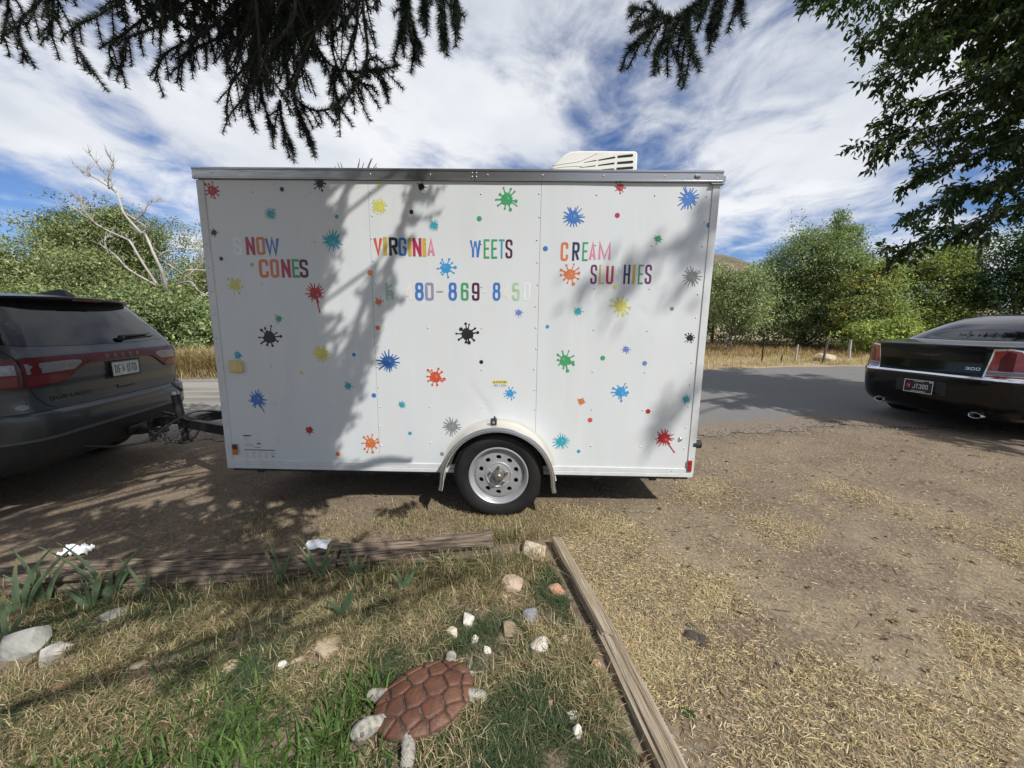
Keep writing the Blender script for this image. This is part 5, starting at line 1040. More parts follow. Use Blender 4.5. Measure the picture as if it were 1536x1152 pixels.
def bg_tree(name, label, cat, x, y, lobes, nclump, per, csize, lsize, pal, group=None, w=None, trunk=0.09, patch=None, nbr=7, m=None, barkm=None, stems=1, shell=0.55, dead=0):
    t = thing(name, label, cat, (x, y, float(gz(x, y))), group=group)
    c, Cs = crown('crown', t, lobes, nclump, per, csize, lsize, pal, w=w, patch=patch, m=m, shell=shell)
    for s in range(stems):
        b = MB(); j = random.uniform(-0.15, 0.15); top = lobes[s % len(lobes)]
        P_ = catmull([(j * 2, 0, -0.1), (j * 2.4 + top[0] * .2, top[1] * .2, top[2] * .35), (top[0] * .7, top[1] * .7, top[2] * .7), (top[0], top[1], top[2] + top[5] * .4)], 5)
        b.tube(P_, [trunk * (1 - 0.85 * i / (len(P_) - 1)) for i in range(len(P_))], 7); b.build('trunk', barkm or M_bark, t, smooth=True)
    for k in range(nbr):
        q = Cs[random.randrange(len(Cs))]; z0 = max(0.2, q[2] * random.uniform(0.3, 0.6)); f = z0 / max(q[2], .3)
        b = MB(); P_ = catmull([(q[0] * f * 0.4, q[1] * f * 0.4, z0 * .8), (q[0] * .6, q[1] * .6, z0 + (q[2] - z0) * .5), tuple(q)], 4)
        b.tube(P_, [trunk * .45 * (1 - 0.8 * i / (len(P_) - 1)) for i in range(len(P_))], 5); b.build('branch', barkm or M_bark, t, smooth=True)
    return t
G_OLIVE = [(0.278, 0.333, 0.17), (0.343, 0.396, 0.221), (0.205, 0.256, 0.124)]
G_MID = [(0.19, 0.253, 0.108), (0.256, 0.315, 0.136), (0.139, 0.19, 0.081), (0.325, 0.361, 0.177)]
G_YEL = [(0.297, 0.362, 0.1), (0.389, 0.426, 0.133), (0.204, 0.274, 0.078)]
G_DARK = [(0.044, 0.086, 0.03), (0.061, 0.109, 0.038), (0.034, 0.066, 0.023)]
G_GOLD = [(0.36, 0.325, 0.10), (0.29, 0.29, 0.085), (0.40, 0.33, 0.12)]
G_SAGE = [(0.214, 0.248, 0.099), (0.269, 0.305, 0.13), (0.159, 0.192, 0.078), (0.318, 0.341, 0.179)]

# ---- trees across the road, right of the trailer
bg_tree('olive_tree', 'small pale olive green tree with thin bare trunk beside the trailer corner', 'tree', 10.3, 18.0, [(0, 0, 2.6, 1.5, 1.2, 1.35), (0.5, 0, 1.9, 1.1, 1, .8), (-0.9, .2, 3.1, .9, .9, .9)], 230, 26, 0.20, 0.10, G_OLIVE, trunk=0.07, nbr=16, stems=2)
bg_tree('leafy_tree', 'large rounded mid green tree with tall leaning sprig on top', 'tree', 15.6, 20.8, [(0, 0, 3.4, 2.5, 2.2, 2.6), (-1.5, 0, 2.6, 1.7, 1.6, 2.1), (1.4, -.2, 2.9, 1.6, 1.6, 2.2), (0.4, -.5, 1.3, 2.2, 1.4, 1.1), (1.2, 0, 5.2, 0.9, 0.8, 0.8)], 900, 30, 0.22, 0.11, G_MID, trunk=0.16, nbr=10, stems=3)
t_ = [o for o in COL.objects if o.name.startswith('leafy_tree')][0]
crown('sprig', t_, [(0.95, -0.3, 6.0, 0.35, 0.3, 0.9), (1.55, -0.3, 5.9, 0.5, 0.3, 0.3)], 34, 26, 0.13, 0.11, G_MID)
bg_tree('yellowing_tree', 'small tree with golden yellow leaf clusters in front of the big green tree', 'tree', 16.6, 18.2, [(0, 0, 2.3, 1.3, 1.0, 1.4), (-0.6, -.2, 1.8, 1.1, .8, 0.9), (0.6, 0, 1.2, 1.2, .9, .9), (0.1, 0, 3.3, .8, .7, .7)], 330, 28, 0.18, 0.11, G_MID + G_YEL, patch=(0.30, G_GOLD, lambda C: C[:, 0] < 0.5), trunk=0.06, stems=2)
bg_tree('maple_sapling', 'low bright green leafy sapling at the foot of the golden tree', 'bush', 15.3, 16.6, [(0, 0, 0.75, 1.0, .7, .55), (1.0, 0, 0.9, .8, .6, .6)], 110, 24, 0.16, 0.12, G_YEL, trunk=0.04, nbr=4)
bg_tree('yellow_green_tree', 'upright yellow green tree behind the black sedan', 'tree', 20.3, 19.0, [(0, 0, 2.8, 1.6, 1.2, 1.9), (0.6, 0, 4.0, .9, .8, 1.1), (-0.9, 0, 3.6, .8, .8, 1.2), (0, -.3, 1.3, 1.7, 1.1, 1.0)], 480, 28, 0.19, 0.11, G_YEL + G_MID[:1], patch=(0.15, G_GOLD, lambda C: C[:, 0] < -0.4), trunk=0.10, stems=2)
bg_tree('dark_broadleaf_tree', 'dark green broad tree above the roof of the black sedan', 'tree', 23.5, 18.0, [(0, 0, 3.9, 2.6, 2.0, 2.2), (-1.2, 0, 2.2, 1.8, 1.5, 1.6), (2.5, 0, 4.4, 2.2, 2, 2.4)], 620, 28, 0.24, 0.13, G_DARK, trunk=0.18)
bg_tree('distant_thicket_tree', 'dark tree filling the gap behind the yellow green tree', 'tree', 22.5, 26.0, [(0, 0, 2.8, 4.2, 1.5, 2.6), (-5, 0, 2.4, 3.2, 1.4, 2.2)], 420, 26, 0.34, 0.19, G_DARK + G_MID[:1], trunk=0.2)
bg_tree('distant_green_tree', 'green tree low behind the small olive tree under the hill', 'tree', 13.2, 25.5, [(0, 0, 2.0, 3.0, 1.2, 2.0), (-2.2, 0, 2.2, 2.0, 1.2, 2.1), (1.8, 0, 1.6, 2, 1, 1.6)], 360, 24, 0.28, 0.15, G_MID + G_OLIVE, trunk=0.12)

# ---- shrubs across the road, left of the trailer
LS = [
 ('big rounded sage green shrub at the far left edge', -18.2, 14.2, [(0, 0, 2.6, 2.6, 1.6, 2.3), (-1.6, 0, 2.2, 2, 1.4, 2.2), (1.5, 0, 2.3, 1.6, 1.4, 1.9)], 620, G_SAGE),
 ('tall grey green tree rising behind the far left shrub', -18.6, 17.8, [(0, 0, 4.4, 2.0, 1.5, 2.0), (1.4, 0, 4.6, 1.5, 1.3, 1.7), (-1.0, 0, 4.3, 1.2, 1, 1.6)], 480, G_SAGE + G_MID[:1]),
 ('domed olive shrub below the bleached dead tree', -14.3, 13.6, [(0, 0, 1.9, 2.0, 1.4, 1.75), (1.6, 0, 1.5, 1.5, 1.2, 1.4)], 480, G_SAGE),
 ('dark domed tree behind the bleached dead tree', -17.6, 20.5, [(0, 0, 3.9, 2.4, 1.6, 2.5), (2.6, 0, 3.0, 2.0, 1.5, 2.1)], 520, G_MID + G_SAGE[:1]),
 ('dark green bush between the parked suv and the trailer', -10.6, 12.4, [(0, 0, 1.05, 1.6, 1.0, 1.1), (-1.4, 0, 1.3, 1.3, 1.0, 1.2), (1.3, 0, 0.8, 1.0, .8, .8)], 420, G_MID),
 ('feathery grey green shrub against the trailer edge', -13.2, 18.6, [(0, 0, 2.5, 1.8, 1.3, 2.0), (-1.2, 0, 2.0, 1.4, 1.2, 1.8), (1.6, 0, 1.6, 1.6, 1.2, 1.6)], 420, G_SAGE),
 ('low leafy bush just above the roof of the parked suv', -13.4, 11.4, [(0, 0, 1.2, 2.0, 1.0, 1.1), (-2.0, 0, 1.3, 1.6, 1, 1.2)], 380, G_MID + G_SAGE),
]
for (lab, x, y, lob, nc, pal) in LS:
    bg_tree('shrub' if 'tree rising' not in lab and 'domed tree' not in lab else 'tree', lab, 'shrub' if 'tree rising' not in lab and 'domed tree' not in lab else 'tree', x, y, lob, nc, 30, 0.20, 0.10, pal, trunk=0.08, nbr=6, stems=2)
bg_tree('far_tree', 'dim tree line tree low behind the dead branches', 'tree', -19.0, 26.0, [(0, 0, 2.2, 4.5, 1.5, 2.4), (6.0, 0, 1.9, 4.0, 1.3, 2.0), (-7, 0, 2.5, 4, 1.5, 2.6)], 420, 24, 0.34, 0.18, G_MID, trunk=0.15)

def dead_tree(label, segs, z_anchor):
    base = segs[0][0][0]; t = thing('dead_tree', label, 'dead tree', (base[0] + .32, base[1], -0.42))
    o0 = Vector((base[0], base[1], 0))
    for i, (P_, r_) in enumerate(segs):
        P2 = [Vector(p) - o0 + Vector((0, 0.25 * math.sin(k * 1.7 + i * 2.1), 0)) * (k > 0) for k, p in enumerate(P_)]
        if i == 0: P2 = [Vector((P2[0].x * .9, 0, -0.1))] + P2
        Q = catmull(P2, 5); b = MB(); n = len(Q)
        b.tube(Q, [0.38 * r_ * (1 - 0.76 * k / (n - 1)) * (1 + 0.12 * math.sin(k * 2.3 + i)) + 0.008 for k in range(n)], 7)
        for k in range(2, n, 2):                # fine dead twigs
            for _ in range(2 if r_ > .06 else 4):
                d = (Q[min(k + 1, n - 1)] - Q[k - 1]).normalized(); a = Vector((random.uniform(-1, 1), random.uniform(-.5, .5), random.uniform(-.2, 1.1))).normalized() + d * 0.7
                l = random.uniform(0.12, 0.30) * (0.6 + 0.4 * k / n); m1 = Q[k] + a.normalized() * l * .5 + Vector((random.uniform(-.05, .05), 0, random.uniform(-.03, .08)))
                b.tube([Q[k], m1, m1 + a.normalized() * l * .5 + Vector((random.uniform(-.1, .1), 0, .06))], [0.008, 0.006, 0.004], 4)
        b.build('trunk' if i == 0 else 'branch', M_dead, t, smooth=True)
dead_tree('bleached leafless tree with forked trunk reaching above the shrubs', DEADA, 0)
dead_tree('pale broken dead limbs leaning toward the trailer edge', DEADB, 0)

# ---- conifer twigs: wood tubes and real needles
def seg_tubes(A, B, r, n=3):
    """thin prisms for many twig pieces"""
    D = B - A; D /= np.linalg.norm(D, axis=1, keepdims=True) + 1e-9; ref = np.where(np.abs(D[:, 2:3]) < 0.9, np.array([[0, 0, 1.0]]), np.array([[1.0, 0, 0]]))
    S = np.cross(D, ref); S /= np.linalg.norm(S, axis=1, keepdims=True); U = np.cross(S, D); V = []
    for P in (A, B):
        for k in range(n):
            a = 2 * math.pi * k / n; V.append(P + (S * math.cos(a) + U * math.sin(a)) * r[:, None])
    V = np.stack(V, 1).reshape(-1, 3); i = (np.arange(len(A)) * 2 * n)[:, None]
    F = np.concatenate([i + np.array([k, (k + 1) % n, n + (k + 1) % n, n + k]) for k in range(n)], 0)
    return V, F
def needles(A, B, dens, ln, wd):
    L_ = np.linalg.norm(B - A, axis=1); k = rng.poisson(L_ * dens); q = np.repeat(np.arange(len(A)), k); N_ = len(q)
    t = rng.random(N_)[:, None]; P = A[q] + (B[q] - A[q]) * t; D = (B[q] - A[q]); D /= np.linalg.norm(D, axis=1, keepdims=True) + 1e-9
    rd = rand_dirs(N_); rd -= D * (rd * D).sum(1, keepdims=True); rd /= np.linalg.norm(rd, axis=1, keepdims=True) + 1e-9
    nd = rd * 0.80 + D * rng.uniform(0.25, 0.75, (N_, 1)); nd[:, 2] += 0.12; nd /= np.linalg.norm(nd, axis=1, keepdims=True)
    s = np.cross(nd, rand_dirs(N_)); s /= np.linalg.norm(s, axis=1, keepdims=True) + 1e-9
    l = (ln * rng.uniform(0.7, 1.15, N_))[:, None]; V = np.stack([P - s * wd / 2, P + s * wd / 2, P + nd * l], 1).reshape(-1, 3)
    return V, np.arange(N_ * 3).reshape(-1, 3), N_
def grow(axis, tw_len, step, droop, sub=0.5, side=1.0, n0=0.15, spread=0.8, roll=0.0):
    """side twigs along an axis; each twig a short chain, with small twigs on it -> arrays of pieces"""
    axis = [Vector(p) for p in axis]; A = []; B = []; Lx = sum((b - a).length for a, b in zip(axis[:-1], axis[1:])); acc = 0; s = 1; nxt = Lx * n0
    for a, b in zip(axis[:-1], axis[1:]):
        d = (b - a); l = d.length; dn = d.normalized()
        while nxt < acc + l:
            p = a + dn * (nxt - acc); f = nxt / Lx; s = -s
            lat = dn.cross(Vector((0, 0, 1))); lat = lat.normalized() if lat.length > 1e-3 else Vector((1, 0, 0))
            if roll: ra = random.gauss(0, roll); lat = lat * math.cos(ra) + Vector((0, 0, 1)) * math.sin(ra)
            dr = (dn * random.uniform(.4, .9) + lat * s * random.uniform(.4, 1.0) * spread + Vector((0, 0, -droop * random.uniform(.6, 1.4)))).normalized()
            ll = tw_len * (1 - 0.55 * f) * random.uniform(0.6, 1.25); q = p; k = 4
            for i in range(k):
                q2 = q + dr * ll / k; A.append(q); B.append(q2)
                if i > 0 and ll > 0.12 and random.random() < sub:
                    d2 = (dr + rand_v() * 0.9).normalized(); A.append(q); B.append(q + d2 * ll * random.uniform(.22, .42))
                dr = (dr + Vector((0, 0, -droop * .18)) + rand_v() * 0.10).normalized(); q = q2
            nxt += step * random.uniform(.6, 1.4)
        acc += l
    return A, B
def rand_v(): return Vector((random.gauss(0, 1), random.gauss(0, 1), random.gauss(0, 1))).normalized()
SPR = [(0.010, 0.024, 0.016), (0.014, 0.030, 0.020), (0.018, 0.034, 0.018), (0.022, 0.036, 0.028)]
spruce = thing('spruce_tree', 'dark spruce with needle branches hanging into the top of the view', 'tree', (-2.2, -3.4, 0))
SO = Vector((-2.2, -3.4, 0))
b = MB(); P_ = [(0, 0, -0.2), (0.02, 0, 1.5), (0.0, 0.03, 5), (0.05, 0, 9), (0.03, 0, 13.5)]; b.tube(catmull(P_, 5), [0.34 * (1 - .95 * k / 20) + .01 for k in range(21)], 14); b.build('trunk', M_barkspruce, spruce, smooth=True)
def spruce_branch(axis, tw, step, droop, dens, ln, wd, r0=0.012, root=True, from_z=None, sub=0.5, axis_needles=0.6):
    ax = [Vector(p) - SO for p in axis]
    ws = MB()
    if root:
        z0 = from_z if from_z is not None else max(1.6, ax[0].z + random.uniform(-0.2, 0.8))
        r_ = catmull([Vector((0, 0, z0)), Vector((0, 0, z0)).lerp(ax[0], 0.5) + Vector((0, 0, 0.25)), ax[0], ax[1]], 5)[:-5]
        n = len(r_); ws.tube(r_, [0.014 * (1 - k / n) + r0 * 0.7 * k / n for k in range(n)], 7)
    full = catmull(ax, 5); n = len(full); ws.tube(full, [r0 * (1 - .75 * k / (n - 1)) + .0012 for k in range(n)], 6)
    br = ws.build('branch', M_barkspruce, spruce, smooth=True)
    A, B = grow(full, tw, step, droop, sub=sub, n0=0.05)
    A = np.array([tuple(v) for v in A]).reshape(-1, 3); B = np.array([tuple(v) for v in B]).reshape(-1, 3)
    V, F = seg_tubes(A, B, np.full(len(A), 0.0022)); mesh_obj('twigs', V, F, M_barkspruce, br)['kind'] = 'stuff'
    k0 = int(n * (1 - axis_needles)); AA = np.array([tuple(v) for v in full[k0:-1]]); BB = np.array([tuple(v) for v in full[k0 + 1:]])
    A = np.concatenate([A, AA]); B = np.concatenate([B, BB])
    V, F, N_ = needles(A, B, dens, ln, wd)
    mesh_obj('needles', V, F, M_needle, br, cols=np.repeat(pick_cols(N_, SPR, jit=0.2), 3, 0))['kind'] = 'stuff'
# the hanging sprays that show at the top of the picture
for P_ in TWIGS:
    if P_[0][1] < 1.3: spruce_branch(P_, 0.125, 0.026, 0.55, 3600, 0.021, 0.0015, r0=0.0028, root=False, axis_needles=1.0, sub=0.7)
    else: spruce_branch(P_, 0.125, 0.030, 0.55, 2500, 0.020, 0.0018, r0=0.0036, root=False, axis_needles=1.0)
# limbs that carry those sprays, out of the picture
def limb(P_, r0, r1):
    q = catmull([Vector(p) - SO for p in P_], 6); n = len(q); b = MB(); b.tube(q, [r0 + (r1 - r0) * k / (n - 1) for k in range(n)], 8); b.build('limb', M_barkspruce, spruce, smooth=True)
limb([(-2.2, -3.4, 3.2), (-1.9, -1.0, 3.7), (-1.6, 0.6, 3.55), (-1.45, 1.5, 3.05)], 0.08, 0.02)
limb([(-2.2, -3.4, 3.5), (-1.5, -1.0, 3.9), (-0.9, 0.6, 3.6), (-0.78, 1.5, 3.05)], 0.08, 0.02)
limb([(-2.2, -3.4, 3.8), (-0.9, -1.0, 4.0), (-0.35, 0.6, 3.3), (-0.2, 1.2, 2.72)], 0.07, 0.015)
limb([(-2.2, -3.4, 4.1), (-0.3, -1.0, 4.1), (0.45, 0.6, 3.3), (0.62, 1.15, 2.72)], 0.07, 0.015)
limb([(-1.6, 0.6, 3.55), (-1.0, 1.4, 3.05), (-0.7, 1.48, 2.86)], 0.02, 0.01)
# thick inner mass of sprays
mass = []
for k in range(34):
    yy = random.uniform(1.3, 1.8); fx = random.uniform(0, 1); sx_ = yy * (-0.76 + 0.44 * fx); z0 = 1.48 + yy * (random.uniform(0.66, 0.88) - (0.05 * math.sin(fx * 3.1)))
    l = random.uniform(0.28, 0.55); mass.append([(sx_, yy, z0 + .25), (sx_ - 0.05 * l, yy + .02, z0), (sx_ - random.uniform(.05, .35) * l, yy + .03, z0 - l * .28), (sx_ - random.uniform(.1, .5) * l, yy + .04, z0 - l * .55)])
for P_ in mass: spruce_branch(P_, 0.15, 0.036, 0.6, 1150, 0.021, 0.0020, r0=0.005, root=False)
# overhead boughs, above the picture, whose shade falls on the trailer, the car and the yard
SV = Vector((0.61, -0.75, 1.0))
def bough(target, t, tw=0.55, dens=430, step=0.045, wd=0.0115, ln=0.042, from_z=None):
    spruce_branch([Vector(p) + SV * (t + i * .05) for i, p in enumerate(target)], tw, step, 0.25, dens, ln, wd, r0=0.016, from_z=from_z, sub=0.75, root=tuple(target[0])[0] != -0.75)
def PW(u, v): return Vector(TM @ Vector((u, 0, v)))
BT = [([PW(0.9, 2.3), PW(0.55, 1.5), PW(0.35, 0.6)], 2.35), ([PW(0.35, 2.3), PW(0.15, 1.5), PW(0.0, 0.5)], 2.5), ([PW(0.65, 2.0), PW(0.6, 1.2), PW(0.55, 0.3)], 2.7), ([PW(0.2, 1.9), PW(0.75, 0.9), PW(0.7, 0.1)], 2.6),
      ([PW(1.62, 2.3), PW(1.42, 1.75), PW(1.18, 1.05), PW(0.95, 0.45)], 2.3), ([PW(1.25, 1.55), PW(1.05, 1.0), PW(0.85, 0.3)], 2.75), ([PW(1.1, 2.15), PW(0.9, 1.7), PW(0.75, 1.3)], 2.3), ([PW(0.3, 1.2), PW(0.5, 0.5), PW(0.8, -.1)], 2.9)]
for k, uu in enumerate((0.02, 0.14, 0.26, 0.38, 0.50, 0.62, 0.74, 0.30, 0.55)):
    BT.append(([PW(uu + .16, 2.35), PW(uu + .04, 1.5), PW(uu - .06, 0.55), PW(uu - .10, -0.1)], 2.55 + 0.13 * (k % 4)))
BT += [([PW(-0.05, 2.0), PW(0.5, 2.15), PW(0.95, 2.2)], 2.2), ([PW(-.1, 1.6), PW(.45, 1.7), PW(.8, 1.75)], 2.4), ([PW(0.9, .9), PW(.8, .4), PW(.7, -.1)], 2.7)]
BT += [([p + Vector((-.06, 0, .1)) for p in P_], t + 0.42) for P_, t in BT if P_[0].x < -1.3]
for P_, t in BT:
    if max(p[0] for p in P_) > -1.25: bough(P_, t, tw=0.62, dens=300, step=0.055, wd=0.009)      # open sprays along the edge of the shade
    else: bough(P_, t, tw=0.46, dens=360)
BT2 = [([(-3.2, 3.0, 1.4), (-4.2, 3.4, 1.4), (-5.2, 3.8, 1.6)], 2.9), ([(-3.0, 3.8, 1.2), (-4.0, 4.2, 1.6), (-5.2, 4.6, 1.7)], 3.0), ([(-3.0, 2.6, 0.8), (-3.7, 3.0, 0.6), (-4.4, 3.4, 1)], 3.2), ([(-3.2, 3.4, 0.8), (-3.8, 3.8, 0.8), (-4.6, 4.4, 1.6)], 3.4), ([(-2.6, 4.2, 0.6), (-3.5, 4.6, 1), (-4.4, 5.0, 1.4)], 3.0), ([(-3.3, 3.2, 0.3), (-4.0, 3.3, 0.5), (-4.8, 3.6, 1.2)], 3.6),
       ([(-1.5, 2.75, 0), (-2.1, 2.8, 0), (-2.9, 2.9, 0)], 2.9), ([(-1.35, 2.5, 0), (-2.2, 2.6, 0), (-3.2, 2.8, 0)], 3.1), ([(-1.9, 2.5, 0), (-2.5, 2.55, 0), (-3.4, 2.7, 0)], 2.8), ([(-0.75, 2.1, 0), (-1.2, 2.2, 0), (-2.2, 2.4, 0)], 3.3), ([(-2.4, 3.9, 0), (-3.2, 4.4, 0), (-4.2, 4.9, 0)], 3.2), ([(-3.2, 2.5, 0), (-4.0, 2.6, 0), (-4.9, 2.7, 0)], 3.5)]
for k in range(11):
    yy = 2.7 + 0.22 * k; BT2.append(([(-3.05, yy, 0.75 + .04 * k), (-3.9, yy + .15, 0.8 + .08 * k), (-4.9, yy + .3, 1.0 + .08 * k), (-5.6, yy + .4, 1.2)], 2.7 + .22 * (k % 4)))
for P_, t in (([(-1.0, 1.9, 0), (-1.6, 1.85, 0), (-2.3, 1.85, 0)], 3.5), ([(-0.3, 2.0, 0), (-0.9, 2.05, 0), (-1.5, 2.1, 0)], 3.5)): bough(P_, t, tw=0.6, dens=190, step=0.07, wd=0.009)
for P_, t in BT2: bough(P_, t, tw=0.62)
for k in range(54):                                        # the rest of the tree's whorls, above and behind the view
    a = k * 2.4; z = 2.0 + k * 0.19; l = 3.1 * (1 - (z - 2.0) / 11.5) * random.uniform(.85, 1.1); c_, s_ = math.cos(a), math.sin(a)
    if z < 6 and s_ > 0.1 and l * s_ > 1.2: continue
    spruce_branch([SO + Vector((0.3 * c_, 0.3 * s_, z)), SO + Vector((l * .6 * c_, l * .6 * s_, z - .15)), SO + Vector((l * c_, l * s_, z - .6))], 0.75, 0.10, 0.3, 130, 0.07, 0.019, r0=0.02, from_z=z, sub=0.7)

# ---- broadleaf tree at the upper right
ash = thing('broadleaf_tree', 'big dark leafed tree whose drooping boughs fill the upper right corner', 'tree', (10.2, 2.2, 0))
AO = Vector((10.2, 2.2, 0))
b = MB(); b.tube(catmull([(0, 0, -.2), (-.1, .05, 2), (-.3, .1, 4), (-.2, 0, 7), (0, 0, 9)], 5), [0.36 * (1 - .85 * k / 20) for k in range(21)], 14); b.build('trunk', M_bark, ash, smooth=True)
ASH = [(0.051, 0.081, 0.033), (0.066, 0.104, 0.039), (0.039, 0.064, 0.027), (0.09, 0.129, 0.048)]
LP = []; LD = []; LC = []
LSZ = []
def leaf_spray(P_, r0, tw, step, parent_root=None, lv=14, n0=0.3, big=1.0):
    """a bough: curved axis, side shoots, leaves in alternate rows along each shoot"""
    ax = [Vector(p) - AO for p in P_]; full = catmull(ax, 6); n = len(full); b = MB(); b.tube(full, [r0 * (1 - .8 * k / (n - 1)) + .003 for k in range(n)], 6)
    A, B = grow(full, tw, step, 0.28, sub=0.85, n0=n0, spread=1.2, roll=0.8)
    for a, c in zip(A, B):
        b.tube([a, c], [0.0045, 0.003], 4, cap=False); d = (c - a)
        for k in range(lv):
            t = random.random(); LP.append(tuple(a + d * t + rand_v() * abs(random.gauss(0, .06)))); LSZ.append(big); LD.append(tuple((d.normalized() * .5 + rand_v() * .75 + Vector((0, 0, -.35))).normalized()))
    b.build('bough', M_bark, ash, smooth=True)
VB = [  # boughs whose tips show: from the trunk side to the tip
 [(9.6, 2.6, 6.2), (7.0, 3.8, 5.9), (4.9, 4.5, 5.0), (3.75, 4.6, 4.35)], [(9.6, 2.6, 5.6), (7.2, 3.8, 5.3), (5.2, 4.4, 4.6), (3.95, 4.5, 4.0)], [(9.6, 2.6, 5.2), (7.2, 3.9, 4.9), (5.2, 4.4, 4.1), (4.0, 4.5, 3.62)],
 [(9.6, 2.6, 4.8), (7.4, 3.9, 4.6), (5.4, 4.4, 3.8), (3.85, 4.5, 3.36)], [(9.6, 2.6, 4.4), (7.4, 3.9, 4.2), (5.6, 4.4, 3.5), (4.35, 4.5, 3.02)], [(9.6, 2.6, 4.0), (7.4, 3.9, 3.9), (5.8, 4.4, 3.2), (4.6, 4.5, 2.72)], [(9.6, 2.6, 3.8), (7.6, 3.9, 3.6), (6.0, 4.4, 2.95), (4.95, 4.45, 2.5), (4.25, 4.5, 2.28)],
 [(9.6, 2.6, 5.0), (7.6, 3.6, 5.0), (6.2, 4.0, 4.6), (4.9, 4.3, 4.3)], [(9.6, 2.6, 4.6), (7.6, 3.6, 4.5), (6.2, 4.1, 4.1), (5.0, 4.4, 3.85)], [(9.6, 2.6, 4.3), (7.8, 3.6, 4.2), (6.4, 4.1, 3.7), (5.2, 4.4, 3.4)], [(9.6, 2.6, 4.0), (8.0, 3.6, 3.7), (6.6, 4.2, 3.2), (5.6, 4.4, 2.85)],
 [(9.6, 2.6, 6.4), (7.2, 3.4, 6.3), (5.6, 4.0, 5.6), (4.4, 4.3, 4.9)], [(9.6, 2.6, 5.8), (7.2, 3.6, 5.6), (5.8, 4.1, 5.0), (4.5, 4.4, 4.5)], [(8.2, 3.2, 6.4), (5.8, 4.2, 6.0), (4.2, 4.6, 5.2), (3.2, 4.7, 4.80)], [(9.6, 2.6, 5.4), (7.0, 3.5, 5.2), (5.6, 4.2, 4.6), (4.6, 4.4, 4.2)], [(9.6, 3.0, 4.9), (7.6, 4.2, 4.6), (6.2, 4.8, 4.0), (5.2, 5.0, 3.6)], [(9.6, 3.0, 4.4), (7.8, 4.2, 4.1), (6.4, 4.9, 3.4), (5.5, 5.1, 3.0)]]
for e in ((6.4, 7.0, 5.9), (7.5, 8.0, 6.4), (8.6, 8.0, 6.0), (7.2, 8.2, 7.4), (6.6, 9.0, 8.0), (8.2, 9.4, 7.0), (9.2, 7.2, 5.6), (9.6, 8.6, 6.6), (5.9, 6.2, 5.6), (6.3, 7.4, 6.9), (8.8, 6.4, 5.0), (7.6, 6.6, 5.2), (10.2, 8.0, 5.4), (7.0, 6.0, 4.7)):
    VB.append([(10.0, 2.6, e[2] - 1.2), (9.6, 4.6, e[2] - .1), ((e[0] + 9.2) / 2, (e[1] + 5.2) / 2, e[2] + .25), e])
for P_ in VB[:17]:                                          # these boughs reach further over the lane
    for i in range(len(P_)):
        f = 1 + 0.36 * i / (len(P_) - 1); x, y, z = P_[i]; P_[i] = (x * (f if i else 1), y * f, 1.48 + (z - 1.48) * f)
for k, P_ in enumerate(VB): leaf_spray(P_, 0.035, 0.85, 0.085, lv=8, n0=0.45 if k < 17 else 0.3)
for k in range(44):                                         # the rest of the crown, over the parked sedan
    a = random.uniform(0, 6.283); z = random.uniform(4.0, 8.0); l = random.uniform(2.0, 4.2); e = AO + Vector((l * math.cos(a) * 0.85, l * math.sin(a) * 0.8 + .3, z - random.uniform(0, .5)))
    if e.y > 3.4 and e.x < 8.5: continue
    if e.x < 7.2 and e.y < 2.5: continue
    leaf_spray([AO + Vector((0, 0, z * .8)), AO + Vector((l * .4 * math.cos(a), l * .4 * math.sin(a), z + .3)), e], 0.04, 0.85, 0.12, lv=5, big=1.5)
for k in range(26):                                         # boughs that shade the parked sedan and the ground behind it
    tx, ty, tz = random.uniform(4.9, 8.5), random.uniform(3.9, 6.6), random.uniform(0.0, 1.3); t = random.uniform(3.3, 4.6); e = Vector((tx, ty, tz)) + SV * t
    if e.x < 7.0: continue
    leaf_spray([AO + Vector((0, 0, e.z * .8)), AO.lerp(e, .5) + Vector((0, 0, e.z * .55)), e + (e - AO).normalized() * .3 * Vector((1, 1, 0)).length * .3], 0.03, 0.8, 0.09, lv=6, big=1.5)
for e in ((5.5, -2.4, 9.1), (4.9, -2.3, 8.6), (5.8, -2.9, 8.4), (6.0, -2.2, 8.9)): leaf_spray([AO + Vector((0, 0, 7.4)), AO.lerp(Vector(e), .5) + Vector((0, 0, 4.2)), Vector(e)], 0.03, 0.6, 0.16, lv=5, n0=0.6)
LP = np.array(LP); LD = np.array(LD); N_ = len(LP); Nn = rand_dirs(N_) * .7; Nn[:, 2] += .9
ln = 0.102 * np.array(LSZ) * rng.uniform(.65, 1.25, N_); V, F = leaf_quads(LP, LD, Nn, ln, ln * rng.uniform(.36, .5, N_))
o = mesh_obj('crown', V, F, M_leaf, ash, cols=np.repeat(pick_cols(N_, ASH, jit=.2), 4, 0))

# ---- faint treetops beyond the trailer roof
for i, (x, y, h, n) in enumerate(((-7.2, 18.5, 8.15, 12), (-3.0, 15.0, 0, 0))):
    if not n: continue
    t = thing('bare_tree', 'bare treetop twigs just clearing the trailer roof', 'tree', (x, y, 0)); b = MB(); b.tube(catmull([(0, 0, -.1), (.1, 0, 4), (.05, 0, 7.4)], 4), [0.09, .085, .08, .075, .07, .065, .06, .05, .03], 6)
    b.build('trunk', M_bark, t, smooth=True); 
    for k in range(n):
        b = MB(); x1 = random.uniform(-.8, 1.2); b.tube(catmull([(0.05, 0, 6.0), (x1 * .4, 0, 7.4), (x1, 0, h + random.uniform(0, .55))], 4), [0.025] * 4 + [.02] * 4 + [.012], 4); b.build('branch', M_bark, t)
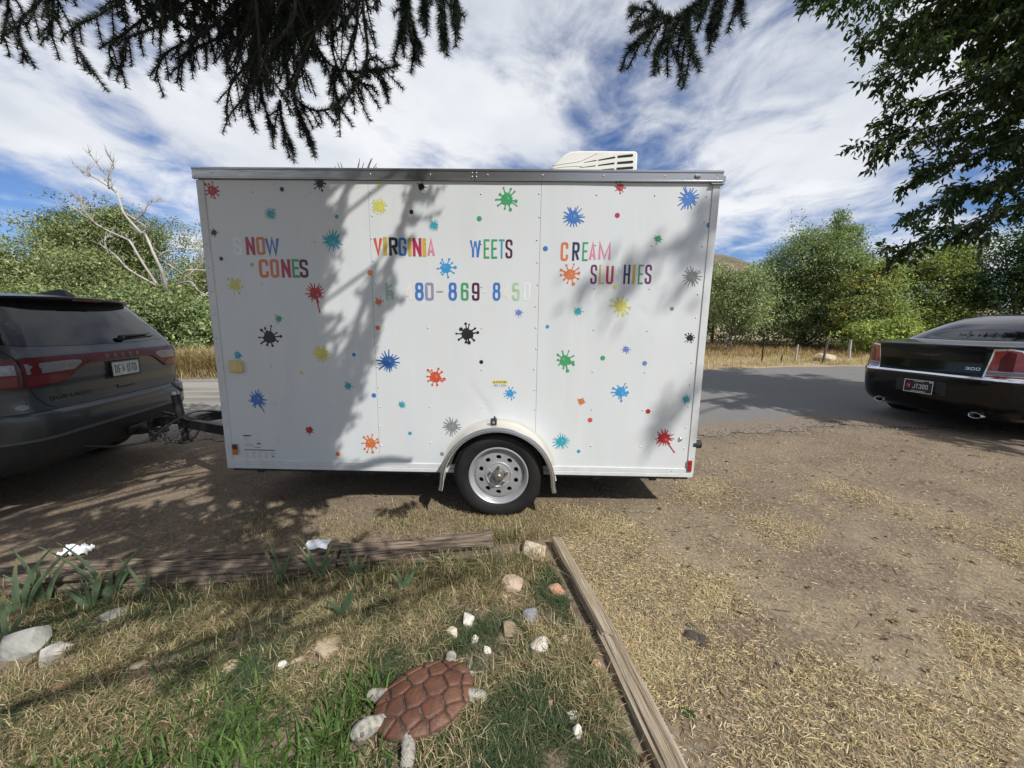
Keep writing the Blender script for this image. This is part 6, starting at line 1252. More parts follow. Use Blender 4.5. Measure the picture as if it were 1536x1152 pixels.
# ------------------------------------------------------------------ fence posts, boulder
POSTS = [('steel_post', 'dark thin steel fence post standing tallest in the dry grass', 8.47, 13.0, 1.02, 0.022, 0.0, M_blacksteel), ('wooden_post', 'grey weathered stake right of the dark steel post', 10.05, 13.6, 0.62, 0.035, 0.05, M_dead), ('wooden_post', 'leaning brown fence stake below the golden tree', 10.55, 13.0, 0.85, 0.04, 0.10, M_bark),
         ('wooden_post', 'pale grey fence post nearest the black sedan', 13.0, 14.8, 0.72, 0.05, -0.04, M_dead), ('wooden_post', 'short broken stub between the steel post and the stake', 9.35, 13.3, 0.30, 0.03, 0.02, M_bark), ('wooden_post', 'slim grey post rising beside the rear window of the black sedan', 15.6, 13.2, 1.45, 0.06, 0.05, M_dead)]
for nm, lab, x, y, h, r_, lean, m in POSTS:
    t = thing(nm, lab, 'fence post', (x, y, float(gz(x, y)))); b = MB()
    if nm == 'steel_post': b.box((-.022, -.004, -.1), (.022, .004, h)); b.box((-.004, -.03, -.1), (.004, .0035, h)); [b.box((-.012, -.036, .2 + k * .1), (.012, -.030, .225 + k * .1)) for k in range(int(h * 10) - 3)]
    else: b.tube([(0, 0, -.1), (lean * .4 * h, .01, h * .4), (lean * h, 0, h)], [r_ * 1.1, r_, r_ * .8], 7)
    b.build('post', m, t)
def rock_mesh(name, size, m, seed, parent=None, sub=3, flat=0.0):
    """broken stone: hull of scattered points, edges knocked off"""
    rg = random.Random(seed); bm = bmesh.new()
    for _ in range(20 if sub == 3 else 46):
        d = Vector((rg.gauss(0, 1), rg.gauss(0, 1), rg.gauss(0, 1))).normalized(); r_ = rg.uniform(.82, 1.12); bm.verts.new((d.x * size[0] * r_, d.y * size[1] * r_, d.z * size[2] * r_))
    h = bmesh.ops.convex_hull(bm, input=bm.verts); bmesh.ops.delete(bm, geom=[v for v in bm.verts if not v.link_faces], context='VERTS')
    bmesh.ops.triangulate(bm, faces=bm.faces); bmesh.ops.subdivide_edges(bm, edges=bm.edges, cuts=2, use_grid_fill=True); bmesh.ops.smooth_vert(bm, verts=bm.verts, factor=0.35, use_axis_x=True, use_axis_y=True, use_axis_z=True)
    s_ = sum(size) / 3
    for v in bm.verts: v.co += v.co.normalized() * s_ * (.06 * mnoise.noise(v.co / s_ * 1.8 + Vector((seed, 0, 0))) + .015 * mnoise.noise(v.co / s_ * 5 + Vector((0, seed, 0))))
    me = bpy.data.meshes.new(name); bm.to_mesh(me); bm.free(); me.materials.append(m); o = bpy.data.objects.new(name, me); link(o, parent); smooth_by_angle(o, 24); return o
RC = {'grey': mat('rock_grey', (0.25, 0.25, 0.225), .9, 0, (0.36, 0.35, 0.31), 9, bump=.6, bscale=30), 'white': mat('rock_white', (0.62, 0.58, 0.50), .85, 0, (0.46, 0.40, 0.31), 14, .5, .8, bump=.5, bscale=35), 'cream': mat('rock_cream', (0.54, 0.46, 0.33), .9, 0, (0.64, 0.58, 0.47), 12, bump=.5, bscale=35, col3=(0.42, 0.30, 0.18), n3scale=18),
      'tan': mat('rock_tan', (0.42, 0.32, 0.20), .9, 0, (0.5, 0.42, 0.30), 12, bump=.5), 'pink': mat('rock_pink', (0.40, 0.28, 0.19), .9, 0, (0.48, 0.38, 0.28), 12, bump=.5), 'orange': mat('rock_orange', (0.48, 0.21, 0.10), .9, 0, (0.60, 0.42, 0.30), 16, bump=.5), 'slate': mat('rock_slate', (0.16, 0.165, 0.17), .8, 0, (0.25, 0.25, 0.25), 12, bump=.4), 'brown': mat('rock_brown', (0.22, 0.16, 0.105), .9, 0, (0.32, 0.25, 0.17), 12, bump=.5)}
RLAB = ['largest grey angular rock at the far left edge', 'white and grey rock right of the largest grey rock', 'pinkish rock touching the right of the white and grey one', 'tiny white stone in front of the white and grey rock', 'flat orange tan rock near the left foreground', 'small tan stone alone in the shaded grass', 'white stone left in the pair behind the seedlings', 'tan stone right in the pair behind the seedlings', 'cream stone with orange tip above the turtle', 'tall cream rock at the left end of the white rock row', 'white angular rock at the top of the white rock row', 'little white rock under the white angular one', 'small white rock nearest the turtle shell',
 'brown rock lying between the white rocks and the slate', 'dark slate slab among the pale rocks', 'widest bright white block right of the turtle', 'cream rock beside the widest white block', 'large cream rock at the corner of the two timbers', 'small tan rock just below the corner cream rock', 'rounded pinkish tan rock below the corner', 'orange brick like rock against the edging timber', 'orange and white rock under the timber joint', 'small pale rock below the timber joint', 'orange chip in the green grass right of the turtle', 'small white stone capping the long white one', 'long white stone standing on end in the green grass', 'tiny white pebble behind the turtle', 'flat grey stone in the shade behind the left grass', 'flat tan stone in the middle of the shaded grass', 'low tan slab left of the cream stone']
ROCKXY = []
for i, ((c, x, y, w, h), lab) in enumerate(zip(ROCKS, RLAB)):
    o = rock_mesh('rock', (w * .54, w * .46, max(h * .54, .012)), RC[c], 20 + i); o.location = (x, y + w * .15, float(gz(x, y)) + max(h * .20, .010)); o.rotation_euler = (random.uniform(-.2, .2), random.uniform(-.2, .2), random.uniform(0, 3)) if w < .1 else (0, .1, 0.3 * i); tag(o, lab, 'rock'); ROCKXY.append((x, y + w * .15, w * .55))
o = rock_mesh('boulder', (0.40, 0.30, 0.20), RC['tan'], 78, sub=4); o.location = (11.3, 13.9, 0.15); tag(o, 'rounded tan boulder in dry grass across the lane', 'boulder')

# ------------------------------------------------------------------ timbers
def wood_mat(name, c1, c2, c3, axis_stretch):
    return mat(name, c1, 0.85, 0, c2, 2.0, 0.42, 0.58, bump=0.8, bscale=5, stretch=axis_stretch, col3=c3, n3scale=2.2)
M_tie = wood_mat('old_railway_tie', (0.18, 0.128, 0.088), (0.045, 0.034, 0.027), (0.25, 0.195, 0.14), (1.6, 40, 40))
M_timb = wood_mat('weathered_timber', (0.33, 0.26, 0.175), (0.22, 0.165, 0.105), (0.42, 0.36, 0.27), (1.2, 26, 26))
def timber(name, label, p, q, w, h, m, seed, rough=0.012, grooves=3, z0=0.0, split=0.0):
    """a squared log: eroded edges, long cracks cut into its faces"""
    p = Vector(p); q = Vector(q); L_ = (q - p).length; ang = math.atan2(q.y - p.y, q.x - p.x)
    nx = int(L_ / 0.022); prof = []; rr = (0.30 if rough > .02 else 0.16) * min(w, h); k = 9
    def side(a, c, n): return [(a[0] + (c[0] - a[0]) * t, a[1] + (c[1] - a[1]) * t) for t in np.linspace(0, 1, n)[:-1]]
    cs = [(-w / 2, rr), (-w / 2, h - rr), (-w / 2 + rr, h), (w / 2 - rr, h), (w / 2, h - rr), (w / 2, rr)]
    prof = side(cs[0], cs[1], 9) + side(cs[1], cs[2], 4) + side(cs[2], cs[3], 14) + side(cs[3], cs[4], 4) + side(cs[4], cs[5], 9) + [cs[5], (w / 2 - .01, -.03), (-w / 2 + .01, -.03)]
    V = []; m_ = len(prof)
    for i in range(nx + 1):
        x = L_ * i / nx
        for j, (y, z) in enumerate(prof):
            f = mnoise.noise((x * 1.6 + seed, y * 34, z * 34)) * rough + mnoise.noise((x * 7 + seed, y * 60, z * 60 + seed)) * rough * .45
            crack = max(0.0, mnoise.noise((x * 0.7 + seed * 3, y * 22 + 5, z * 22)) - 0.14) * rough * 7.0
            e = 1 - (f * -1 + crack) / max(0.5 * w, .03)
            dz = 0.010 * mnoise.noise((x * .9, seed, 0)); endf = 0.012 * mnoise.noise((y * 40, z * 40, seed)) if i in (0, nx) else 0
            yc, zc = y * e, h / 2 + (z - h / 2) * (1 - (f * -1 + crack) / max(.5 * h, .03))
            V.append((x + endf, yc, zc + dz))
    F = [(i * m_ + j, (i + 1) * m_ + j, (i + 1) * m_ + (j + 1) % m_, i * m_ + (j + 1) % m_) for i in range(nx) for j in range(m_)] + [tuple(range(m_)), tuple(nx * m_ + j for j in range(m_))[::-1]]
    o = mesh_obj(name, V, F, m, None, smooth=True); smooth_by_angle(o, 45); o.location = (p.x, p.y, z0); o.rotation_euler = (0, 0, ang)
    return tag(o, label, 'timber')
timber('railway_tie', 'dark cracked railway tie lying in front of the trailer wheel', (-1.02, 2.118, 0), (-0.125, 2.243, 0), 0.19, 0.138, M_tie, 3, 0.028)
timber('railway_tie', 'reddish brown railway tie on the left half hidden by irises', (-2.95, 1.90, 0), (-1.035, 2.128, 0), 0.19, 0.118, M_tie, 11, 0.028)
timber('edging_timber', 'weathered edging timber running back toward the trailer wheel', (0.298, 2.35, 0), (0.449, 1.565, 0), 0.076, 0.07, M_timb, 5, 0.007)
timber('edging_timber', 'split edging timber coming to the bottom of the picture', (0.440, 1.60, 0), (0.555, 0.82, 0), 0.086, 0.062, M_timb, 8, 0.008)

# ------------------------------------------------------------------ the garden turtle
tc_ = Vector((-0.335, 1.275, 0)); ta = math.atan2(1.38 - 1.167, -0.174 + 0.499)
turtle = thing('turtle_statue', 'brown shelled garden turtle ornament resting in the grass', 'ornament', (tc_.x, tc_.y, 0.005), ta); turtle.scale = (.95, .95, .95)
SA, SB, SHH, SZ = 0.206, 0.152, 0.044, 0.042
def dome(s, t): 
    r2 = min(s * s + t * t, 1.0); return SZ + SHH * math.sqrt(max(0, 1 - r2 * 0.93)) - SHH * math.sqrt(.07)
M_shell = mat('glazed_terracotta', (0.125, 0.048, 0.026), 0.58, 0, (0.075, 0.032, 0.020), 14, bump=.25, bscale=60, col3=(0.145, 0.066, 0.036), n3scale=9, rvar=.1)
M_groove = mat('shell_groove', (0.045, 0.030, 0.024), .75, 0, (0.22, 0.18, 0.15), 30, .5, .7)
M_skin = mat('pale_stone_skin', (0.37, 0.345, 0.29), .85, 0, (0.17, 0.155, 0.13), 55, .42, .62, bump=.5, bscale=60)
V = []; F = []; nr_, na = 9, 48
V.append((0, 0, dome(0, 0) - .004))
for i in range(1, nr_ + 1):
    r_ = i / nr_
    for k in range(na): a = 2 * math.pi * k / na; V.append((SA * r_ * math.cos(a), SB * r_ * math.sin(a), dome(r_ * math.cos(a), r_ * math.sin(a)) - .004))
for k in range(na): a = 2 * math.pi * k / na; V.append((SA * .93 * math.cos(a), SB * .93 * math.sin(a), SZ - .022))
F = [(0, 1 + k, 1 + (k + 1) % na) for k in range(na)] + [(1 + i * na + k, 1 + (i + 1) * na + k, 1 + (i + 1) * na + (k + 1) % na, 1 + i * na + (k + 1) % na) for i in range(nr_) for k in range(na)] + [tuple(1 + nr_ * na + k for k in range(na))]
shell = mesh_obj('shell', V, F, M_groove, turtle, smooth=True)
seeds = [(-.62, 0), (-.22, 0.02), (.20, -.02), (.60, 0)] + [(s_, sg * .54) for s_ in (-.44, 0.0, .42) for sg in (-1, 1)] + [(.93 * math.cos(a), .93 * math.sin(a)) for a in [2 * math.pi * (k + .5) / 14 for k in range(14)]]
rgs = random.Random(2)
seeds = [(x + rgs.uniform(-.03, .03), y + rgs.uniform(-.03, .03)) for x, y in seeds]
for i, p in enumerate(seeds):
    poly = [(0.985 * math.cos(2 * math.pi * k / 60), 0.985 * math.sin(2 * math.pi * k / 60)) for k in range(60)]
    for j, q in enumerate(seeds):
        if i == j: continue
        dx, dy = q[0] - p[0], q[1] - p[1]; l = math.hypot(dx, dy)
        if l > 1.1: continue
        nx_, ny_ = dx / l, dy / l; d = (p[0] + q[0]) / 2 * nx_ + (p[1] + q[1]) / 2 * ny_ - 0.020; out = []
        for a, c in zip(poly, poly[1:] + poly[:1]):
            fa = a[0] * nx_ + a[1] * ny_ - d; fc = c[0] * nx_ + c[1] * ny_ - d
            if fa <= 0: out.append(a)
            if fa * fc < 0: t = fa / (fa - fc); out.append((a[0] + (c[0] - a[0]) * t, a[1] + (c[1] - a[1]) * t))
        poly = out
        if not poly: break
    if len(poly) < 3: continue
    res = []                                            # round the outline a little and resample it
    for a, c in zip(poly, poly[1:] + poly[:1]):
        n = max(1, int(math.hypot(c[0] - a[0], c[1] - a[1]) / .06)); res += [(a[0] + (c[0] - a[0]) * k / n, a[1] + (c[1] - a[1]) * k / n) for k in range(n)]
    poly = res; n = len(poly); cx = sum(x for x, y in poly) / n; cy = sum(y for x, y in poly) / n; V = []
    for (sc, dz) in ((1.0, -.005), (0.985, .0005), (.93, .0030), (.6, .0042)):
        for x, y in poly: xx, yy = cx + (x - cx) * sc, cy + (y - cy) * sc; V.append((SA * xx, SB * yy, dome(xx, yy) + dz))
    V.append((SA * cx, SB * cy, dome(cx, cy) + .0045)); F = [(r_ * n + k, r_ * n + (k + 1) % n, (r_ + 1) * n + (k + 1) % n, (r_ + 1) * n + k) for r_ in range(3) for k in range(n)] + [(3 * n + k, 3 * n + (k + 1) % n, 4 * n) for k in range(n)]
    mesh_obj('scute', V, F, M_shell, shell, smooth=True)
def skinned(name, P_, rad, parent, m, sq=1.0):
    Q = catmull(P_, 5); n = len(Q); rr = np.interp(np.linspace(0, 1, n), np.linspace(0, 1, len(rad)), rad); b = MB(); b.tube(Q, list(rr), 14); o = b.build(name, m, parent, smooth=True)
    me = o.data
    for v in me.vertices: v.co += v.normal * 0.003 * mnoise.noise(v.co * 70)
    return o
head = skinned('head', [(-.165, 0, .035), (-.200, -.004, .048), (-.235, -.006, .056), (-.265, -.006, .052), (-.285, -.006, .043)], [.024, .028, .034, .029, .010], turtle, M_skin)
for sg in (-1, 1):
    b = MB(); b.lathe([(0, .008), (.006, .007), (.009, .003), (.0095, 0)], 12, 'z'); e = b.build('eye', mat('eye_paint', (0.12, 0.11, 0.09), .3), head, smooth=True); e.location = (-.252, -.006 + sg * .024, .066); e.rotation_euler = (-sg * .9, -.2, 0)
M_crackle = M_skin
for P_ in ([(-.105, -.10, .03), (-.125, -.16, .025), (-.134, -.178, .012)], [(-.13, .10, .03), (-.165, .135, .02), (-.178, .152, .01)], [(.15, -.08, .03), (.19, -.105, .022), (.204, -.112, .012)], [(.14, .085, .03), (.165, .12, .02), (.18, .15, .01)]):
    lg = skinned('leg', P_, [.026, .025, .019], turtle, M_skin)
    b = MB(); Q = catmull(P_, 6)
    for k in range(1, 12):                                # scale plates on the leg
        c = Q[k]; d = (Q[min(k + 1, 12)] - Q[k - 1]).normalized(); s_ = d.cross(Vector((0, 0, 1))).normalized(); u_ = s_.cross(d)
        for a in (-.9, -.3, .3, .9):
            a += .3 * (k % 2); pc = c + (s_ * math.sin(a) + u_ * math.cos(a)) * .0245; nn = (s_ * math.sin(a) + u_ * math.cos(a)); tt = d; ww = nn.cross(tt)
            b.add([pc + nn * .0025] + [pc + tt * (.0072 * math.cos(q)) + ww * (.0072 * math.sin(q)) - nn * .001 for q in np.linspace(0, 6.283, 7)[:-1]], [(0, 1 + k2, 1 + (k2 + 1) % 6) for k2 in range(6)])
    b.build('leg_scales', mat('pale_scales', (0.40, 0.375, 0.32), .85, 0, (0.27, 0.25, 0.21), 40), lg)
skinned('tail', [(.18, .0, .03), (.215, .004, .022), (.235, .008, .010)], [.020, .014, .004], turtle, M_skin)

# ------------------------------------------------------------------ irises
M_iris = leaf_mat('iris_leaf', .30, .5)
IR = [(-2.50, 1.72, 6, .43, 'clump of broad iris blades at the far left', 0), (-2.46, 1.80, 4, .36, 'shaded iris fan behind the far left clump', 0), (-2.20, 1.78, 5, .25, 'short iris beside the far left clump', 0), (-2.17, 1.855, 6, .37, 'iris fan in front of the reddish tie near the crumpled paper', 0), (-1.98, 1.87, 2, .30, 'single curved iris leaf bending right over the reddish tie', 0),
      (-1.32, 1.975, 5, .36, 'tall dry tipped iris left of the flat paper', 1), (-1.10, 1.985, 4, .32, 'grassy iris right of the flat paper', 1), (-0.90, 1.98, 4, .25, 'thin iris in front of the dark tie', 0), (-0.60, 1.90, 4, .21, 'small forked green iris below the dark tie', 0), (-0.845, 1.72, 3, .22, 'upright iris leaf in the shaded grass', 0), (-2.34, 1.56, 3, .30, 'leaning iris at the left edge above the grey rock', 0), (-0.42, 2.08, 4, .19, 'yellowing iris at the end of the dark tie', 1)]
for (x, y, n, h, lab, dry) in IR:
    t = thing('iris_plant', lab, 'iris', (x, y, float(gz(x, y))), group='irises along the timbers'); fan = random.uniform(-.3, .3)
    for k in range(n):
        hh = h * random.uniform(.6, 1.1); a = (k - (n - 1) / 2) / max(n, 2) * 1.1 + random.uniform(-.15, .15); tw = random.uniform(-.4, .4) + fan; wd = random.uniform(.022, .038) * (0.8 if dry else 1); curl = random.uniform(.0, .5) * (1 if a > 0 else -1)
        V = []; F = []; M_ = 9
        for i in range(M_ + 1):
            s = i / M_; px_ = math.sin(a * (0.6 + .6 * s)) * hh * s + curl * .25 * hh * s ** 3; pz = hh * s * math.cos(a * .7) * (1 - .12 * abs(curl) * s ** 2 * 2); w_ = wd * (1 - .15 * s) * (1 - s ** 4) + .001
            d = Vector((math.cos(tw), math.sin(tw), 0)); V += [(px_ * d.x - w_ / 2 * d.x, px_ * d.y - w_ / 2 * d.y + .006 * k, pz), (px_ * d.x, px_ * d.y + .006 * k - .003, pz + .0), (px_ * d.x + w_ / 2 * d.x, px_ * d.y + w_ / 2 * d.y + .006 * k, pz)]
            if i: F += [(3 * i - 3, 3 * i - 2, 3 * i + 1, 3 * i), (3 * i - 2, 3 * i - 1, 3 * i + 2, 3 * i + 1)]
        base = np.array([0.115, 0.165, 0.095]) * random.uniform(.8, 1.25); tip = np.array([0.34, 0.26, 0.12]) if (dry or random.random() < .3) else base * 1.15
        cs_ = np.concatenate([np.repeat((base * (1 - max(0, (i / M_ - .55) / .45) ** 1.5) + tip * max(0, (i / M_ - .55) / .45) ** 1.5)[None], 3, 0) for i in range(M_ + 1)])
        mesh_obj('leaf_blade', V, F, M_iris, t, smooth=True, cols=cs_)

# ------------------------------------------------------------------ litter and small things on the ground
M_paper = mat('white_paper', (0.74, 0.75, 0.76), .7)
def crumple(name, lab, x, y, w, d, h, seed, rz):
    n = 13; V = []
    for i in range(n):
        for j in range(n):
            a, c = i / (n - 1) - .5, j / (n - 1) - .5; z = h * (abs(mnoise.noise((a * 4 + seed, c * 4, 1))) * 1.3 + .35 * mnoise.noise((a * 9, c * 9, seed))) + .012; V.append((a * w * (1 + .2 * mnoise.noise((c * 3, seed, 0))), c * d * (1 + .3 * mnoise.noise((a * 3, seed, 4))), z))
    F = [tuple(int(q) for q in f) for f in grid_faces(n, n)]; o = mesh_obj(name, V, F, M_paper, None); o.location = (x, y, float(gz(x, y)) + .005); o.rotation_euler = (0, 0, rz)
    s = o.modifiers.new('solid', 'SOLIDIFY'); s.thickness = .0012; return tag(o, lab, 'paper')
crumple('crumpled_paper', 'crumpled white paper on bare soil behind the reddish tie', -2.80, 2.27, .155, .09, .055, 3, .2)
o = crumple('paper_sheet', 'flat white paper sheet lying on the tie by the dry iris', -1.19, 2.165, .135, .085, .010, 9, .12); o.location.z = .122; o.rotation_euler = (.12, .03, .12)
M_dung = mat('dark_clod', (0.050, 0.040, 0.030), .95, 0, (0.085, 0.068, 0.05), 20, bump=.6)
for (x, y, s, lab) in ((0.862, 1.655, .036, 'dark round clod at the back of the clod heap'), (0.845, 1.595, .046, 'largest dark clod in the heap on the straw'), (0.885, 1.575, .040, 'dark clod at the right of the heap'), (0.87, 1.535, .034, 'small dark clod at the front of the heap'), (0.838, 1.54, .03, 'small dark clod at the front left of the heap'), (0.80, 1.78, .02, 'tiny dark clod left of the fallen twig')):
    o = rock_mesh('dirt_clod', (s, s * .8, s * .55), M_dung, int(x * 999 + y * 77), sub=2); o.location = (x, y, s * .3); tag(o, lab, 'clod', 'dark clods on the straw')
def stick(lab, P_, r_, m):
    b = MB(); q = catmull(P_, 5); n = len(q); b.tube(q, [r_ * (1 - .5 * k / n) for k in range(n)], 7); o = b.build('stick', m, None, smooth=True); return tag(o, lab, 'stick')
stick('curved grey stick at the bottom left of the turtle', [(-0.735, 1.150, .012), (-0.712, 1.125, .022), (-0.690, 1.085, .020), (-0.685, 1.02, .012)], .010, M_dead)
stick('thin dark twig on the straw right of the timber joint', [(0.845, 1.91, .01), (0.853, 1.85, .014), (0.862, 1.79, .008)], .004, M_bark)
b_ = np.array([(0.645, 1.235, .02), (0.668, 1.245, .03), (0.70, 1.205, .016), (0.672, 1.200, .022)])
o = mesh_obj('fallen_leaf', np.array([(0.640, 1.262, .02), (0.652, 1.222, .024), (0.690, 1.185, .012), (0.678, 1.228, .034), (0.665, 1.228, .018)]), [(0, 1, 4), (1, 2, 4), (2, 3, 4), (3, 0, 4)], M_grass, cols=np.array([(0.05, .11, .02)] * 5)); tag(o, 'green fallen leaf beside the split edging timber', 'leaf')

# ------------------------------------------------------------------ grass, straw, verge
def blades(name, P, h, wd, lean, pal, m, kind_label, w=None, flat=False, cols=None, jit=.16):
    n = len(P); a = rng.uniform(0, 2 * math.pi, n); d = np.stack([np.cos(a), np.sin(a), np.zeros(n)], 1); s = np.stack([-d[:, 1], d[:, 0], np.zeros(n)], 1); up = np.array([[0, 0, 1.0]])
    h = h[:, None]; ln = lean[:, None]; w2 = (wd / 2)[:, None]
    if flat:
        z = rng.uniform(.002, .016, n)[:, None] * up; t = rng.uniform(-.25, .35, n)[:, None]
        bend = rng.uniform(-.25, .25, n)[:, None] * h; p1 = P + z; p2 = P + d * h * .5 + s * bend + z + up * h * t * .5; p3 = P + d * h + z + up * h * t * .2
        # the strip lies on its side a little so that it catches light
        tl = rng.uniform(-.9, .9, n)[:, None]; s2 = s * np.cos(tl) + up * np.sin(tl)
        V = np.stack([p1 - s2 * w2, p1 + s2 * w2, p2 - s2 * w2, p2 + s2 * w2, p3], 1)
    else:
        p1 = P; p2 = P + up * h * .6 + d * h * ln * .35; p3 = P + up * h * (1 - .35 * ln) + d * h * ln * 1.0
        V = np.stack([p1 - s * w2, p1 + s * w2, p2 - s * w2 * .75, p2 + s * w2 * .75, p3], 1)
    i = np.arange(n) * 5; F = np.concatenate([np.stack([i, i + 1, i + 3], 1), np.stack([i, i + 3, i + 2], 1), np.stack([i + 2, i + 3, i + 4], 1)])
    c = pick_cols(n, pal, w, jit) if cols is None else cols
    o = mesh_obj(name, V.reshape(-1, 3), F, m, None, cols=np.repeat(c, 5, 0)); return tag(o, kind_label, kind='stuff')
def scatter(n, x0, x1, y0, y1, dens=None):
    out = np.zeros((0, 2))
    while len(out) < n:
        q = np.stack([rng.uniform(x0, x1, n), rng.uniform(y0, y1, n)], 1)
        if dens is not None: q = q[rng.random(len(q)) < dens(q[:, 0], q[:, 1])]
        elif dens is None and len(q) == 0: break
        out = np.concatenate([out, q])
    out = out[:n]; return np.concatenate([out, gz(out[:, 0], out[:, 1])[:, None] - .004], 1)
def blob(x, y, cx, cy, rx_, ry_): return np.exp(-((x - cx) / rx_) ** 2 - ((y - cy) / ry_) ** 2)
def pnoise(x, y, f, s): return (np.sin(x * f + s) * np.cos(y * f * 1.3 + s * 2) + np.sin(x * f * 2.3 + 1.7 * s + y * f) * .6 + np.sin(y * f * 3.1 - x * f * 1.9 + s) * .4) / 2
def edge_x(y): return 0.487 - (y - 1.016) * 0.170                # left side of the edging timbers
def tie_y(x): return np.where(x < -1.03, 1.90 + (x + 2.95) * .119, 2.118 + (x + 1.02) * .14) - .105
def not_turtle(x, y):
    dx, dy = x - tc_.x, y - tc_.y; c_, s_ = math.cos(ta), math.sin(ta); u, v = dx * c_ + dy * s_, -dx * s_ + dy * c_
    return ((u / .185) ** 2 + (v / .135) ** 2 > 1) & (((u + .24) / .06) ** 2 + (v / .05) ** 2 > 1) & (((u + .13) / .04) ** 2 + ((v + .16) / .06) ** 2 > 1)
def off_rocks(x, y):
    k = np.ones(np.shape(x), bool)
    for (a, c, r_) in ROCKXY: k &= ((x - a) ** 2 + (y - c + r_ * .5) ** 2 > (r_ * .9) ** 2)
    return k
def in_bed(x, y): return (x < edge_x(y) - .05) & (y < tie_y(x)) & not_turtle(x, y) & off_rocks(x, y)
def cone(x, y): return np.abs(x) < 1.42 * y + .25
def d_dry(x, y):
    q = .50 + .45 * pnoise(x, y, 3.1, 1.0); q = q - 1.1 * pnoise(x, y, 6.1, 4.0).clip(.1, 1) * .8 - .75 * blob(x, y, .10, 1.13, .22, .2) - .55 * blob(x, y, -.95, 1.02, .35, .18) - .3 * blob(x, y, 0.0, 1.75, .16, .2)
    gap = np.clip(.62 + 1.5 * pnoise(x, y, 5.3, 2.5) + .5 * pnoise(x, y, 13.0, 1.1), 0.03, 1) * (.35 + .65 * np.clip((y - 1.08) / .2, 0, 1)) * np.where(y > tie_y(x) - .06, .12, 1)
    return np.clip(q, .05, 1) * gap * in_bed(x, y) * cone(x, y)
STRAWP = [(0.46, 0.37, 0.21), (0.37, 0.29, 0.16), (0.55, 0.46, 0.28), (0.24, 0.18, 0.10)]
P = scatter(38000, -2.9, .55, .95, 2.35, d_dry); n = len(P); blades('dry_grass', P, rng.uniform(.02, .085, n), rng.uniform(.002, .0042, n), rng.uniform(.3, 1.6, n), STRAWP + [(0.16, 0.17, 0.065)], M_grass, 'thin dry tan grass over the planting bed')
P = scatter(26000, -2.9, .55, .95, 2.35, d_dry); n = len(P); blades('dead_thatch', P, rng.uniform(.03, .11, n), rng.uniform(.002, .0042, n), rng.uniform(0, 1, n), STRAWP, M_straw, 'flattened dead grass thatch over the planting bed', flat=True)
GRN = [(0.080, 0.115, 0.052), (0.105, 0.145, 0.062), (0.058, 0.088, 0.042), (0.135, 0.165, 0.08)]
def d_green(x, y):
    q = .95 * blob(x, y, .10, 1.13, .24, .22) + .7 * blob(x, y, .16, 1.38, .16, .12) + .75 * blob(x, y, -.92, 1.45, .40, .15) + .6 * blob(x, y, -.75, 1.70, .30, .15) + .5 * blob(x, y, -1.2, 1.25, .2, .15) + .6 * blob(x, y, -.55, 1.55, .18, .13) + .55 * blob(x, y, .25, 1.95, .10, .2) + .5 * blob(x, y, -1.75, 1.25, .15, .12) + .45 * blob(x, y, -2.1, 1.75, .5, .2) + .3 * blob(x, y, -.2, 1.62, .4, .1) + .4 * blob(x, y, -.42, 1.05, .2, .1)
    return np.clip(q * (.6 + .7 * pnoise(x, y, 9, 3)), 0, 1) * in_bed(x, y) * cone(x, y)
P = scatter(62000, -2.9, .55, .95, 2.3, d_green); n = len(P); blades('green_grass', P, rng.uniform(.018, .062, n), rng.uniform(.0018, .0036, n), rng.uniform(.2, 1.4, n), GRN, M_grass, 'patchy short green grass in the planting bed')
def d_weed(x, y): return np.clip(1.1 * blob(x, y, -.62, 1.12, .10, .10) + .9 * blob(x, y, -.98, 1.08, .07, .12) + .6 * blob(x, y, -.80, 1.02, .10, .07) + .5 * blob(x, y, -.58, 1.28, .10, .07) + .22 * blob(x, y, -1.0, 1.15, .45, .2) + .25 * blob(x, y, -1.35, 1.05, .15, .1), 0, 1) * in_bed(x, y)
P = scatter(1300, -1.7, -.3, .9, 1.5, d_weed); n = len(P); blades('broad_weeds', P, rng.uniform(.04, .115, n), rng.uniform(.006, .011, n), rng.uniform(.3, 1.3, n), [(0.085, 0.145, 0.032), (0.11, 0.17, 0.045), (0.06, 0.11, 0.026)], M_grass, 'bright broad bladed weeds left of the turtle')
def d_tall(x, y): 
    f = (tie_y(x) - y); return np.clip((f > -.02) * np.exp(-((f - .05) / .13) ** 2) * (.12 + .75 * blob(x, y, -.55, 2.1, .55, .3)) + .8 * blob(x, y, -.15, 2.20, .12, .15) + .6 * blob(x, y, .02, 2.32, .16, .14), 0, 1) * (x < edge_x(y) - .05) * (np.abs(x) < 1.4 * y + .2) * (np.abs(y - tie_y(x) - .11) > .10)
P = scatter(3600, -2.8, .3, 1.7, 2.5, d_tall); n = len(P); blades('tall_dry_grass', P, rng.uniform(.05, .18, n), rng.uniform(.002, .0045, n), rng.uniform(.2, 1.2, n), STRAWP + [(0.10, 0.13, 0.05), (0.13, 0.16, 0.06), (0.085, 0.115, 0.045)], M_grass, 'tall dry and green grass along the ties')
def strip(x, y): return (y > tie_y(x) + .24) & (np.abs(x) < 1.42 * y + .2)
def d_strip(x, y): return np.clip((.4 + .6 * pnoise(x, y, 5, 2)) * blob(x, y, -.55, 2.62, 1.0, .22) + .9 * blob(x, y, .20, 2.62, .3, .18), 0, 1) * strip(x, y)
P = scatter(15000, -2.4, .8, 2.3, 3.0, d_strip); n = len(P); blades('dry_turf', P, rng.uniform(.012, .05, n), rng.uniform(.0018, .0034, n), rng.uniform(.4, 1.7, n), STRAWP + [(0.17, .18, .07)], M_straw, 'short dry turf between the tie and the trailer')
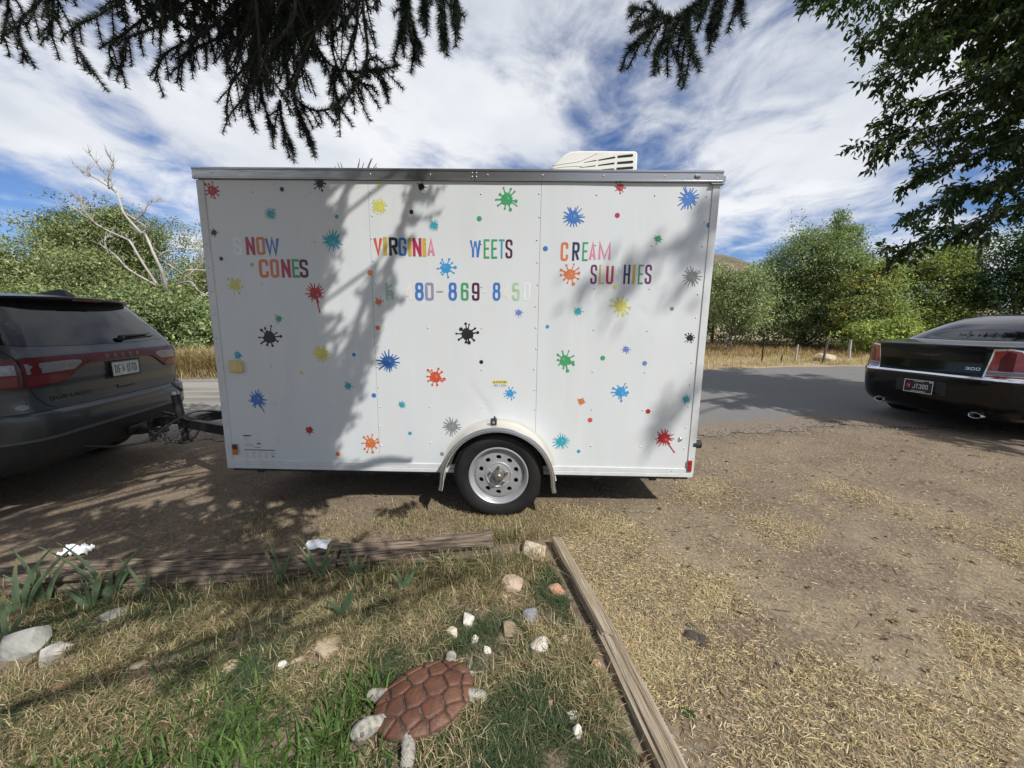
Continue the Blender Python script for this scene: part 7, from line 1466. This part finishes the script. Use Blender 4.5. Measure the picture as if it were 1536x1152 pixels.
def d_yard(x, y):
    q = .14 + 1.25 * pnoise(x, y, 1.9, .6) + .5 * pnoise(x, y, 6.3, 2.2) + .9 * blob(x, y, .55, 2.2, .45, .7) + .55 * blob(x, y, .8, 1.2, 1.2, .4) - .45 * blob(x, y, 1.25, 2.25, .35, .16) - .4 * blob(x, y, 1.0, 2.7, .25, .12)
    q = np.where(y > 2.3, q * np.clip(1.0 - (y - 2.3) * .42, .0, 1) - .12 * np.clip(y - 2.3, 0, 1), q)
    return np.clip(q, .05, 1) * (x > edge_x(y) + .04) * (y < 4.9) * (np.abs(x) < 1.40 * y + .2)
LIT = [(0.62, 0.495, 0.265), (0.51, 0.40, 0.215), (0.67, 0.57, 0.36), (0.34, 0.265, 0.155), (0.22, 0.175, 0.11)]
P = scatter(98000, .2, 5.6, .9, 4.9, lambda x, y: d_yard(x, y) * np.clip(1.6 / y, .25, 1)); n = len(P)
blades('straw_litter', P, rng.uniform(.010, .038, n) * rng.choice([.7, 1, 1.6], n, p=[.45, .45, .10]), rng.uniform(.0013, .0032, n), rng.uniform(0, 1, n), LIT, M_straw, 'loose pale straw and mower clippings over the yard', flat=True)
P = scatter(9000, .2, 5.2, 1.0, 4.4, lambda x, y: np.clip(d_yard(x, y) * (pnoise(x, y, 4.3, 5) > .25), 0, 1)); n = len(P); blades('straw_tufts', P, rng.uniform(.015, .045, n), rng.uniform(.0015, .003, n), rng.uniform(.6, 1.8, n), LIT[:3], M_straw, 'low tufts of dry grass in the yard')
P = scatter(12000, -6.0, 1.5, 2.5, 5.2, lambda x, y: np.clip(.35 + .6 * pnoise(x, y, 2.2, 4), .08, 1) * (y > 2.45)); n = len(P); blades('scattered_straw', P, rng.uniform(.010, .03, n), rng.uniform(.0016, .0036, n), rng.uniform(0, 1, n), [(0.24, .19, .125), (.30, .24, .15), (.16, .125, .085)], M_straw, 'sparse straw bits on the shaded soil', flat=True)
def pebbles(name, lab, P, r, pal):
    n = len(P); base = np.array([(1, 0, 0), (-.5, .87, 0), (-.5, -.87, 0), (0, 0, .8)]); V = P[:, None, :] + base[None] * r[:, None, None] * rng.uniform(.6, 1.3, (n, 4, 1)); ang = rng.uniform(0, 6.28, n); c, s = np.cos(ang), np.sin(ang)
    R_ = np.zeros((n, 3, 3)); R_[:, 0, 0] = c; R_[:, 0, 1] = -s; R_[:, 1, 0] = s; R_[:, 1, 1] = c; R_[:, 2, 2] = 1; V = np.einsum('nij,nkj->nki', R_, V - P[:, None]) + P[:, None]
    i = np.arange(n) * 4; F = np.concatenate([np.stack([i, i + 1, i + 3], 1), np.stack([i + 1, i + 2, i + 3], 1), np.stack([i + 2, i, i + 3], 1)]); o = mesh_obj(name, V.reshape(-1, 3), F, M_straw, None, cols=np.repeat(pick_cols(n, pal), 4, 0)); return tag(o, lab, kind='stuff')
P = scatter(14000, -2.6, 4.5, .95, 4.9, lambda x, y: np.clip(1.4 / y, .15, 1) * cone(x, y)); n = len(P); pebbles('pebbles', 'scattered small pebbles and clods on the soil', P, rng.uniform(.002, .006, n) * rng.choice([1, 1.8], n, p=[.9, .1]), [(0.20, .16, .12), (.30, .26, .21), (.12, .095, .07), (.42, .38, .32)])
P = scatter(16000, -9.5, 14, 4.7, 11.8, lambda x, y: np.clip(np.exp(-((y - road_near(x)) / .22) ** 2) + .7 * np.exp(-((y - road_far(x)) / .25) ** 2) + (x < -1.5) * .35, 0, 1)); P[:, 2] += .02; n = len(P); pebbles('gravel', 'loose gravel along the edges of the lane', P, rng.uniform(.006, .018, n), [(0.20, .18, .155), (.27, .25, .22), (.13, .12, .105)])
VG = [(0.50, .40, .22), (.42, .33, .175), (.58, .48, .28), (.33, .25, .13)]
P = scatter(17000, 4.5, 20, 11.4, 17.5, lambda x, y: np.clip((y - road_far(x) > .25) * (.45 + .55 * pnoise(x, y, 2, 1)), 0, 1)); n = len(P); blades('verge_grass', P, rng.uniform(.06, .24, n), rng.uniform(.006, .013, n), rng.uniform(.3, 1.5, n), VG, M_grass, 'golden dry verge grass beyond the lane at right')
P = scatter(17000, -17, -5.6, 8.6, 13.5, lambda x, y: np.clip((y - road_far(x) > .15) * (.5 + .5 * pnoise(x, y, 2, 2)), 0, 1)); n = len(P); blades('verge_grass', P, rng.uniform(.10, .45, n), rng.uniform(.006, .014, n), rng.uniform(.3, 1.4, n), VG, M_grass, 'pale dry verge grass beyond the lane at left')
P = scatter(5200, -10.5, -5.6, 9.4, 11.6, lambda x, y: np.clip((y - road_far(x) > .35) * (.3 + .7 * blob(x, y, -8.3, 10.4, 1.8, .8)), 0, 1)); n = len(P); blades('tall_straw_grass', P, rng.uniform(.5, 1.15, n), rng.uniform(.008, .016, n), rng.uniform(.3, 1.2, n), VG, M_grass, 'tall golden grass between the parked suv and the trailer')
P = scatter(15000, 6, 22, 15, 24, lambda x, y: np.clip(.5 + .5 * pnoise(x, y, 1.5, 1), 0, 1)); n = len(P); blades('brush_grass', P, rng.uniform(.1, .4, n), rng.uniform(.012, .022, n), rng.uniform(.3, 1.3, n), [(.30, .20, .095), (.24, .155, .075), (.36, .27, .13)], M_grass, 'reddish dry brush under the trees at right')

P = scatter(900, -2.8, 5.0, 1.0, 5.0, lambda x, y: np.clip(1.5 / y, .2, 1)); n = len(P); D = np.stack([np.cos(a_ := rng.uniform(0, 6.28, n)), np.sin(a_), rng.uniform(-.1, .35, n)], 1); D /= np.linalg.norm(D, axis=1, keepdims=True)
Nn = rand_dirs(n) * .35; Nn[:, 2] += 1; ln = rng.uniform(.015, .05, n); P[:, 2] += .012; V, F = leaf_quads(P, D, Nn, ln, ln * .45, .35)
o = mesh_obj('leaf_litter', V, F, M_straw, None, cols=np.repeat(pick_cols(n, [(.16, .10, .055), (.24, .16, .085), (.10, .07, .04), (.30, .22, .12)]), 4, 0)); tag(o, 'small curled brown leaves scattered on the yard', kind='stuff')
P = scatter(700, -2.8, 5.0, 1.0, 4.6, lambda x, y: np.clip(1.4 / y, .2, 1)); n = len(P); a_ = rng.uniform(0, 3.14, n); d = np.stack([np.cos(a_), np.sin(a_), np.zeros(n)], 1) * rng.uniform(.02, .09, n)[:, None]; P[:, 2] += .012
V, F = seg_tubes(P, P + d, rng.uniform(.0008, .0022, n)); o = mesh_obj('twig_litter', V, F, M_bark); tag(o, 'short dead twigs and stems scattered on the yard', kind='stuff')
